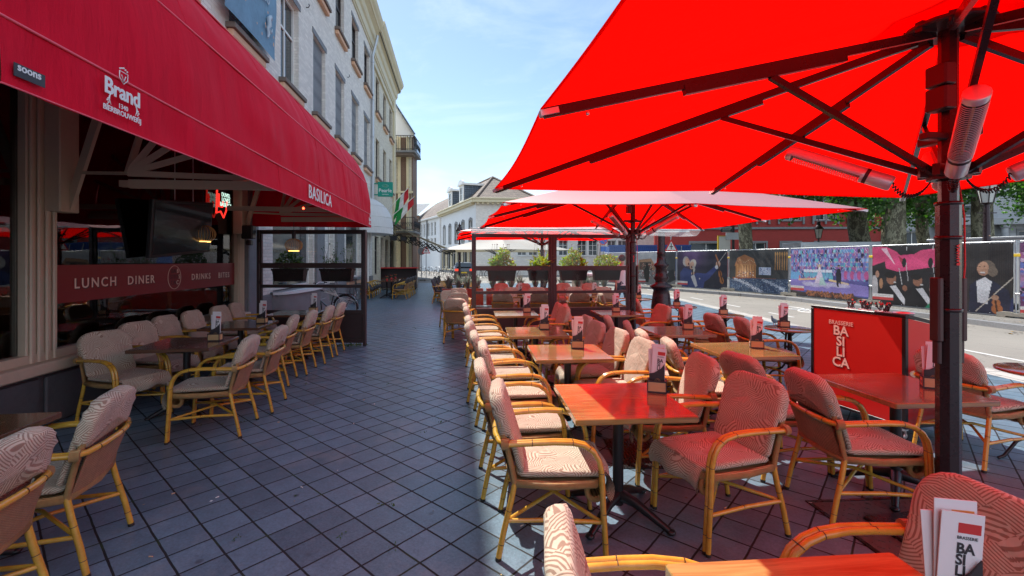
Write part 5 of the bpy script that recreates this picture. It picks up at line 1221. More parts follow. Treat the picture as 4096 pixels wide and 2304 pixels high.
sc2, w_, a_ = screen('glass_screen', 'two bay dark framed glass screen across the right terrace', -0.86, 9.72, 2.62, 10.12, 2.22, 2, 'frame', 0.55, r1=0.93, r2=1.43)
# cracked pane on the left screen: fine white fractures
mb = MB(); rnd = random.Random(3)
for i in range(34):
    a = R(rnd.uniform(120, 160) if i % 3 else rnd.uniform(-60, 0)); L_ = rnd.uniform(0.1, 0.52); o = Vector((-3.35, 8.795, 0.94)); pts = [o]
    for k in range(4): pts.append(pts[-1]+Vector((math.cos(a+rnd.uniform(-.12, .12))*L_/4, 0, math.sin(a+rnd.uniform(-.12, .12))*L_/4)))
    pts = [p for p in pts if -4.8 < p.x < -2.93 and 0.7 < p.z < 1.11]
    if len(pts) > 1: mb.tube(pts, 0.0022, 'white', 3)
cr_ = mb.build('cracks', None)
cr_.parent = t_; cr_.matrix_parent_inverse = (Matrix.Translation(t_.location) @ Matrix.Rotation(t_.rotation_euler.z, 4, 'Z')).inverted()
plant_box((-4.35, 8.92, 1.24), 0, 'black planter with a leafy green plant on the left screen', 'leafy')
plant_box((-3.42, 8.92, 1.24), 0, 'black planter with thin wild herbs on the left screen', 'herb')
for (x, k, lab, tl) in ((-0.18, 'bush', 'with a yellow green bush, first on the right screen', True), (0.72, 'fern', 'with a bright fern, second on the right screen', True), (1.42, 'bush', 'with orange tinted leaves, third on the right screen', True), (2.18, 'daisy', 'with white daisies, fourth on the right screen', True)):
    plant_box((x-0.05, 10.03+0.115*x, 1.20), R(6.5), 'black planter '+lab, k, tall=tl)

# ornamental grasses in rust red planters behind the screen
rnd = random.Random(11)
for i in range(4):
    x, y = -1.75+1.55*i, 16.2+0.18*i
    t = thing('grass_planter', 'long rust red planter of blue grass, %s from the left' % ('first', 'second', 'third', 'fourth')[i], 'planter', (x, y, 0.03), R(7), 'blue grass planters behind the screen')
    mb = MB(); mb.box(-0.72, 0.72, -0.2, 0.2, 0.02, 0.62, 'corten', b=0.01); mb.box(-0.68, 0.68, -0.16, 0.16, 0.621, 0.624, 'earth'); mb.build('trough', t)
    mb = MB()
    for c in (-0.5, -0.17, 0.17, 0.5):
        for k in range(110):
            a = rnd.uniform(0, 6.28); l = rnd.uniform(0.35, 0.62); e = rnd.uniform(0.05, 0.55); b0 = Vector((c+rnd.uniform(-.04, .04), rnd.uniform(-.04, .04), 0.62)); d = Vector((math.cos(a)*math.sin(e), math.sin(a)*math.sin(e), math.cos(e)))
            s_ = Vector((-math.sin(a), math.cos(a), 0))*0.013; m_ = b0+d*l*.55; q = b0+d*l+Vector((0, 0, -.12*l*e*3))+Vector((math.cos(a), math.sin(a), 0))*l*.2*e
            mb.add([b0-s_, b0+s_, m_+s_, m_-s_, q], [(0, 1, 2, 3), (3, 2, 4)], 'bluegrass')
    mb.build('grass_tufts', t)

# ---------------------------------------------------------------- service station trolley
t = thing('service_station', 'red panelled service trolley on castors with cream lettering', 'service station', (3.53, 4.08, 0), R(14))
# local: +y runs away along the long left face, +x along the end face
Lg, Wd = 0.97, 0.66
mb = MB()
for x0, x1, y0, y1 in ((0, 0.035, 0, 0.035), (0, 0.035, Lg-0.035, Lg), (Wd-0.035, Wd, 0, 0.035), (Wd-0.035, Wd, Lg-0.035, Lg)): mb.box(x0, x1, y0, y1, 0.16, 1.13 if x0 < .1 else 1.0, 'black', b=0.004)
mb.box(0.0, 0.03, 0.0, Lg, 1.131, 1.16, 'black', b=0.006); mb.bar((0.03, 0.014, 1.147), (Wd, 0.014, 1.01), 0.028, 0.028, 'black'); mb.box(0.036, Wd-0.036, 0.036, Lg-0.036, 0.98, 1.0, 'black'); mb.box(0.0, Wd, 0.0, Lg, 0.13, 0.159, 'black', b=0.004); mb.build('frame', t)
mb = MB(); mb.box(0.004, 0.02, 0.036, Lg-0.036, 0.16, 1.129, 'red')
txx = (0.0035, 0.56, 0)
mb.text('BRASSERIE', (0.001, 0.62, 0.985), (0, -1, 0), (0, 0, 1), 0.058, 'letter', 0.0012, align='CENTER')
for i, s_ in enumerate(('BA', 'SI', 'LI', 'CA')):
    mb.text(s_, (0.002, 0.625, 0.875-i*0.108), (0, -1, 0), (0, 0, 1), 0.135, 'ink', 0.0006, align='CENTER', bold=0.03); mb.text(s_, (0.0, 0.62, 0.88-i*0.108), (0, -1, 0), (0, 0, 1), 0.135, 'letter', 0.0012, align='CENTER', bold=0.02)
mb.build('lettered_panel', t)
mb = MB(); mb.prism([(0.036, 0.16), (Wd-0.036, 0.16), (Wd-0.036, 1.0), (0.036, 1.125)], 0.004, 0.02, 'red', XF((0, 0.024, 0), (1, 0, 0), (0, 0, 1), (0, -1, 0))); mb.build('end_panel', t)
mb = MB(); mb.box(Wd-0.02, Wd-0.004, 0.036, Lg-0.036, 0.16, 0.979, 'black'); mb.box(0.036, Wd-0.036, Lg-0.02, Lg-0.004, 0.16, 0.979, 'black'); mb.build('back_panel', t)
for x, y in ((0.06, 0.06), (0.06, Lg-0.06), (Wd-0.06, 0.06), (Wd-0.06, Lg-0.06)):
    mb = MB(); X = XF((x, y, 0.05), (1, 0, 0), (0, 0, 1), (0, -1, 0)); mb.lathe([(0.0, -0.014), (0.045, -0.014), (0.05, -0.008), (0.05, 0.008), (0.045, 0.014), (0.0, 0.014)], 'tyre', 16, X); mb.lathe([(0.0, -0.017), (0.024, -0.017), (0.024, 0.017), (0, 0.017)], 'silver', 12, X); mb.box(x-0.03, x+0.03, y-0.02, y+0.02, 0.10, 0.129, 'silver'); mb.bar((x-0.005, y-0.018, 0.05), (x-0.01, y-0.018, 0.11), 0.02, 0.004, 'silver', (1, 0, 0)); mb.build('castor', t)
rnd = random.Random(5)
c0 = Vector((3.53, 4.08, 0)); RMt = Matrix.Rotation(R(14), 3, 'Z')
for i in range(5):
    p = c0+RMt@Vector((0.10+0.07*(i % 2), 0.26+0.085*i, 1.001)); mb = MB()
    mb.prism([(-0.04, -0.03), (0.04, -0.03), (0.04, 0.03), (-0.04, 0.03)], 0, 0.16, 'paper')
    for k in range(11):
        q = Vector((rnd.uniform(-.035, .035), rnd.uniform(-.025, .025), 0.155)); e = q+Vector((rnd.uniform(-.03, .03), rnd.uniform(-.03, .03), rnd.uniform(.04, .09))); mb.tube([q, e], 0.004, 'ink', 5); mb.ball(e, 0.009, 'signred' if k % 3 == 0 else 'ink', 6)
    tag(mb.build('cutlery_bag', None, p, R(14+rnd.uniform(-10, 10))), 'paper bag of dark handled cutlery, %s along the service trolley top' % ('first', 'second', 'third', 'fourth', 'fifth')[i], 'cutlery', 'cutlery bags on the service trolley')
mb = MB(); mb.lathe([(0.0, -0.099), (0.06, -0.099), (0.075, 0), (0.082, 0.06), (0.087, 0.062), (0.083, 0.066), (0.078, 0.062), (0.07, 0.004), (0, 0.004)], 'silver', 24)
tag(mb.build('metal_bowl', None, c0+RMt@Vector((0.13, 0.115, 1.10))), 'round brushed steel bowl on the service trolley corner', 'bowl')
# ---------------------------------------------------------------- printed fence banners
class Pic:
    def __init__(s, w, h, bg): s.w, s.h = w, h; s.a = np.zeros((h, w, 3)); s.a[:] = bg; s.Y, s.X = np.mgrid[0:h, 0:w]; s.X = s.X/w*(w/h); s.Y = 1-s.Y/h; s.asp = w/h
    def m(s, mask, c, al=1.0):
        s.a[mask] = s.a[mask]*(1-al)+np.array(c)*al
    def el(s, x, y, rx, ry, c, rot=0, al=1.0):
        dx, dy = s.X-x, s.Y-y; cr_, sr = math.cos(rot), math.sin(rot); s.m(((dx*cr_+dy*sr)/rx)**2+((-dx*sr+dy*cr_)/ry)**2 < 1, c, al)
    def poly(s, pts, c, al=1.0):
        ins = np.zeros(s.X.shape, bool); n = len(pts)
        for i in range(n):
            x0, y0 = pts[i]; x1, y1 = pts[(i+1) % n]
            if y0 == y1: continue
            k = ((s.Y >= min(y0, y1)) & (s.Y < max(y0, y1)) & (s.X < (x1-x0)*(s.Y-y0)/(y1-y0)+x0)); ins ^= k
        s.m(ins, c, al)
    def ln(s, x0, y0, x1, y1, w, c, al=1.0):
        d = np.array([x1-x0, y1-y0]); L_ = np.hypot(*d)+1e-9; t = np.clip(((s.X-x0)*d[0]+(s.Y-y0)*d[1])/L_**2, 0, 1); s.m(np.hypot(s.X-x0-t*d[0], s.Y-y0-t*d[1]) < w, c, al)
    def glow(s, x, y, r, c, k=1.0): f = np.exp(-((s.X-x)**2+(s.Y-y)**2)/r**2)*k; s.a += f[..., None]*np.array(c)
    def speck(s, rng, n, x0, x1, y0, y1, cols, r0=0.004, r1=0.01):
        for _ in range(n): s.el(rng.uniform(x0, x1), rng.uniform(y0, y1), rng.uniform(r0, r1), rng.uniform(r0, r1)*1.4, cols[rng.integers(len(cols))])
    def cap(s, y=0.10): s.poly([(0.0, y), (0.33, y), (0.33, y+0.05), (0, y+0.05)], (.75, .73, .72)); s.poly([(0.0, y-0.05), (0.33, y-0.05), (0.33, y), (0, y)], (.62, .03, .03)); [s.ln(0.08, yy, 0.28, yy, 0.003, (.35, .3, .3)) for yy in (y+0.025,)]
rng = np.random.default_rng(4)
def pic_singers():
    p = Pic(190, 130, (.030, .030, .052)); A = p.asp; p.glow(0.45, 0.95, 0.35, (.13, .05, .18)); sk = (.60, .33, .22)
    p.poly([(0.08, 0), (0.10, 0.42), (0.22, 0.56), (0.40, 0.50), (0.55, 0.42), (0.62, 0.0)], (.035, .06, .22)); p.poly([(0.5, 0.0), (0.52, 0.35), (0.62, 0.42), (0.88, 0.40), (1.15, 0.62), (1.22, 0.56), (0.98, 0.28), (0.84, 0.18), (0.8, 0)], (.045, .07, .26))
    p.el(0.28, 0.73, .10, .14, (.45, .42, .40)); p.el(0.33, 0.71, .075, .12, sk, .2); p.el(0.50, 0.66, .10, .13, (.55, .5, .42), -.3); p.el(0.47, 0.62, .065, .11, sk, -.2); p.el(0.52, .52, .05, .09, (.5, .46, .4))
    p.el(0.375, .66, .022, .035, (.12, .01, .01)); p.el(0.47, .575, .02, .032, (.12, .01, .01)); p.el(.35, .76, .012, .006, (.05, .03, .03)); p.el(.45, .66, .011, .006, (.05, .03, .03))
    p.poly([(0.44, .30), (0.52, .12), (0.57, .02), (0.63, .06), (0.58, .28), (0.53, .40)], (.7, .68, .7)); p.el(.50, .40, .05, .04, sk, .4); p.ln(.49, .5, .50, .36, .018, (.03, .03, .03))
    p.el(1.22, .66, .06, .08, sk); p.el(1.18, .58, .045, .05, (.75, .73, .75)); p.el(1.27, .40, .045, .10, (.45, .14, .02), .15); p.el(1.31, .24, .055, .09, (.50, .17, .03), .15); p.ln(1.17, .84, 1.33, .2, .014, (.10, .03, .01)); p.ln(1.15, .9, 1.21, .76, .02, (.4, .13, .03)); p.ln(1.23, .70, 1.42, .96, .006, (.6, .55, .5))
    for i in range(14): x = .1+.05*i; p.ln(x, .05, x+.04, .38, .004, (.02, .035, .13), .5)
    p.el(.70, .26, .02, .02, (.7, .68, .7)); p.cap(.12); return p
def pic_square():
    p = Pic(190, 130, (.045, .048, .05)); 
    p.poly([(0.15, .62), (.22, .82), (.42, .90), (.66, .80), (.74, .62)], (.45, .16, .04)); p.poly([(.18, .32), (.18, .66), (.72, .66), (.72, .32)], (.55, .22, .04)); p.glow(.45, .48, .16, (.7, .42, .2)); p.speck(rng, 160, .22, .66, .34, .5, [(.9, .8, .7), (.5, .1, .1), (.05, .05, .1)])
    for i in range(8): p.ln(.2+.07*i, .34, .2+.07*i, .64, .006, (.3, .09, .02))
    for i in range(12): p.el(.24+.04*i, .74+.03*math.sin(i), .008, .008, (1, .8, .4))
    p.poly([(.80, .42), (.80, .60), (1.08, .60), (1.08, .42)], (.5, .6, .8)); p.speck(rng, 60, .82, 1.06, .43, .58, [(.1, .1, .3), (.8, .8, .9)])
    p.poly([(.1, .28), (.1, .34), (1.2, .34), (1.2, .28)], (.4, .10, .03)); p.poly([(0, 0), (0, .27), (.5, .33), (1.5, .34), (1.5, 0)], (.05, .09, .17))
    p.speck(rng, 1900, 0, 1.5, 0, .31, [(.05, .12, .3), (.10, .2, .4), (.03, .05, .12), (.4, .55, .7)], .003, .007)
    for i in range(260): q = rng.uniform(0, 1); p.el(.15+.75*q*1.0+rng.uniform(-.08, .08), .30-.32*q**1.3+rng.uniform(-.03, .03), .008, .008, (.75, .8, .9)); p.el(.9+.5*q+rng.uniform(-.05, .05), .31-.22*q+rng.uniform(-.03, .03), .006, .006, (.6, .7, .85))
    for i in range(6): p.ln(1.18+.05*i, .55, 1.18+.05*i, .9, .012, (.4, .19, .05)); p.el(1.18+.05*i, .9, .018, .05, (.5, .25, .06))
    return p
def pic_orchestra():
    p = Pic(210, 130, (.05, .07, .30)); p.glow(.3, .8, .5, (.05, .10, .25)); p.glow(1.3, .85, .4, (.25, .08, .2))
    for r in range(7):
        y = .96-.085*r
        for i in range(34):
            x = i*.05+rng.uniform(-.02, .02); c = [(.03, .04, .2), (.10, .28, .6), (.25, .4, .75), (.45, .1, .3), (.3, .12, .45), (.02, .02, .08), (.08, .45, .55)][rng.integers(7)]
            p.el(x, y-.03, .026, .045, c); p.el(x, y+.02, .010, .014, (.55, .35, .4)); 
            if rng.uniform() < .4: p.ln(x, y-.05, x+rng.uniform(-.04, .04), y, .004, (.6, .7, .95))
    for r in range(3):
        for i in range(16): p.poly([(i*.1+.02, .80-.13*r), (i*.1+.08, .79-.13*r), (i*.1+.08, .84-.13*r), (i*.1+.02, .84-.13*r)], (.12, .16, .5), .8)
    for i in range(9): x = .36+.07*i; p.el(x, .47, .034, .06, (.12, .42, .62)); p.poly([(x-.035, .52), (x+.035, .52), (x+.03, .57), (x-.03, .57)], (.75, .82, .95))
    for i in range(8): p.el(1.15+.06*i, .46+.02*(i % 2), .04, .08, (.55, .07, .28) if i % 2 else (.3, .2, .6))
    for i in range(4): p.el(.03+.06*i, .42, .05, .10, (.12, .4, .75)); p.el(.08+.05*i, .40, .02, .05, (.65, .12, .2))
    p.poly([(0, .24), (0, .36), (.3, .36), (.8, .34), (1.3, .32), (1.7, .28), (1.7, .1), (0, .14)], (.26, .20, .62)); p.ln(.22, .355, .6, .385, .02, (.75, .42, .25)); p.ln(.9, .37, 1.25, .31, .02, (.8, .55, .25))
    for i in range(26): p.el(.35+.035*i, .27+rng.uniform(-.03, .03), .07, .035, (.66, .62, .85), 0, .45)
    p.poly([(.58, .30), (.66, .55), (.72, .55), (.80, .28)], (.72, .60, .78)); p.poly([(.68, .26), (.70, .42), (.76, .42), (.84, .27)], (.35, .72, .62), .7); p.el(.69, .58, .025, .05, (.85, .8, .85)); p.el(.69, .645, .018, .022, (.6, .35, .25)); p.el(.69, .665, .022, .02, (.6, .42, .15)); p.ln(.67, .61, .63, .69, .009, (.6, .35, .25)); p.ln(.71, .61, .75, .69, .009, (.6, .35, .25))
    p.poly([(1.04, .26), (1.02, .50), (1.06, .60), (1.11, .60), (1.13, .46), (1.12, .30), (1.08, .34), (1.07, .24)], (.012, .012, .03)); p.el(1.075, .64, .018, .024, (.5, .3, .2)); p.el(1.08, .66, .022, .015, (.04, .03, .03)); p.ln(1.04, .57, .97, .6, .009, (.012, .012, .03))
    p.poly([(0, 0), (0, .12), (.4, .09), (1, .12), (1.7, .06), (1.7, 0)], (.05, .035, .035)); p.speck(rng, 300, .38, 1.35, .04, .13, [(.45, .15, .04), (.25, .07, .03), (.1, .04, .02)], .008, .018); p.cap(.17); return p
def pic_umbrellas():
    p = Pic(230, 130, (.020, .018, .022)); sk = (.32, .13, .07); mg = (.72, .03, .17)
    for i in range(30): p.ln(1.15+.022*i, 0, 1.15+.022*i, 1, .006, (.05, .042, .035), .5)
    p.poly([(0, .66), (0, 1), (.22, .99), (.38, .90), (.48, .78), (.40, .68), (.2, .74)], mg); p.poly([(.22, .62), (.2, .74), (.40, .84), (.62, .86), (.92, .66), (.7, .62), (.4, .57)], (.8, .03, .20)); p.poly([(.6, .84), (.72, .92), (.95, .95), (1.0, .94), (1.0, .66), (.8, .70)], mg); p.poly([(.14, .96), (.34, .70), (.36, .68), (.22, .97)], (.85, .5, .62)); p.poly([(.40, .84), (.5, .76), (.45, .70)], (.42, .01, .05))
    for x in (.52, .88): p.ln(x, .98, x, .92, .004, (.7, .7, .7)); p.ln(x, .72, x+.03, .42, .004, (.6, .6, .62)); p.el(x-.03, .72, .03, .08, (.01, .01, .012))
    for x, y, k in ((.28, .42, 1.1), (.66, .40, .95)):
        p.poly([(x-.18*k, 0), (x-.16*k, .24), (x-.04, y-.06), (x+.08, y-.06), (x+.20*k, .20), (x+.22*k, 0)], (.012, .012, .016)); p.poly([(x+.0, y-.10), (x+.09, y-.08), (x+.24*k, .04), (x+.2*k, 0), (x+.12*k, .12)], (.72, .72, .76)); p.el(x+.02, y+.03, .068*k, .09*k, sk); p.el(x+.0, y+.09, .075*k, .05*k, (.012, .01, .01)); p.el(x+.075, y-.03, .02, .012, (.6, .6, .6)); p.el(x+.04, y+.04, .012, .006, (.01, .01, .01))
    p.ln(.42, .62, .46, .36, .006, (.5, .5, .52)); p.el(.50, .30, .035, .05, sk); p.el(.08, .52, .03, .06, (.5, .25, .16)); p.el(.03, .3, .06, .2, (.5, .48, .5)); p.el(.14, .36, .03, .09, (.45, .22, .10))
    p.el(1.01, .60, .05, .09, (.62, .38, .28)); p.el(1.02, .68, .06, .05, (.02, .015, .012)); p.ln(.84, .56, 1.02, .55, .012, (.03, .03, .04)); p.ln(.88, .30, 1.0, .50, .045, (.62, .38, .28)); p.poly([(.76, 0), (.94, .24), (1.1, .3), (1.12, 0)], (.0, .28, .14))
    # violinist and singer at the right of the print
    p.poly([(1.30, 0), (1.32, .40), (1.42, .50), (1.55, .48), (1.72, .34), (1.76, 0)], (.018, .022, .055)); p.poly([(1.40, .16), (1.39, .46), (1.48, .52), (1.55, .46), (1.50, .14)], (.75, .76, .8)); p.el(1.50, .66, .085, .10, (.16, .12, .09)); p.el(1.46, .64, .062, .10, (.56, .29, .17)); p.el(1.56, .60, .05, .07, (.20, .15, .11)); p.el(1.455, .585, .028, .014, (.75, .7, .66)); p.ln(1.42, .57, 1.48, .565, .005, (.3, .06, .05)); p.el(1.425, .67, .01, .006, (.03, .02, .02)); p.el(1.475, .675, .01, .006, (.03, .02, .02))
    p.el(1.60, .08, .06, .07, (.42, .12, .02)); p.el(1.59, .17, .045, .05, (.46, .14, .03)); p.ln(1.60, .05, 1.57, .30, .010, (.06, .02, .01)); p.ln(1.38, .03, 1.80, .58, .005, (.7, .62, .5)); p.el(1.58, .24, .04, .035, (.52, .28, .17))
    p.poly([(1.72, 0), (1.74, .24), (1.82, .30), (1.93, .30), (2.02, .2), (2.03, 0)], (.02, .03, .12)); p.speck(rng, 120, 1.76, 2.0, .02, .26, [(.25, .35, .8), (.05, .08, .3)], .003, .006); p.el(1.86, .42, .055, .085, (.33, .15, .09)); p.el(1.87, .52, .075, .06, (.01, .008, .008)); p.el(1.85, .385, .024, .028, (.5, .1, .08)); p.el(1.84, .62, .06, .09, (.35, .16, .12)); p.el(1.84, .70, .06, .035, (.08, .06, .05))
    p.cap(.13); return p
def pic_stage():
    p = Pic(150, 130, (.22, .22, .22)); p.poly([(0, .6), (.0, 1), (1.2, 1), (1.2, .62), (.8, .70)], (.52, .53, .54)); p.poly([(.85, .45), (.85, 1), (1.2, 1), (1.2, .4)], (.07, .075, .08)); p.poly([(.72, .5), (.72, .98), (.80, .98), (.80, .5)], (.13, .05, .045))
    p.poly([(.08, .45), (.14, .78), (.5, .82), (.62, .6), (.6, .45)], (.42, .22, .11)); p.poly([(.14, .45), (.16, .70), (.5, .72), (.54, .45)], (.10, .06, .04)); p.speck(rng, 160, .15, .55, .44, .66, [(.8, .7, .5), (.5, .05, .04), (.1, .1, .08)]); p.speck(rng, 260, 0, 1.15, .2, .45, [(.6, .5, .45), (.1, .08, .08), (.45, .05, .04), (.7, .7, .7)], .006, .014)
    p.poly([(.3, .08), (.28, .45), (.36, .60), (.42, .60), (.46, .4), (.42, .08)], (.02, .018, .016)); p.el(.38, .64, .035, .045, (.02, .018, .016)); p.poly([(.66, .15), (.68, .55), (.74, .55), (.76, .15)], (.5, .02, .02)); p.poly([(.72, .12), (.85, .42), (1.1, .5), (1.15, .2), (1.0, .1)], (.03, .03, .035)); p.ln(.82, .2, .95, .42, .02, (.65, .63, .62)); p.cap(.12); return p
def pic_pink():
    p = Pic(130, 120, (.16, .04, .15)); p.speck(rng, 500, 0, 1.1, .1, .9, [(.4, .1, .3), (.1, .15, .5), (.6, .4, .6), (.02, .02, .05)], .01, .03); p.poly([(0, .42), (0, .6), (1.1, .55), (1.1, .35)], (.5, .3, .5), .5); p.speck(rng, 60, 0, 1.1, .05, .3, [(.5, .2, .15), (.6, .1, .2)], .02, .05)
    for i in range(20): p.el(.06+.02*(i % 3), .95-.03*i, .008, .008, (.9, .4, .8))
    p.cap(); return p
def pic_grey():
    p = Pic(130, 110, (.45, .42, .42)); p.poly([(0, 0), (0, .4), (1.2, .45), (1.2, 0)], (.5, .04, .04)); p.speck(rng, 200, 0, 1.2, .1, .8, [(.7, .65, .6), (.1, .1, .1), (.5, .05, .05)], .01, .03); return p
def banner(parent, p, w, z0, z1):
    me = bpy.data.meshes.new('banner_print'); nu, nv = p.w, p.h; u = np.linspace(0, 1, nu); v = np.linspace(0, 1, nv); U, V = np.meshgrid(u, v)
    bil = 0.035*np.sin(U*math.pi)*np.sin(V*math.pi)+0.006*np.sin(U*31)*np.cos(V*3)+0.004*np.sin(V*21)
    co = np.stack([U*w+0.06, -0.03-bil, z1-(z1-z0)*V+0*U], -1).reshape(-1, 3)
    idx = np.arange(nu*nv).reshape(nv, nu); f = np.stack([idx[:-1, :-1], idx[1:, :-1], idx[1:, 1:], idx[:-1, 1:]], -1).reshape(-1, 4)
    me.from_pydata(co.tolist(), [], f.tolist()); at = me.color_attributes.new('print', 'FLOAT_COLOR', 'POINT')
    c = np.ones((nu*nv, 4)); g_ = p.a.reshape(-1, 3).mean(1, keepdims=True); c[:, :3] = np.clip((p.a.reshape(-1, 3)*.86+g_*.14)*.72, 0, .8)*np.clip(1+rng.normal(0, .14, (nu*nv, 1)), .5, 1.6)*0.95+0.012; at.data.foreach_set('color', c.astype(np.float32).ravel())
    me.polygons.foreach_set('use_smooth', [True]*len(me.polygons)); me.materials.append(M['print']); o = bpy.data.objects.new('banner', me); COL.objects.link(o); o.parent = parent; return o
FV = [(13.95, 8.4), (13.35, 12.0), (12.52, 15.85), (11.95, 19.55), (10.85, 22.75), (9.35, 25.8), (7.75, 28.8), (6.3, 31.9)]
PICS = [(pic_pink, 'purple stage lights'), (pic_umbrellas, 'magenta umbrellas and a violinist'), (pic_orchestra, 'an orchestra with a white gowned dancer'), (pic_square, 'an orange stage above a blue crowd'), (pic_singers, 'two singers in blue holding up a violin'), (pic_stage, 'a dark silhouette before a stage'), (pic_grey, 'a pale crowd above a red strip')]
for i, (fn, lab) in enumerate(PICS):
    b_, a_ = Vector((*FV[i], 0)), Vector((*FV[i+1], 0)); d = b_-a_; w = d.length-0.12; ang = math.atan2(d.y, d.x)
    t = thing('site_fence', 'site fence with banner of '+lab, 'fence', (a_.x, a_.y, 0.125), ang, 'site fence panels with printed banners')
    mb = MB()
    for x in (0.03, w+0.07): mb.tube([(x, 0, 0.04), (x, 0, 2.06)], 0.02, 'galv', 8)
    for z in (0.03, 2.03): mb.tube([(0.03, 0, z), (w+0.07, 0, z)], 0.017, 'galv', 8)
    for k in range(14): mb.tube([(0.15+(w-0.2)*k/13, 0.0, 0.16), (0.15+(w-0.2)*k/13, 0.0, 2.04)], 0.003, 'galv', 4)
    mb.build('frame', t); banner(t, fn(), w-0.02, 0.05, 2.00)
    mb = MB()
    for k in range(9): mb.ball((0.1+(w-0.1)*k/8, -0.035, 1.99), 0.012, 'silver', 5); mb.tube([(0.1+(w-0.1)*k/8, -0.03, 1.98), (0.1+(w-0.1)*k/8, 0.0, 2.05)], 0.004, 'black', 4); mb.ball((0.1+(w-0.1)*k/8, -0.035, 0.08), 0.012, 'silver', 5)
    mb.build('eyelets', t)
    mb = MB(); mb.box(w+0.04, w+0.19, -0.035, 0.035, 1.62, 1.70, 'yellow', b=0.01); mb.build('clamp', t); mb = MB(); mb.box(w+0.05, w+0.18, -0.03, 0.03, 0.6, 0.66, 'galv', b=0.01); mb.build('clamp', t)
    mb = MB(); mb.prism([(-0.38, 0.0), (-0.38, 0.13), (-0.30, 0.15), (-0.08, 0.15), (-0.05, 0.12), (0.05, 0.12), (0.08, 0.15), (0.30, 0.15), (0.38, 0.13), (0.38, 0.0), (0.22, 0.0), (0.2, 0.04), (-0.2, 0.04), (-0.22, 0.0)], -0.12, 0.12, 'concrete', XF((0, 0, 0), (1, 0, 0), (0, 0, 1), (0, -1, 0)))
    tag(mb.build('concrete_foot', None, (a_.x, a_.y, 0.126), ang+R(10)), 'concrete foot block left of the banner of '+lab, 'fence foot', 'concrete fence foot blocks')

# ---------------------------------------------------------------- buildings across the square
def facade(par, X, L_, H, cols, rows, wm, trim, cross=True, z0=0.0, hole_depth=0.2, arch=False, wn='window'):
    """wall in the local XZ plane of X; cols = [(x0,x1)], rows = [(z0,z1)]"""
    holes = [(c0, c1, r0, r1) for c0, c1 in cols for r0, r1 in rows]
    mb = MB(); Y = XF((0, 0, 0), (0, -1, 0), (1, 0, 0), (0, 0, 1)); tmp = MB(); wall_holes(tmp, 0, L_, z0, H, holes, wm, -0.4, 0.0)
    mb = MB(); Z = X @ XF((0, 0, 0), (0, -1, 0), (1, 0, 0), (0, 0, 1))
    mb.v = [tuple(Z @ Vector(v)) for v in tmp.v]; mb.f = tmp.f; mb.m = tmp.m; mb.s = tmp.s; mb.mats = tmp.mats; mb.build('wall', par)
    for c0, c1, r0, r1 in holes:
        mb = MB(); t_ = 0.16
        if trim:
            mb.box(c0-t_, c0, -0.05, 0.1, r0-0.1, r1+t_, trim, X); mb.box(c1, c1+t_, -0.05, 0.1, r0-0.1, r1+t_, trim, X); mb.box(c0, c1, -0.05, 0.1, r1, r1+t_, trim, X); mb.box(c0, c1, -0.09, 0.1, r0-0.12, r0, trim, X)
            if arch: mb.box((c0+c1)/2-0.1, (c0+c1)/2+0.1, -0.08, 0.1, r1+t_+0.001, r1+t_+0.2, trim, X); mb.box(c0-0.02, c1+0.02, -0.052, 0.1, r1+t_+0.001, r1+t_+0.1, trim, X)
        Xw = X @ XF((0, hole_depth, 0)); frame_rect(mb, Xw, c0, c1, r0, r1, 0.06, 0.06, 'whitepaint')
        if cross:
            mb.box((c0+c1)/2-0.03, (c0+c1)/2+0.03, -0.025, 0.025, r0+.06, r1-.06, 'whitepaint', Xw)
            k = 3 if r1-r0 > 1.4 else 2
            for q in range(1, k): z = r0+(r1-r0)*q/k; mb.box(c0+.06, c1-.06, -0.02, 0.02, z-0.02, z+0.02, 'whitepaint', Xw)
        w = mb.build(wn, par); mb = MB(); mb.box(c0+.05, c1-.05, 0.0, 0.01, r0+.05, r1-.05, 'winglass', Xw); mb.build('pane', w)
# white rendered house with dormers
Wt = thing('white_house', 'white rendered house with two dormers and a tiled hip roof across the street', 'building', (-3.97, 50.0, 0), 0)
dA = Vector((-6.13, 15.0, 0)).normalized(); LA = 16.2
XA = XF((-6.13, 15.0, 0), -dA, Vector((0, 0, 1)).cross(-dA), (0, 0, 1))   # local x runs toward the camera corner; y into the house
cols = [(1.3+3.1*i, 2.4+3.1*i) for i in range(5)]
facade(Wt, XA, LA, 8.0, cols, [(3.9, 6.2)], 'renderwall', 'stone', arch=True, z0=3.2)
facade(Wt, XA, LA, 3.2, [(0.8+2.6*i, 2.7+2.6*i) for i in range(6)], [(0.5, 2.8)], 'stone', 'cream', False)
XB = XF((0, 0, 0), (0.995, 0.09, 0), (-0.09, 0.995, 0), (0, 0, 1))
facade(Wt, XB, 21, 8.0, [(4.6+3.4*i+dx, 5.6+3.4*i+dx) for i in range(5) for dx in (0, 1.25)][:8], [(2.2, 3.9)], 'whitebrick', 'whitepaint', True)
mb = MB()
for X, L_ in ((XA, LA), (XB, 21)):
    mb.box(-0.3, L_+0.3, -0.55, -0.001, 8.0, 8.35, 'cream', X, b=0.05); mb.box(-0.3, L_+0.35, -0.65, 0.0, 8.351, 8.5, 'cream', X, b=0.03)
    for i in range(int(L_/0.55)): mb.box(0.1+i*0.55, 0.35+i*0.55, -0.4, -0.02, 7.82, 7.999, 'cream', X)
mb.build('cornice', Wt)
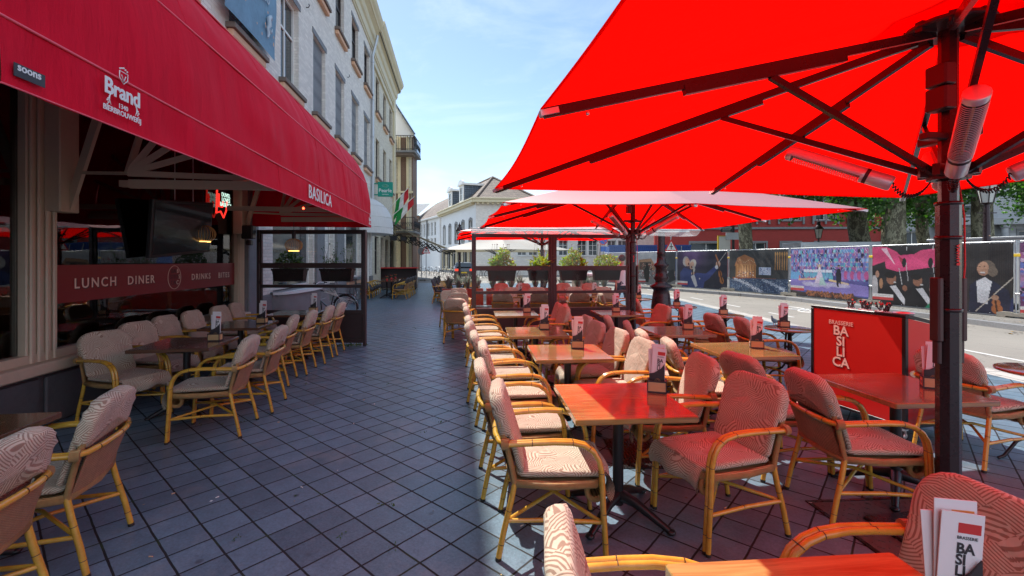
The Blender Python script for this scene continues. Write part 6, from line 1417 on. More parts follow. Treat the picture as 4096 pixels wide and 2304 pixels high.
mb = MB(); cR = Vector((0, 0, 8.5)); lf = Vector((-6.13, 15.0, 8.5)); rg = XB @ Vector((21, 0, 8.5)); inn = Vector((1.6, 5.6, 11.8)); lf2 = Vector((-3.6, 17.5, 11.8)); rg = XB @ Vector((7.0, 0, 8.5)); rg2 = XB @ Vector((8.5, 16, 8.5))
mb.add([cR, lf, lf2, inn], [(0, 3, 2, 1)], 'rooftile'); mb.add([cR, inn, rg], [(0, 2, 1)], 'rooftile'); mb.add([inn, lf2, rg2, rg], [(0, 3, 2, 1)], 'rooftile'); mb.tube([inn, rg], 0.16, 'rooftile', 8); mb.tube([cR, inn], 0.16, 'rooftile', 8); mb.tube([inn, lf2], 0.16, 'rooftile', 8); mb.build('roof', Wt)
for s_ in (5.2, 10.6):
    mb = MB(); X = XA @ XF((s_, -0.1, 8.5)); mb.box(-0.8, 0.8, 0, 0.12, 0, 0.35, 'whitepaint', X); mb.box(-0.8, -0.5, 0, 0.15, 0.351, 2.2, 'whitepaint', X); mb.box(0.5, 0.8, 0, 0.15, 0.351, 2.2, 'whitepaint', X); mb.box(-0.5, 0.5, 0.02, 0.1, 1.9, 2.2, 'whitepaint', X)
    mb.prism([(math.cos(R(a))*1.0, 2.45+math.sin(R(a))*0.42) for a in range(0, 181, 15)], 0.12, -0.15, 'whitepaint', X @ XF((0, 0, 0), (1, 0, 0), (0, 0, 1), (0, -1, 0))); mb.box(-1.0, 1.0, -0.2, 3.4, 2.201, 2.449, 'whitepaint', X)
    d_ = mb.build('dormer', Wt)
    mb = MB(); mb.box(0.7, 0.78, 0.16, 3.3, 0.0, 2.2, 'slate', X); mb.box(-0.78, -0.7, 0.16, 3.3, 0.0, 2.2, 'slate', X); mb.build('cheek', d_)
    mb = MB(); mb.box(-0.5, 0.5, 0.06, 0.07, 0.35, 1.9, 'winglass', X); mb.box(-0.03, 0.03, 0.03, 0.059, 0.35, 1.9, 'whitepaint', X); mb.box(-0.5, 0.5, 0.03, 0.059, 1.1, 1.15, 'whitepaint', X); mb.build('window', d_)
# cream houses further left
Cr = thing('cream_row_house', 'long cream house with rows of small paned windows and skylights', 'building', (-10.35, 65.6, 0), 0)
dB = Vector((-6.6, 12.6, 0)).normalized(); XC = XF(tuple(dB*15.5), -dB, Vector((0, 0, 1)).cross(-dB), (0, 0, 1))
facade(Cr, XC, 15.3, 8.0, [(0.8+1.6*i+(0.6 if i > 4 else 0), 1.75+1.6*i+(0.6 if i > 4 else 0)) for i in range(8)], [(3.0, 5.0), (5.4, 7.4)], 'renderwall', None)
mb = MB(); mb.box(-0.2, 15.5, -0.4, -0.001, 7.9, 8.15, 'whitepaint', XC, b=0.03); mb.build('cornice', Cr)
mb = MB(); mb.tube([XC @ Vector((9.35, -0.08, 8.0)), XC @ Vector((9.35, -0.08, 3.0))], 0.14, 'stone', 8); mb.build('downspout', Cr)
mb = MB(); mb.add([XC @ Vector(v) for v in ((-0.2, -0.3, 8.15), (15.5, -0.3, 8.15), (15.5, 4.5, 12.4), (-0.2, 4.5, 11.8))], [(0, 1, 2, 3)], 'rooftile'); mb.add([XC @ Vector(v) for v in ((-0.2, -0.3, 8.15), (-0.2, 4.5, 11.8), (-0.2, 9.5, 8.15))], [(0, 1, 2)], 'creamwall'); rf = mb.build('roof', Cr)
for x in (5.6, 7.4, 10.4, 12.4):
    mb = MB(); mb.box(-0.35, 0.35, 1.6, 2.7, 0.05, 0.12, 'winglass', XC @ XF((x, 0, 8.15), (1, 0, 0), (0, 0.78, 0.66), (0, -0.66, 0.78))); mb.build('skylight', rf)
XL = XF((-24.5, 70, 0), (0.9, -0.4, 0), (0.4, 0.9, 0))
Ft = thing('far_brick_house', 'small dark brick house closing the view at the street end', 'building', (-24, 76, 0), R(-12))
facade(Ft, XF(), 9, 9.0, [(1+2.6*i, 2.2+2.6*i) for i in range(3)], [(1, 3), (4.2, 6.2), (7, 8.4)], 'brownbrick', 'cream'); mb = MB(); mb.add([(0, -.3, 9), (9, -.3, 9), (9, 5, 11.5), (0, 5, 11.5)], [(0, 1, 2, 3)], 'slate'); mb.build('roof', Ft)
# red house
Rd = thing('red_house', 'dark red painted brick house with grey stone window surrounds', 'building', (13.5, 43.0, 0), R(-3))
rc = [(2.3+3.1*i, 4.0+3.1*i) for i in range(6)]
facade(Rd, XF(), 20.6, 4.6, [(3.3, 6.3)]+rc[2:], [(1.3, 3.3)], 'redwall', 'stone'); facade(Rd, XF(), 20.6, 9.5, rc, [(5.4, 7.6)], 'redwall', 'stone', z0=4.601)
mb = MB(); mb.box(0, 20.6, -0.12, -0.001, 4.55, 4.75, 'stone', b=0.02); mb.box(0, 20.6, -0.35, 0, 9.4, 9.7, 'cream', b=0.05)
for a, b in rc:
    for x in (a-0.35, b+0.18, (a+b)/2-0.09): mb.box(x, x+0.18, -0.15, -0.051, 5.0, 8.2, 'stone', b=0.03)
mb.build('stone_trim', Rd); mb = MB(); mb.add([(0, -.3, 9.7), (20.6, -.3, 9.7), (20.6, 5, 14), (0, 5, 14)], [(0, 1, 2, 3)], 'slate'); mb.build('roof', Rd)
# grey stone and brick houses on the right
Gs = thing('grey_stone_house', 'pale grey stone house with columned doorway behind the plane trees', 'building', (34.3, 41.5, 0), R(-14))
facade(Gs, XF(), 13, 11, [(1.2, 2.6), (4.4, 6.6), (9.6, 11.2)], [(0.6, 4.2), (5.6, 8.4)], 'greystone', 'stone'); mb = MB()
for x in (3.7, 7.1, 8.3, 12.2): mb.tube([(x, -0.5, 0), (x, -0.5, 4.4)], 0.24, 'greystone', 14); mb.lathe([(0.24, 4.4), (0.34, 4.5), (0.34, 4.7), (0.24, 4.7)], 'greystone', 14, XF((x, -0.5, 0)))
mb.box(3.2, 12.8, -0.9, -0.001, 4.71, 5.3, 'greystone', b=0.04); mb.build('portico', Gs)
mb = MB(); mb.box(4.6, 6.4, -0.95, -0.91, 1.6, 2.5, 'black'); mb.text('ART', (4.8, -0.97, 1.65), (1, 0, 0), (0, 0, 1), 1.1, 'white', 0.02, bold=0.02); mb.build('shop_sign', Gs)
Br = thing('brick_banded_house', 'brick house with pale stone bands at the far right', 'building', (46.5, 38.0, 0), R(-32))
facade(Br, XF(), 16, 11, [(1.2+2.9*i, 2.7+2.9*i) for i in range(5)], [(0.7, 3.4), (5.0, 7.6), (8.4, 10.2)], 'brownbrick', 'greystone'); mb = MB()
for z in (0.4, 3.9, 4.5, 7.9, 10.6): mb.box(0, 16, -0.1, -0.001, z, z+0.28, 'greystone')
for i in range(6): mb.box(0.2+2.9*i, 0.75+2.9*i, -0.12, -0.101, 0, 11, 'greystone')
mb.build('stone_bands', Br)

# ---------------------------------------------------------------- plane trees
def limb(mb, pts, r): mb.tube(pts, r, 'bark', 10)
def make_tree(x, y, r, lean, H, seed, label, crown_z=4.4, spread=3.6, share=None):
    rnd = random.Random(seed); t = thing('plane_tree', label, 'tree', (x, y, 0.1), rnd.uniform(0, 6) if not lean else 0, 'plane trees behind the fence')
    top = Vector((lean, 0.3*lean, H*0.68)); mb = MB()
    limb(mb, [(0, 0, -0.1), (0.02, 0, 0.3), (lean*.3, .02, H*.2), (lean*.65, .05, H*.42), top], [r*1.5, r*1.12, r, r*.93, r*.85]); mb.build('trunk', t)
    tips = []; mb = MB()
    for k in range(7):
        a = k*2*math.pi/7+rnd.uniform(-.3, .3); l = spread*rnd.uniform(.6, 1.0); rise = rnd.uniform(-.2, 2.4); e = top+Vector((math.cos(a)*l, math.sin(a)*l, rise)); m_ = top.lerp(e, .45)+Vector((0, 0, .45)); st = top-Vector((lean*.1, 0, rnd.uniform(0.1, H*.12)))
        limb(mb, [st, st.lerp(m_, .5), m_, m_.lerp(e, .6), e], [r*.36, r*.28, r*.2, r*.13, r*.05])
        for q in range(4):
            f = m_.lerp(e, rnd.uniform(.1, 1)); a2 = rnd.uniform(0, 6.28); e2 = f+Vector((math.cos(a2)*1.4, math.sin(a2)*1.4, rnd.uniform(-1.4, 1.2))); limb(mb, [f, f.lerp(e2, .5)+Vector((0, 0, .1)), e2], [r*.13, r*.08, r*.03]); tips.append(e2); tips.append(f.lerp(e2, .5))
        tips.append(e)
    limb(mb, [top, top+Vector((0.1, 0, H*.3)), top+Vector((0, .2, H*.5))], [r*.6, r*.35, r*.1]); mb.build('limbs', t)
    if share is None:
        mb = MB()
        for e in tips: leaf_cluster(mb, e, 55, .7, .7, .5, .22, 'leaf', -0.2, rnd); leaf_cluster(mb, e-Vector((0, 0, 1.0)), 22, .45, .45, .55, .2, 'leaf', -.6, rnd)
        for k in range(100):
            p = Vector((rnd.gauss(0, 1), rnd.gauss(0, 1), rnd.gauss(0, .5))).normalized()*rnd.uniform(.55, 1); c = top+Vector((p.x*spread*1.15, p.y*spread*1.15, 1.1+p.z*3.0)); leaf_cluster(mb, c, 46, .8, .8, .55, .26, 'leaf', 0, rnd)
        o = mb.build('crown', t)
    else:
        o = share.copy(); COL.objects.link(o); o.parent = t; o.location = (lean-0.0, 0, 0); o.rotation_euler.z = rnd.uniform(0, 6)
    return o
c0_ = make_tree(13.6, 26.2, .37, -.25, 8.0, 1, 'plane tree with slender trunk in front of the red house')
make_tree(19.6, 25.0, .50, -.9, 8.0, 2, 'leaning dark trunked plane tree behind the orchestra banner', share=c0_)
c1_ = make_tree(17.2, 20.4, .40, .05, 8.0, 3, 'plane tree with pale mottled trunk, straightest of all')
make_tree(24.6, 26.6, .33, -.9, 7.6, 4, 'thin leaning plane tree left of the big parasol pole', share=c1_)
make_tree(21.0, 20.2, .40, -.15, 8.4, 5, 'dark mossy plane tree behind the violinist banner', share=c0_)
make_tree(27.5, 17.0, .40, .3, 8.0, 6, 'plane tree at the right edge with low bright branches', share=c1_)
make_tree(27.0, 33.0, .40, .4, 8.0, 8, 'plane tree far behind in front of the grey stone house', share=c1_)
make_tree(33.5, 25.5, .42, -.3, 8.5, 9, 'plane tree in the second row near the right edge', share=c0_)

# ---------------------------------------------------------------- lamps, signs, poles
def lantern(mbp, mbg, z, k=1.0, cx=0, cy=0):
    X = XF((cx, cy, z)); 
    mbp.lathe([(0.03*k, 0), (0.09*k, 0.02), (0.10*k, 0.05)], 'bronze', 12, X)
    for a in range(6):
        t = a*math.pi/3; mbp.tube([X @ Vector((0.11*k*math.cos(t), 0.11*k*math.sin(t), 0.05)), X @ Vector((0.19*k*math.cos(t), 0.19*k*math.sin(t), 0.48*k))], 0.011*k, 'bronze', 5)
    mbp.lathe([(0.22*k, 0.47*k), (0.22*k, 0.51*k), (0.10*k, 0.66*k), (0.08*k, 0.70*k), (0.08*k, 0.78*k), (0.10*k, 0.80*k), (0.03*k, 0.86*k), (0.01*k, 0.98*k)], 'bronze', 12, X)
    mbg.lathe([(0.10*k, 0.06), (0.18*k, 0.47*k)], 'lampglass', 6, X, smooth=False)
def lamp_post(x, y, H, label, ornate=1.0, k=1.0, cat='street lamp'):
    t = thing('street_lamp', label, cat, (x, y, 0)); mb = MB(); o = ornate
    if o > 0.5: mb.lathe([(0.30, 0), (0.31, 0.03), (0.27, 0.08), (0.26, 0.45), (0.22, 0.75), (0.20, 0.86), (0.24, 0.90), (0.29, 0.94), (0.29, 0.98), (0.17, 1.04), (0.15, 1.10), (0.20, 1.18), (0.16, 1.26), (0.145, 1.44), (0.19, 1.50), (0.19, 1.54), (0.12, 1.60), (0.105, 1.8), (0.12, 1.83), (0.10, 1.87), (0.085, 2.7), (0.07, H)], 'bronze', 16)
    else: mb.lathe([(0.16, 0), (0.17, 0.04), (0.13, 0.1), (0.12, 0.7), (0.14, 0.75), (0.075, 0.85), (0.065, 1.6), (0.05, H)], 'bronze', 14)
    mb.tube([(-0.30, 0, H-0.25), (0.30, 0, H-0.25)], 0.015, 'bronze', 6) if o < 0.9 else None
    for z in (1.62, 2.4): mb.ball((0.0, -0.085, z), 0.03, 'sillunder', 6, None, (1, .2, 1))
    mb.build('post', t); a, g = MB(), MB(); lantern(a, g, H, k); l = a.build('lantern', t); g.build('lantern_glass', l); return t
lamp_post(3.95, 12.05, 4.4, 'ornate dark red brown cast iron lamp post in the terrace', 1.0, 1.2)
lamp_post(-3.25, 28.2, 2.95, 'slim street lamp with glass lantern by the far cafe', 0.0, 1.1)
lamp_post(14.5, 13.9, 3.35, 'dark street lamp with stickered lantern behind the fence at right', 0.6, 1.35)
lamp_post(19.4, 28.8, 3.0, 'small street lamp above the white site cabin', 0.0, 1.3)
def sign_post(x, y, H, label, build, cat='sign'):
    t = thing('sign_post', label, cat, (x, y, 0)); mb = MB(); mb.tube([(0, 0, 0), (0, 0, H)], 0.035, 'galv', 8); mb.build('post', t); mb = MB(); build(mb); mb.build('sign_face', t); return t
def warn(z, s_):
    def b(mb):
        h = s_*0.87; mb.prism([(-s_/2, z), (s_/2, z), (0, z+h)], 0.045, 0.055, 'signred', XF((0, 0, 0), (1, 0, 0), (0, 0, 1), (0, -1, 0))); k = 0.72
        mb.prism([(-s_/2*k, z+h*.1), (s_/2*k, z+h*.1), (0, z+h*.1+h*k)], 0.056, 0.059, 'white', XF((0, 0, 0), (1, 0, 0), (0, 0, 1), (0, -1, 0)))
        mb.box(-0.028*s_, 0.028*s_, -0.064, -0.06, z+h*.16, z+h*.66, 'ink'); mb.box(-0.12*s_, 0.12*s_, -0.063, -0.0595, z+h*.34, z+h*.42, 'ink')
    return b
sign_post(11.0, 31.5, 3.3, 'red and white triangular crossroads sign above the fence', warn(2.28, 0.95))
sign_post(-7.45, 39.5, 3.1, 'triangular warning sign on the far street corner', warn(2.25, 0.75))
def disc(mb):
    mb.tube([(0, -0.05, 2.45), (0, -0.065, 2.45)], 0.33, 'stone', 20)
sign_post(-7.95, 40.0, 2.8, 'round grey backed traffic sign beside the triangular one', disc)
def nopark(mb): mb.tube([(0, -0.05, 3.0), (0, -0.062, 3.0)], 0.30, 'signred', 22); mb.tube([(0, -0.063, 3.0), (0, -0.066, 3.0)], 0.24, 'signblue', 22); mb.bar((-.16, -0.07, 3.16), (.16, -0.07, 2.84), 0.01, 0.05, 'signred'); mb.box(-.2, .2, -.062, -.05, 2.25, 2.6, 'signblue')
sign_post(6.2, 31.0, 3.3, 'round blue and red no parking sign seen behind the screen', nopark)
t = thing('direction_signpost', 'dark fingerpost with white lettered direction arms and yellow map board', 'signpost', (14.1, 29.0, 0.12))
mb = MB(); mb.tube([(0, 0, 0), (0, 0, 4.6)], 0.08, 'black', 10); mb.build('post', t)
for i, (sg, z) in enumerate(((-1, 4.05), (-1, 3.75), (-1, 3.45), (1, 4.25), (1, 3.9), (-1, 4.35), (1, 4.55))):
    mb = MB(); mb.prism([(0.1*sg, z-.13), (0.75*sg, z-.13), (0.88*sg, z), (0.75*sg, z+.13), (0.1*sg, z+.13)], 0.02, 0.045, 'ink', XF((0, 0, 0), (1, 0, 0), (0, 0, 1), (0, -1, 0)))
    for zz in (z-.115, z+.115): mb.bar((0.12*sg, -0.048, zz), (0.75*sg, -0.048, zz), 0.006, 0.012, 'white')
    [mb.box((0.2 if sg > 0 else -0.7), (0.7 if sg > 0 else -0.2), -0.05, -0.046, z+q-.01, z+q+.012, 'white') for q in (-.05, .05)]
    mb.build('direction_arm', t)
mb = MB(); mb.box(-1.0, -0.2, -0.02, 0.05, 2.0, 3.1, 'yellow'); mb.box(-0.92, -0.2, -0.03, -0.021, 2.05, 3.05, 'whitepaint'); mb.box(-0.5, 0.55, -0.1, -0.03, 2.85, 3.3, 'galv'); mb.build('map_board', t)
# blue container, site cabins
t = thing('shipping_container', 'blue corrugated shipping container with white serial numbers', 'container', (7.3, 34.2, 0.12), R(-4)); mb = MB()
n = 40
for i in range(n): x = 6.0*i/n; mb.box(x, x+0.085, 0, 0.05, 0.15, 2.6, 'blue'); mb.box(x+0.085, x+0.15, 0.04, 0.06, 0.15, 2.6, 'blue')
mb.box(0, 6.0, 0.061, 2.4, 0.1, 2.59, 'blue'); mb.box(-0.03, 6.03, -0.02, 0.03, 2.55, 2.68, 'blue'); mb.text('193 6217', (4.15, -0.012, 1.95), (1, 0, 0), (0, 0, 1), 0.42, 'white', 0.004); mb.build('body', t)
mb = MB(); [mb.bar((x, -0.03, 0.2), (x, -0.03, 2.6), 0.04, 0.04, 'galv') for x in (3.9, 4.6, 5.3)]; mb.build('door_bars', t)
t = thing('site_cabin', 'low white site cabin behind the orchestra banner', 'cabin', (15.2, 24.0, 0.12), R(-8)); mb = MB(); mb.box(0, 3.9, 0, 2.2, 0.2, 2.50, 'galv', b=0.03); mb.box(0.15, 1.7, -0.02, -0.001, 0.5, 2.35, 'whitepaint'); mb.box(2.9, 3.7, -0.02, -0.001, 0.5, 2.3, 'renderwall'); mb.build('body', t)
mb = MB(); mb.box(1.9, 2.7, -0.03, -0.001, 1.2, 2.3, 'stone'); [mb.box(1.92, 2.68, -0.05, -0.031, 1.24+.09*i, 1.28+.09*i, 'galv') for i in range(11)]; mb.build('vent_grille', t)
t = thing('site_cabin', 'flat white site cabin roof above the banner at far right', 'cabin', (15.7, 13.2, 0.12), R(-70)); mb = MB(); mb.box(-3, 2.0, 0, 2.2, 0.2, 2.2, 'whitepaint', b=0.03); mb.build('body', t); mb = MB(); mb.box(-3.05, 2.05, -0.05, 2.25, 2.201, 2.27, 'galv', b=0.01); mb.build('roof', t)

# ---------------------------------------------------------------- left street fittings
t = thing('shell_awning', 'white rounded hood awning above the shop beyond the red awning', 'awning', fac(0, 21.0, 2.85), FAC_ROT); mb = MB()
def Ph(u, v):
    a = math.pi*u; e = v*math.pi/2*0.98
    return (1.2*math.sin(a)*math.cos(e)**0.9+0.01, -1.45*math.cos(a)*(0.55+0.45*math.cos(e)), 0.28+1.35*math.sin(e)) if v > 0 else (1.2*math.sin(a)+0.01, -1.45*math.cos(a), 0.28)
mb.grid(Ph, 28, 12, 'white_cloth'); mb.grid(lambda u, v: (1.2*math.sin(math.pi*u)+0.012, -1.45*math.cos(math.pi*u), 0.28*(1-v)), 28, 2, 'white_cloth')
for v in (0, .22, .5, .75): mb.tube([Vector(Ph(i/28, v))*1.003 for i in range(29)], 0.012, 'white_cloth', 5)
mb.build('hood', t)
t = thing('optician_sign', 'square green lettered shop sign projecting from the facade', 'shop sign', fac(0.55, 23.2, 5.25), FAC_ROT); mb = MB(); mb.box(-0.37, 0.37, -0.06, 0.06, -0.37, 0.37, 'green', b=0.01)
mb.text('Pearle', (0.0, -0.063, -0.15), (1, 0, 0), (0, 0, 1), 0.26, 'white', 0.003, align='CENTER', bold=0.008); mb.text('opticiens', (0.0, -0.063, -0.28), (1, 0, 0), (0, 0, 1), 0.09, 'white', 0.003, align='CENTER')
for r in range(3):
    for k in range(16): a = k*math.pi/8; mb.ball((math.cos(a)*(0.07+.045*r), -0.064, 0.17+math.sin(a)*(0.035+.025*r)), 0.008, 'white' if r else 'gold', 5)
mb.build('sign_box', t); mb = MB(); [mb.tube([(-0.55, 0, z), (-0.37, 0, z)], 0.03, 'green', 6) for z in (-.28, .28)]; mb.build('bracket', t)
for i, (y, z, ln, an, lab) in enumerate(((27.2, 4.6, 1.9, 48, 'white green and red flag hanging steeply from an upper facade pole'), (26.6, 3.9, 2.2, 42, 'folded white and red flag on the lower facade pole'))):
    t = thing('flag', lab, 'flag', fac(0.05, y, z), FAC_ROT); dx, dz = math.cos(R(an)), math.sin(R(an)); mb = MB(); mb.tube([(0, 0, 0), (dx*ln, 0, dz*ln)], 0.022, 'whitepaint', 6); mb.ball((dx*ln, 0, dz*ln), 0.05, 'gold', 6); mb.build('pole', t)
    mb = MB()
    for k, m_ in enumerate(('flaggreen', 'whitepaint', 'flagred')):
        mb.grid(lambda u, v, k=k: (dx*ln*(.42+.56*(k+u)/3)-.10*v*(3-k-u)*.6, .08*math.sin(v*6+k), dz*ln*(.42+.56*(k+u)/3)-(1.25-.35*i)*v*(1-.18*(k+u))), 4, 10, m_)
    mb.build('cloth', t)
t = thing('folding_arm_awning', 'grey folding arm awning with black scissor arms over the far left tables', 'awning', fac(0, 0, 0), FAC_ROT); mb = MB()
mb.grid(lambda u, v: (0.1+3.9*v, 25.0+8.0*u, 3.95-1.75*v-0.08*math.sin(math.pi*v)), 12, 8, 'beige_cloth'); mb.build('cloth', t); mb = MB(); mb.tube([(4.02, 24.9, 2.18), (4.02, 33.1, 2.18)], 0.06, 'black', 8); mb.box(0.0, 0.22, 24.9, 33.1, 3.9, 4.1, 'black'); mb.build('front_bar', t)
for y0 in (25.4, 28.2):
    mb = MB(); n = 9
    for i in range(n):
        xa, xb = 0.15+3.75*i/n, 0.15+3.75*(i+1)/n; za, zb = 3.3-1.15*i/n, 3.3-1.15*(i+1)/n; h = 0.34*(1-.4*i/n)
        mb.bar((xa, y0+.25*i, za-h), (xb, y0+.25*(i+1), zb+h*.3), 0.03, 0.045, 'black'); mb.bar((xa, y0+.25*i, za+h*.3), (xb, y0+.25*(i+1), zb-h), 0.03, 0.045, 'black')
        mb.bar((xa, y0+.25*i, za-h), (xa, y0+.25*i, za+h*.3), 0.02, 0.03, 'black') if i % 2 == 0 else None
    mb.build('scissor_arm', t)
mb = MB(); [mb.box(0.5+.5*i, 0.85+.5*i, 25.2+.4*i, 25.5+.4*i, 2.75, 3.0, 'black', b=0.03) for i in range(3)]; mb.build('heater', t)
t = thing('bar_counter', 'dark open fronted serving counter at the end of the left tables', 'counter', (-6.55, 25.6, 0), R(7)); mb = MB()
mb.box(-1.2, 1.2, -0.35, -0.31, 0.1, 0.62, 'frame'); mb.box(-1.2, 1.2, 0.30, 0.35, 0.1, 1.2, 'frame'); mb.box(-1.2, -1.15, -.309, .3, 0.1, 1.2, 'frame'); mb.box(1.15, 1.2, -.309, .3, 0.1, 1.2, 'frame'); mb.box(-1.15, 1.15, -.3, .3, 0.62, .66, 'darktable'); mb.box(-1.25, 1.25, -.4, .4, 1.2, 1.26, 'paperred', b=.01); mb.build('body', t)
mb = MB(); [mb.tube([(x, -.02, .05), (x, .02, .05)], .05, 'tyre', 10) for x in (-1.1, 1.1)]; mb.build('castor', t)
# bicycles
def make_bike():
    t = thing('bicycle', 'x', 'bicycle')
    for x in (-0.52, 0.52):
        mb = MB(); mb.tube([(x+0.335*math.cos(k*math.pi/16), 0, 0.345+0.335*math.sin(k*math.pi/16)) for k in range(32)], 0.017, 'tyre', 8, closed=True); w = mb.build('wheel', t)
        mb = MB(); mb.tube([(x+0.312*math.cos(k*math.pi/16), 0, 0.345+0.312*math.sin(k*math.pi/16)) for k in range(32)], 0.008, 'silver', 5, closed=True)
        for k in range(14): a = k*math.pi/7; mb.tube([(x, .02*(-1)**k, .345), (x+.31*math.cos(a), 0, .345+.31*math.sin(a))], .0015, 'silver', 3)
        mb.tube([(x, -.04, .345), (x, .04, .345)], .02, 'silver', 8); mb.build('rim', w)
    mb = MB(); bb = (-0.07, 0, .30); hd = (.36, 0, .82); hb = (.39, 0, .66); st = (-.20, 0, .78); ra = (-.52, 0, .345); fa = (.52, 0, .345)
    for p, q, r in ((bb, hb, .019), (bb, st, .017), (st, hd, .016), (hd, hb, .02), (ra, bb, .011), (ra, st, .010), (hb, fa, .014), (st, (-.23, 0, .90), .013), (hd, (.33, 0, .98), .013)): mb.tube([p, q], r, 'carpaint', 8)
    mb.build('frame', t); mb = MB(); mb.tube([(.22, -.28, 1.02), (.34, -.16, 1.04), (.345, 0, .99), (.34, .16, 1.04), (.22, .28, 1.02)], .012, 'silver', 8)
    for s_ in (-1, 1): mb.tube([(.18, s_*.29, 1.02), (.27, s_*.24, 1.03)], .017, 'tyre', 8)
    mb.ball((.42, 0, .9), .04, 'silver', 8); mb.build('handlebar', t)
    mb = MB(); mb.pillow([(-.13, -.08), (-.05, -.085), (.05, -.03), (.14, -.015), (.14, .015), (.05, .03), (-.05, .085), (-.13, .08)], .05, 'frame', XF((-.24, 0, .93)), .4); mb.build('saddle', t)
    mb = MB(); mb.tube([(-.30, -.05, .73), (-.72, -.05, .72)], .008, 'black', 5); mb.tube([(-.30, .05, .73), (-.72, .05, .72)], .008, 'black', 5); mb.tube([(-.72, 0, .72), (-.52, 0, .345)], .007, 'black', 5); mb.tube([(-.52+.37*math.cos(R(a)), 0, .345+.37*math.sin(R(a))) for a in range(20, 200, 15)], .018, 'carpaint', 5)
    mb.tube([(-.07+.10*math.cos(k*.524), .04, .30+.10*math.sin(k*.524)) for k in range(12)], .006, 'silver', 5, closed=True); mb.bar((-.07, .05, .30), (.06, .07, .19), .02, .02, 'silver'); mb.box(.03, .10, .06, .14, .18, .20, 'black'); mb.bar((-.07, -.05, .30), (-.20, -.07, .41), .02, .02, 'silver'); mb.tube([(-.4, 0, .3), (-.36, -.16, 0)], .009, 'black', 5); mb.build('rack_and_pedals', t)
    return t
BK = make_bike()
place(BK, -5.1, 12.6, 0, 172, 'town bicycle leaning along the house wall behind the left glass screen', 'parked bicycles')
dup(BK, (-6.05, 17.6, 0), R(105), 'silver and black bicycle parked by the drainpipe, nearest one', 'parked bicycles')
dup(BK, (-6.35, 18.3, 0), R(98), 'second bicycle by the drainpipe, closer to the wall', 'parked bicycles')
mb = MB(); mb.pillow([(-.17, -.14), (.17, -.14), (.17, .14), (-.17, .14)], .14, 'darkcushion', XF((0, 0, 0), (1, 0, 0), (0, 0, 1), (0, -1, 0)), .3); tag(mb.build('pannier_bag', None, (-5.82, 18.15, .62), R(100)), 'black pannier bag on the bicycle by the drainpipe', 'bag')
rnd = random.Random(9)
for i in range(13): dup(BK, (-9.0+0.78*i+rnd.uniform(-.1, .1), 46.0-0.35*i+rnd.uniform(-.3, .3), 0), R(70+rnd.uniform(-28, 28)), 'bicycle in the crowded street corner rack', 'bicycles in the far rack')
# cars
def make_car(paint, name='parked_car'):
    t = thing(name, 'x', 'car'); mb = MB()
    prof = [(-2.1, .35), (-2.15, .7), (-2.05, .95), (-1.5, 1.0), (-0.9, 1.40), (-.2, 1.47), (.5, 1.40), (1.15, 1.0), (1.95, .88), (2.15, .65), (2.12, .35)]
    n = len(prof); secs = []
    for y, k, zz in ((-.86, .96, 0), (-.82, 1, 0), (0, 1.01, .02), (.82, 1, 0), (.86, .96, 0)):
        secs.append([(x*k, y*(.80 if z > 1.2 else .90 if z > 1.05 else 1), .35+(z-.35)*(k if abs(y) > .83 else 1)+zz*(z > 1)) for x, z in prof])
    vs = [v for s_ in secs for v in s_]; fs = [(i*n+j, i*n+j+1, (i+1)*n+j+1, (i+1)*n+j) for i in range(4) for j in range(n-1)]+[tuple(range(n-1, -1, -1)), tuple(range(4*n, 5*n))]+[(i*n, (i+1)*n, (i+1)*n+n-1, i*n+n-1) for i in range(4)]
    mb.add(vs, fs, paint, False); mb.box(-2.12, 2.1, -.8, .8, .22, .36, 'black', b=.03); mb.build('body', t)
    mb = MB(); mb.add([(-1.46, -.66, 1.04), (-.95, -.60, 1.385), (-.95, .60, 1.385), (-1.46, .66, 1.04)], [(0, 1, 2, 3)], 'winglass', X=XF((-.03, 0, .03)))
    mb.add([(1.12, -.66, 1.04), (.56, -.60, 1.385), (.56, .60, 1.385), (1.12, .66, 1.04)], [(3, 2, 1, 0)], 'winglass', X=XF((.03, 0, .03)))
    for s_ in (-1, 1): mb.add([(-1.3, s_*.80, 1.04), (-.85, s_*.70, 1.34), (.45, s_*.70, 1.34), (.98, s_*.80, 1.04)], [(0, 1, 2, 3)], 'winglass', X=XF((0, s_*.02, 0)))
    mb.build('window', t)
    for x in (-1.3, 1.3):
        for s_ in (-1, 1): mb = MB(); X = XF((x, s_*.76, .31), (1, 0, 0), (0, 0, 1), (0, -1, 0)); mb.lathe([(0, -.1), (.28, -.1), (.31, -.07), (.31, .07), (.28, .1), (0, .1)], 'tyre', 20, X); mb.lathe([(0, -.12), (.19, -.105), (.19, .105), (0, .12)], 'silver', 10, X, smooth=False); mb.build('wheel', t)
    for s_ in (-1, 1): mb = MB(); mb.box(-2.17, -2.08, s_*.5, s_*.8, .72, .9, 'tail', b=.02); mb.build('tail_lamp', t)
    mb = MB(); mb.box(-2.19, -2.13, -.26, .26, .52, .63, 'yellow', b=.005); mb.build('number_plate', t); return t
c_ = make_car('carpaint'); c_.location = (-4.5, 42.0, 0); c_.rotation_euler.z = R(98); c_['label'] = 'dark saloon car seen from behind with lit red tail lamps'; c_['group'] = 'cars on the far street'
c_ = make_car('silverpaint'); c_.location = (-12.3, 49.0, 0); c_.rotation_euler.z = R(100); c_['label'] = 'pale silver car beside the far bicycle rack'; c_['group'] = 'cars on the far street'
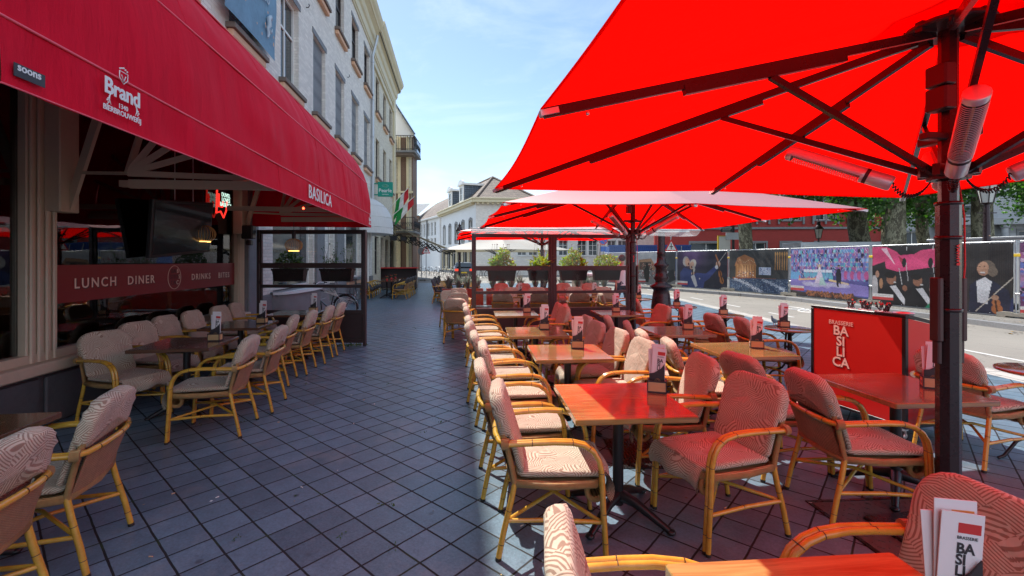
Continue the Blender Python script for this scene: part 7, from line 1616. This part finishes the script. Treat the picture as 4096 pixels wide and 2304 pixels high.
# pigeon
t = thing('pigeon', 'grey pigeon standing on the road between the round tables and fence', 'bird', (6.55, 11.35, 0), R(205)); mb = MB()
vs = []; body = [(-.17, .10, .010, .008), (-.11, .115, .03, .02), (-.05, .13, .05, .045), (.02, .145, .055, .06), (.07, .17, .045, .05), (.095, .21, .028, .03), (.10, .245, .022, .022), (.115, .265, .022, .022), (.135, .262, .012, .012), (.155, .255, .003, .003)]
n = 12
for x, z, ry, rz in body: vs += [(x, ry*math.cos(2*math.pi*k/n), z+rz*math.sin(2*math.pi*k/n)) for k in range(n)]
mb.add(vs, [(i*n+k, i*n+(k+1) % n, (i+1)*n+(k+1) % n, (i+1)*n+k) for i in range(len(body)-1) for k in range(n)], 'pigeon', True)
for s_ in (-1, 1): mb.tube([(.0, s_*.025, .10), (.005, s_*.025, .01), (.04, s_*.03, .004)], .005, 'flagred', 5)
mb.build('body', t)
# people
def person(x, y, h, deg, label, top, bottom, pose='walk', hair='hair'):
    t = thing('person', label, 'person', (x, y, 0), R(deg)); k = h/1.75
    J = {'pel': (0, 0, .93), 'abd': (0.01, 0, 1.08), 'che': (0.02, 0, 1.28), 'nek': (0.02, 0, 1.47), 'hd0': (.03, 0, 1.56), 'hd1': (.04, 0, 1.66), 'hd2': (.035, 0, 1.72)}
    sw = .22 if pose == 'walk' else .03
    for s_, n in ((1, 'l'), (-1, 'r')):
        f = s_*sw; J['hip'+n] = (0, s_*.10, .90); J['kne'+n] = (f*.8+.04, s_*.11, .49); J['ank'+n] = (f*1.3-(.03 if f > 0 else .12), s_*.11, .09+(0 if f > 0 else .04 if sw > .1 else 0)); J['toe'+n] = (f*1.3+(.12 if f > 0 else .02), s_*.12, .03)
        J['sho'+n] = (0.0, s_*.19, 1.42); J['elb'+n] = (-f*.5-.03, s_*.25, 1.14); J['wri'+n] = (-f*1.0+.08, s_*.25, .93); J['pal'+n] = (-f*1.1+.11, s_*.24, .86)
    rad = {'pel': .135, 'abd': .125, 'che': .145, 'nek': .055, 'hd0': .075, 'hd1': .095, 'hd2': .07}
    for n in 'lr': rad.update({'hip'+n: .095, 'kne'+n: .058, 'ank'+n: .038, 'toe'+n: .035, 'sho'+n: .062, 'elb'+n: .042, 'wri'+n: .028, 'pal'+n: .034})
    E = [('pel', 'abd'), ('abd', 'che'), ('che', 'nek'), ('nek', 'hd0'), ('hd0', 'hd1'), ('hd1', 'hd2')]+[(a+n, b+n) for n in 'lr' for a, b in (('hip', 'kne'), ('kne', 'ank'), ('ank', 'toe'), ('sho', 'elb'), ('elb', 'wri'), ('wri', 'pal'))]+[('pel', 'hip'+n) for n in 'lr']+[('che', 'sho'+n) for n in 'lr']
    fing = []
    for n, s_ in (('l', 1), ('r', -1)):
        p = Vector(J['pal'+n])
        for q in range(5):
            a = p+Vector((.03*(q-2)*.55, 0, -.045 if q else -.01))+(Vector((.035, 0, 0)) if q == 0 else Vector((0, 0, 0))); b_ = a+Vector((.01, 0, -.035)); J[f'f{n}{q}a'] = tuple(a); J[f'f{n}{q}b'] = tuple(b_); rad[f'f{n}{q}a'] = .009; rad[f'f{n}{q}b'] = .008; E += [('pal'+n, f'f{n}{q}a'), (f'f{n}{q}a', f'f{n}{q}b')]
    names = list(J); me = bpy.data.meshes.new('body'); me.from_pydata([Vector(J[a])*k for a in names], [(names.index(a), names.index(b)) for a, b in E], []); o = bpy.data.objects.new('body', me); COL.objects.link(o); o.parent = t
    md = o.modifiers.new('skin', 'SKIN'); md.use_smooth_shade = True
    for i, a in enumerate(names): me.skin_vertices[0].data[i].radius = (rad[a]*k,)*2
    me.skin_vertices[0].data[0].use_root = True; o.modifiers.new('sub', 'SUBSURF').render_levels = 2; o.modifiers['sub'].levels = 1; me.materials.append(M['skin'])
    mb = MB(); Jk = {a: Vector(v)*k for a, v in J.items()}      # shirt and sleeves
    rings = [(Vector((0, 0, .90))*k, .155, .205), (Vector((0.01, 0, 1.05))*k, .145, .185), (Vector((.02, 0, 1.25))*k, .155, .21), (Vector((.01, 0, 1.40))*k, .125, .215), (Vector((.02, 0, 1.475))*k, .075, .09)]
    n_ = 16; vs = [c+Vector((rx*k*math.cos(2*math.pi*j/n_), ry*k*math.sin(2*math.pi*j/n_), 0)) for c, rx, ry in rings for j in range(n_)]
    mb.add(vs, [(i*n_+j, i*n_+(j+1) % n_, (i+1)*n_+(j+1) % n_, (i+1)*n_+j) for i in range(4) for j in range(n_)], top, True)
    for n in 'lr': a, b = Jk['sho'+n], Jk['elb'+n]; mb.tube([Jk['che'].lerp(a, .5), a, a.lerp(b, .5), a.lerp(b, .85)], [.085*k, .085*k, .072*k, .07*k], top, 10)
    mb.build('shirt', t); mb = MB()
    for n in 'lr': a, b = Jk['hip'+n], Jk['kne'+n]; mb.tube([Jk['pel']+Vector((0, .03 if n == 'l' else -.03, .03)), a, a.lerp(b, .5), a.lerp(b, .9)], [.15*k, .125*k, .105*k, .095*k], bottom, 12)
    mb.build('shorts', t)
    mb = MB(); mb.ball(Jk['hd1']+Vector((-.018, 0, .025)), .108*k, hair, 14, None, (1, .92, 1)); mb.build('hair', t)
    mb = MB()
    for n in 'lr': mb.tube([Jk['ank'+n]+Vector((-.05, 0, -.05)), Jk['ank'+n]+Vector((.03, 0, -.045)), Jk['toe'+n]+Vector((.03, 0, 0))], [.045*k, .05*k, .035*k], 'ink', 10)
    mb.build('shoes', t); return t
person(3.25, 13.4, 1.78, 100, 'person in white t-shirt and navy shorts walking behind the glass screen', 'shirt', 'navy')
person(-10.0, 44.5, 1.72, -80, 'person in a white top standing at the far street corner', 'shirt', 'ink')
person(-10.6, 45.2, 1.66, -60, 'person in brown beside the one in white at the far corner', 'sillstone', 'ink')
# stone bollard block seen behind the right bay of the screen
mb = MB(); mb.box(-.45, .45, -.4, .4, 0, 1.05, 'concrete', b=.04); mb.box(-.5, .5, -.45, .45, 1.051, 1.15, 'renderwall', b=.03); tag(mb.build('stone_block', None, (2.9, 18.0, 0), R(8)), 'rough stone clad block behind the right bay of the screen', 'plinth')
# scattered leaves along the fence kerb
mb = MB(); rnd = random.Random(21)
for i in range(700):
    q = rnd.uniform(0, 8.6); j = int(q); a, b = Vector((*kl[min(j+1, 9)], 0)), Vector((*kl[min(j+2, 10)], 0)); p = a.lerp(b, q-j); up = rnd.random() < .55
    p += Vector((rnd.uniform(.1, .9) if up else -rnd.uniform(.2, .8)**1.0, 0, .129 if up else 0.004)); s_ = rnd.uniform(.02, .05); an = rnd.uniform(0, 6.28); u = Vector((math.cos(an), math.sin(an), rnd.uniform(-.2, .3)))*s_; v = Vector((-math.sin(an), math.cos(an), .1))*s_*.7
    mb.add([p-u, p+v, p+u, p-v], [(0, 1, 2, 3)], 'sillstone' if i % 3 else 'gold')
tag(mb.build('fallen_leaves'), 'dry fallen leaves scattered along the kerb below the fence', None, None, 'stuff')
# small litter and moss on the walkway
mb = MB(); rnd = random.Random(31)
for i in range(420):
    x, y = rnd.uniform(-3.6, 4.6), rnd.uniform(1.4, 14.0)**1.0; s_ = rnd.uniform(.004, .013); an = rnd.uniform(0, 6.28)
    if i % 5 == 0: mb.tube([(x, y, .006), (x+.022*math.cos(an), y+.022*math.sin(an), .006)], .0035, 'whitepaint' if i % 2 else 'sillunder', 5)
    else:
        u = Vector((math.cos(an), math.sin(an), 0))*s_; v = Vector((-math.sin(an), math.cos(an), .15))*s_*.7; p = Vector((x, y, .003)); mb.add([p-u, p+v, p+u, p-v], [(0, 1, 2, 3)], ('whitepaint', 'sillstone', 'herb', 'gold')[i % 4])
for k in range(26):
    x, y = rnd.uniform(-3.4, 0.0), rnd.uniform(2.0, 12.0)
    leaf_cluster(mb, (x, y, .006), 8, .04, .04, .006, .016, 'herb', .5, rnd)
for k in range(30): leaf_cluster(mb, (-3.3+rnd.uniform(-.5, .5), 8.75+rnd.uniform(-.06, .06), .02), 10, .06, .03, .02, .035, 'herb', .6, rnd)
tag(mb.build('fallen_crumbs'), 'tiny litter, stubs and moss tufts scattered over the walkway tiles', None, None, 'stuff')
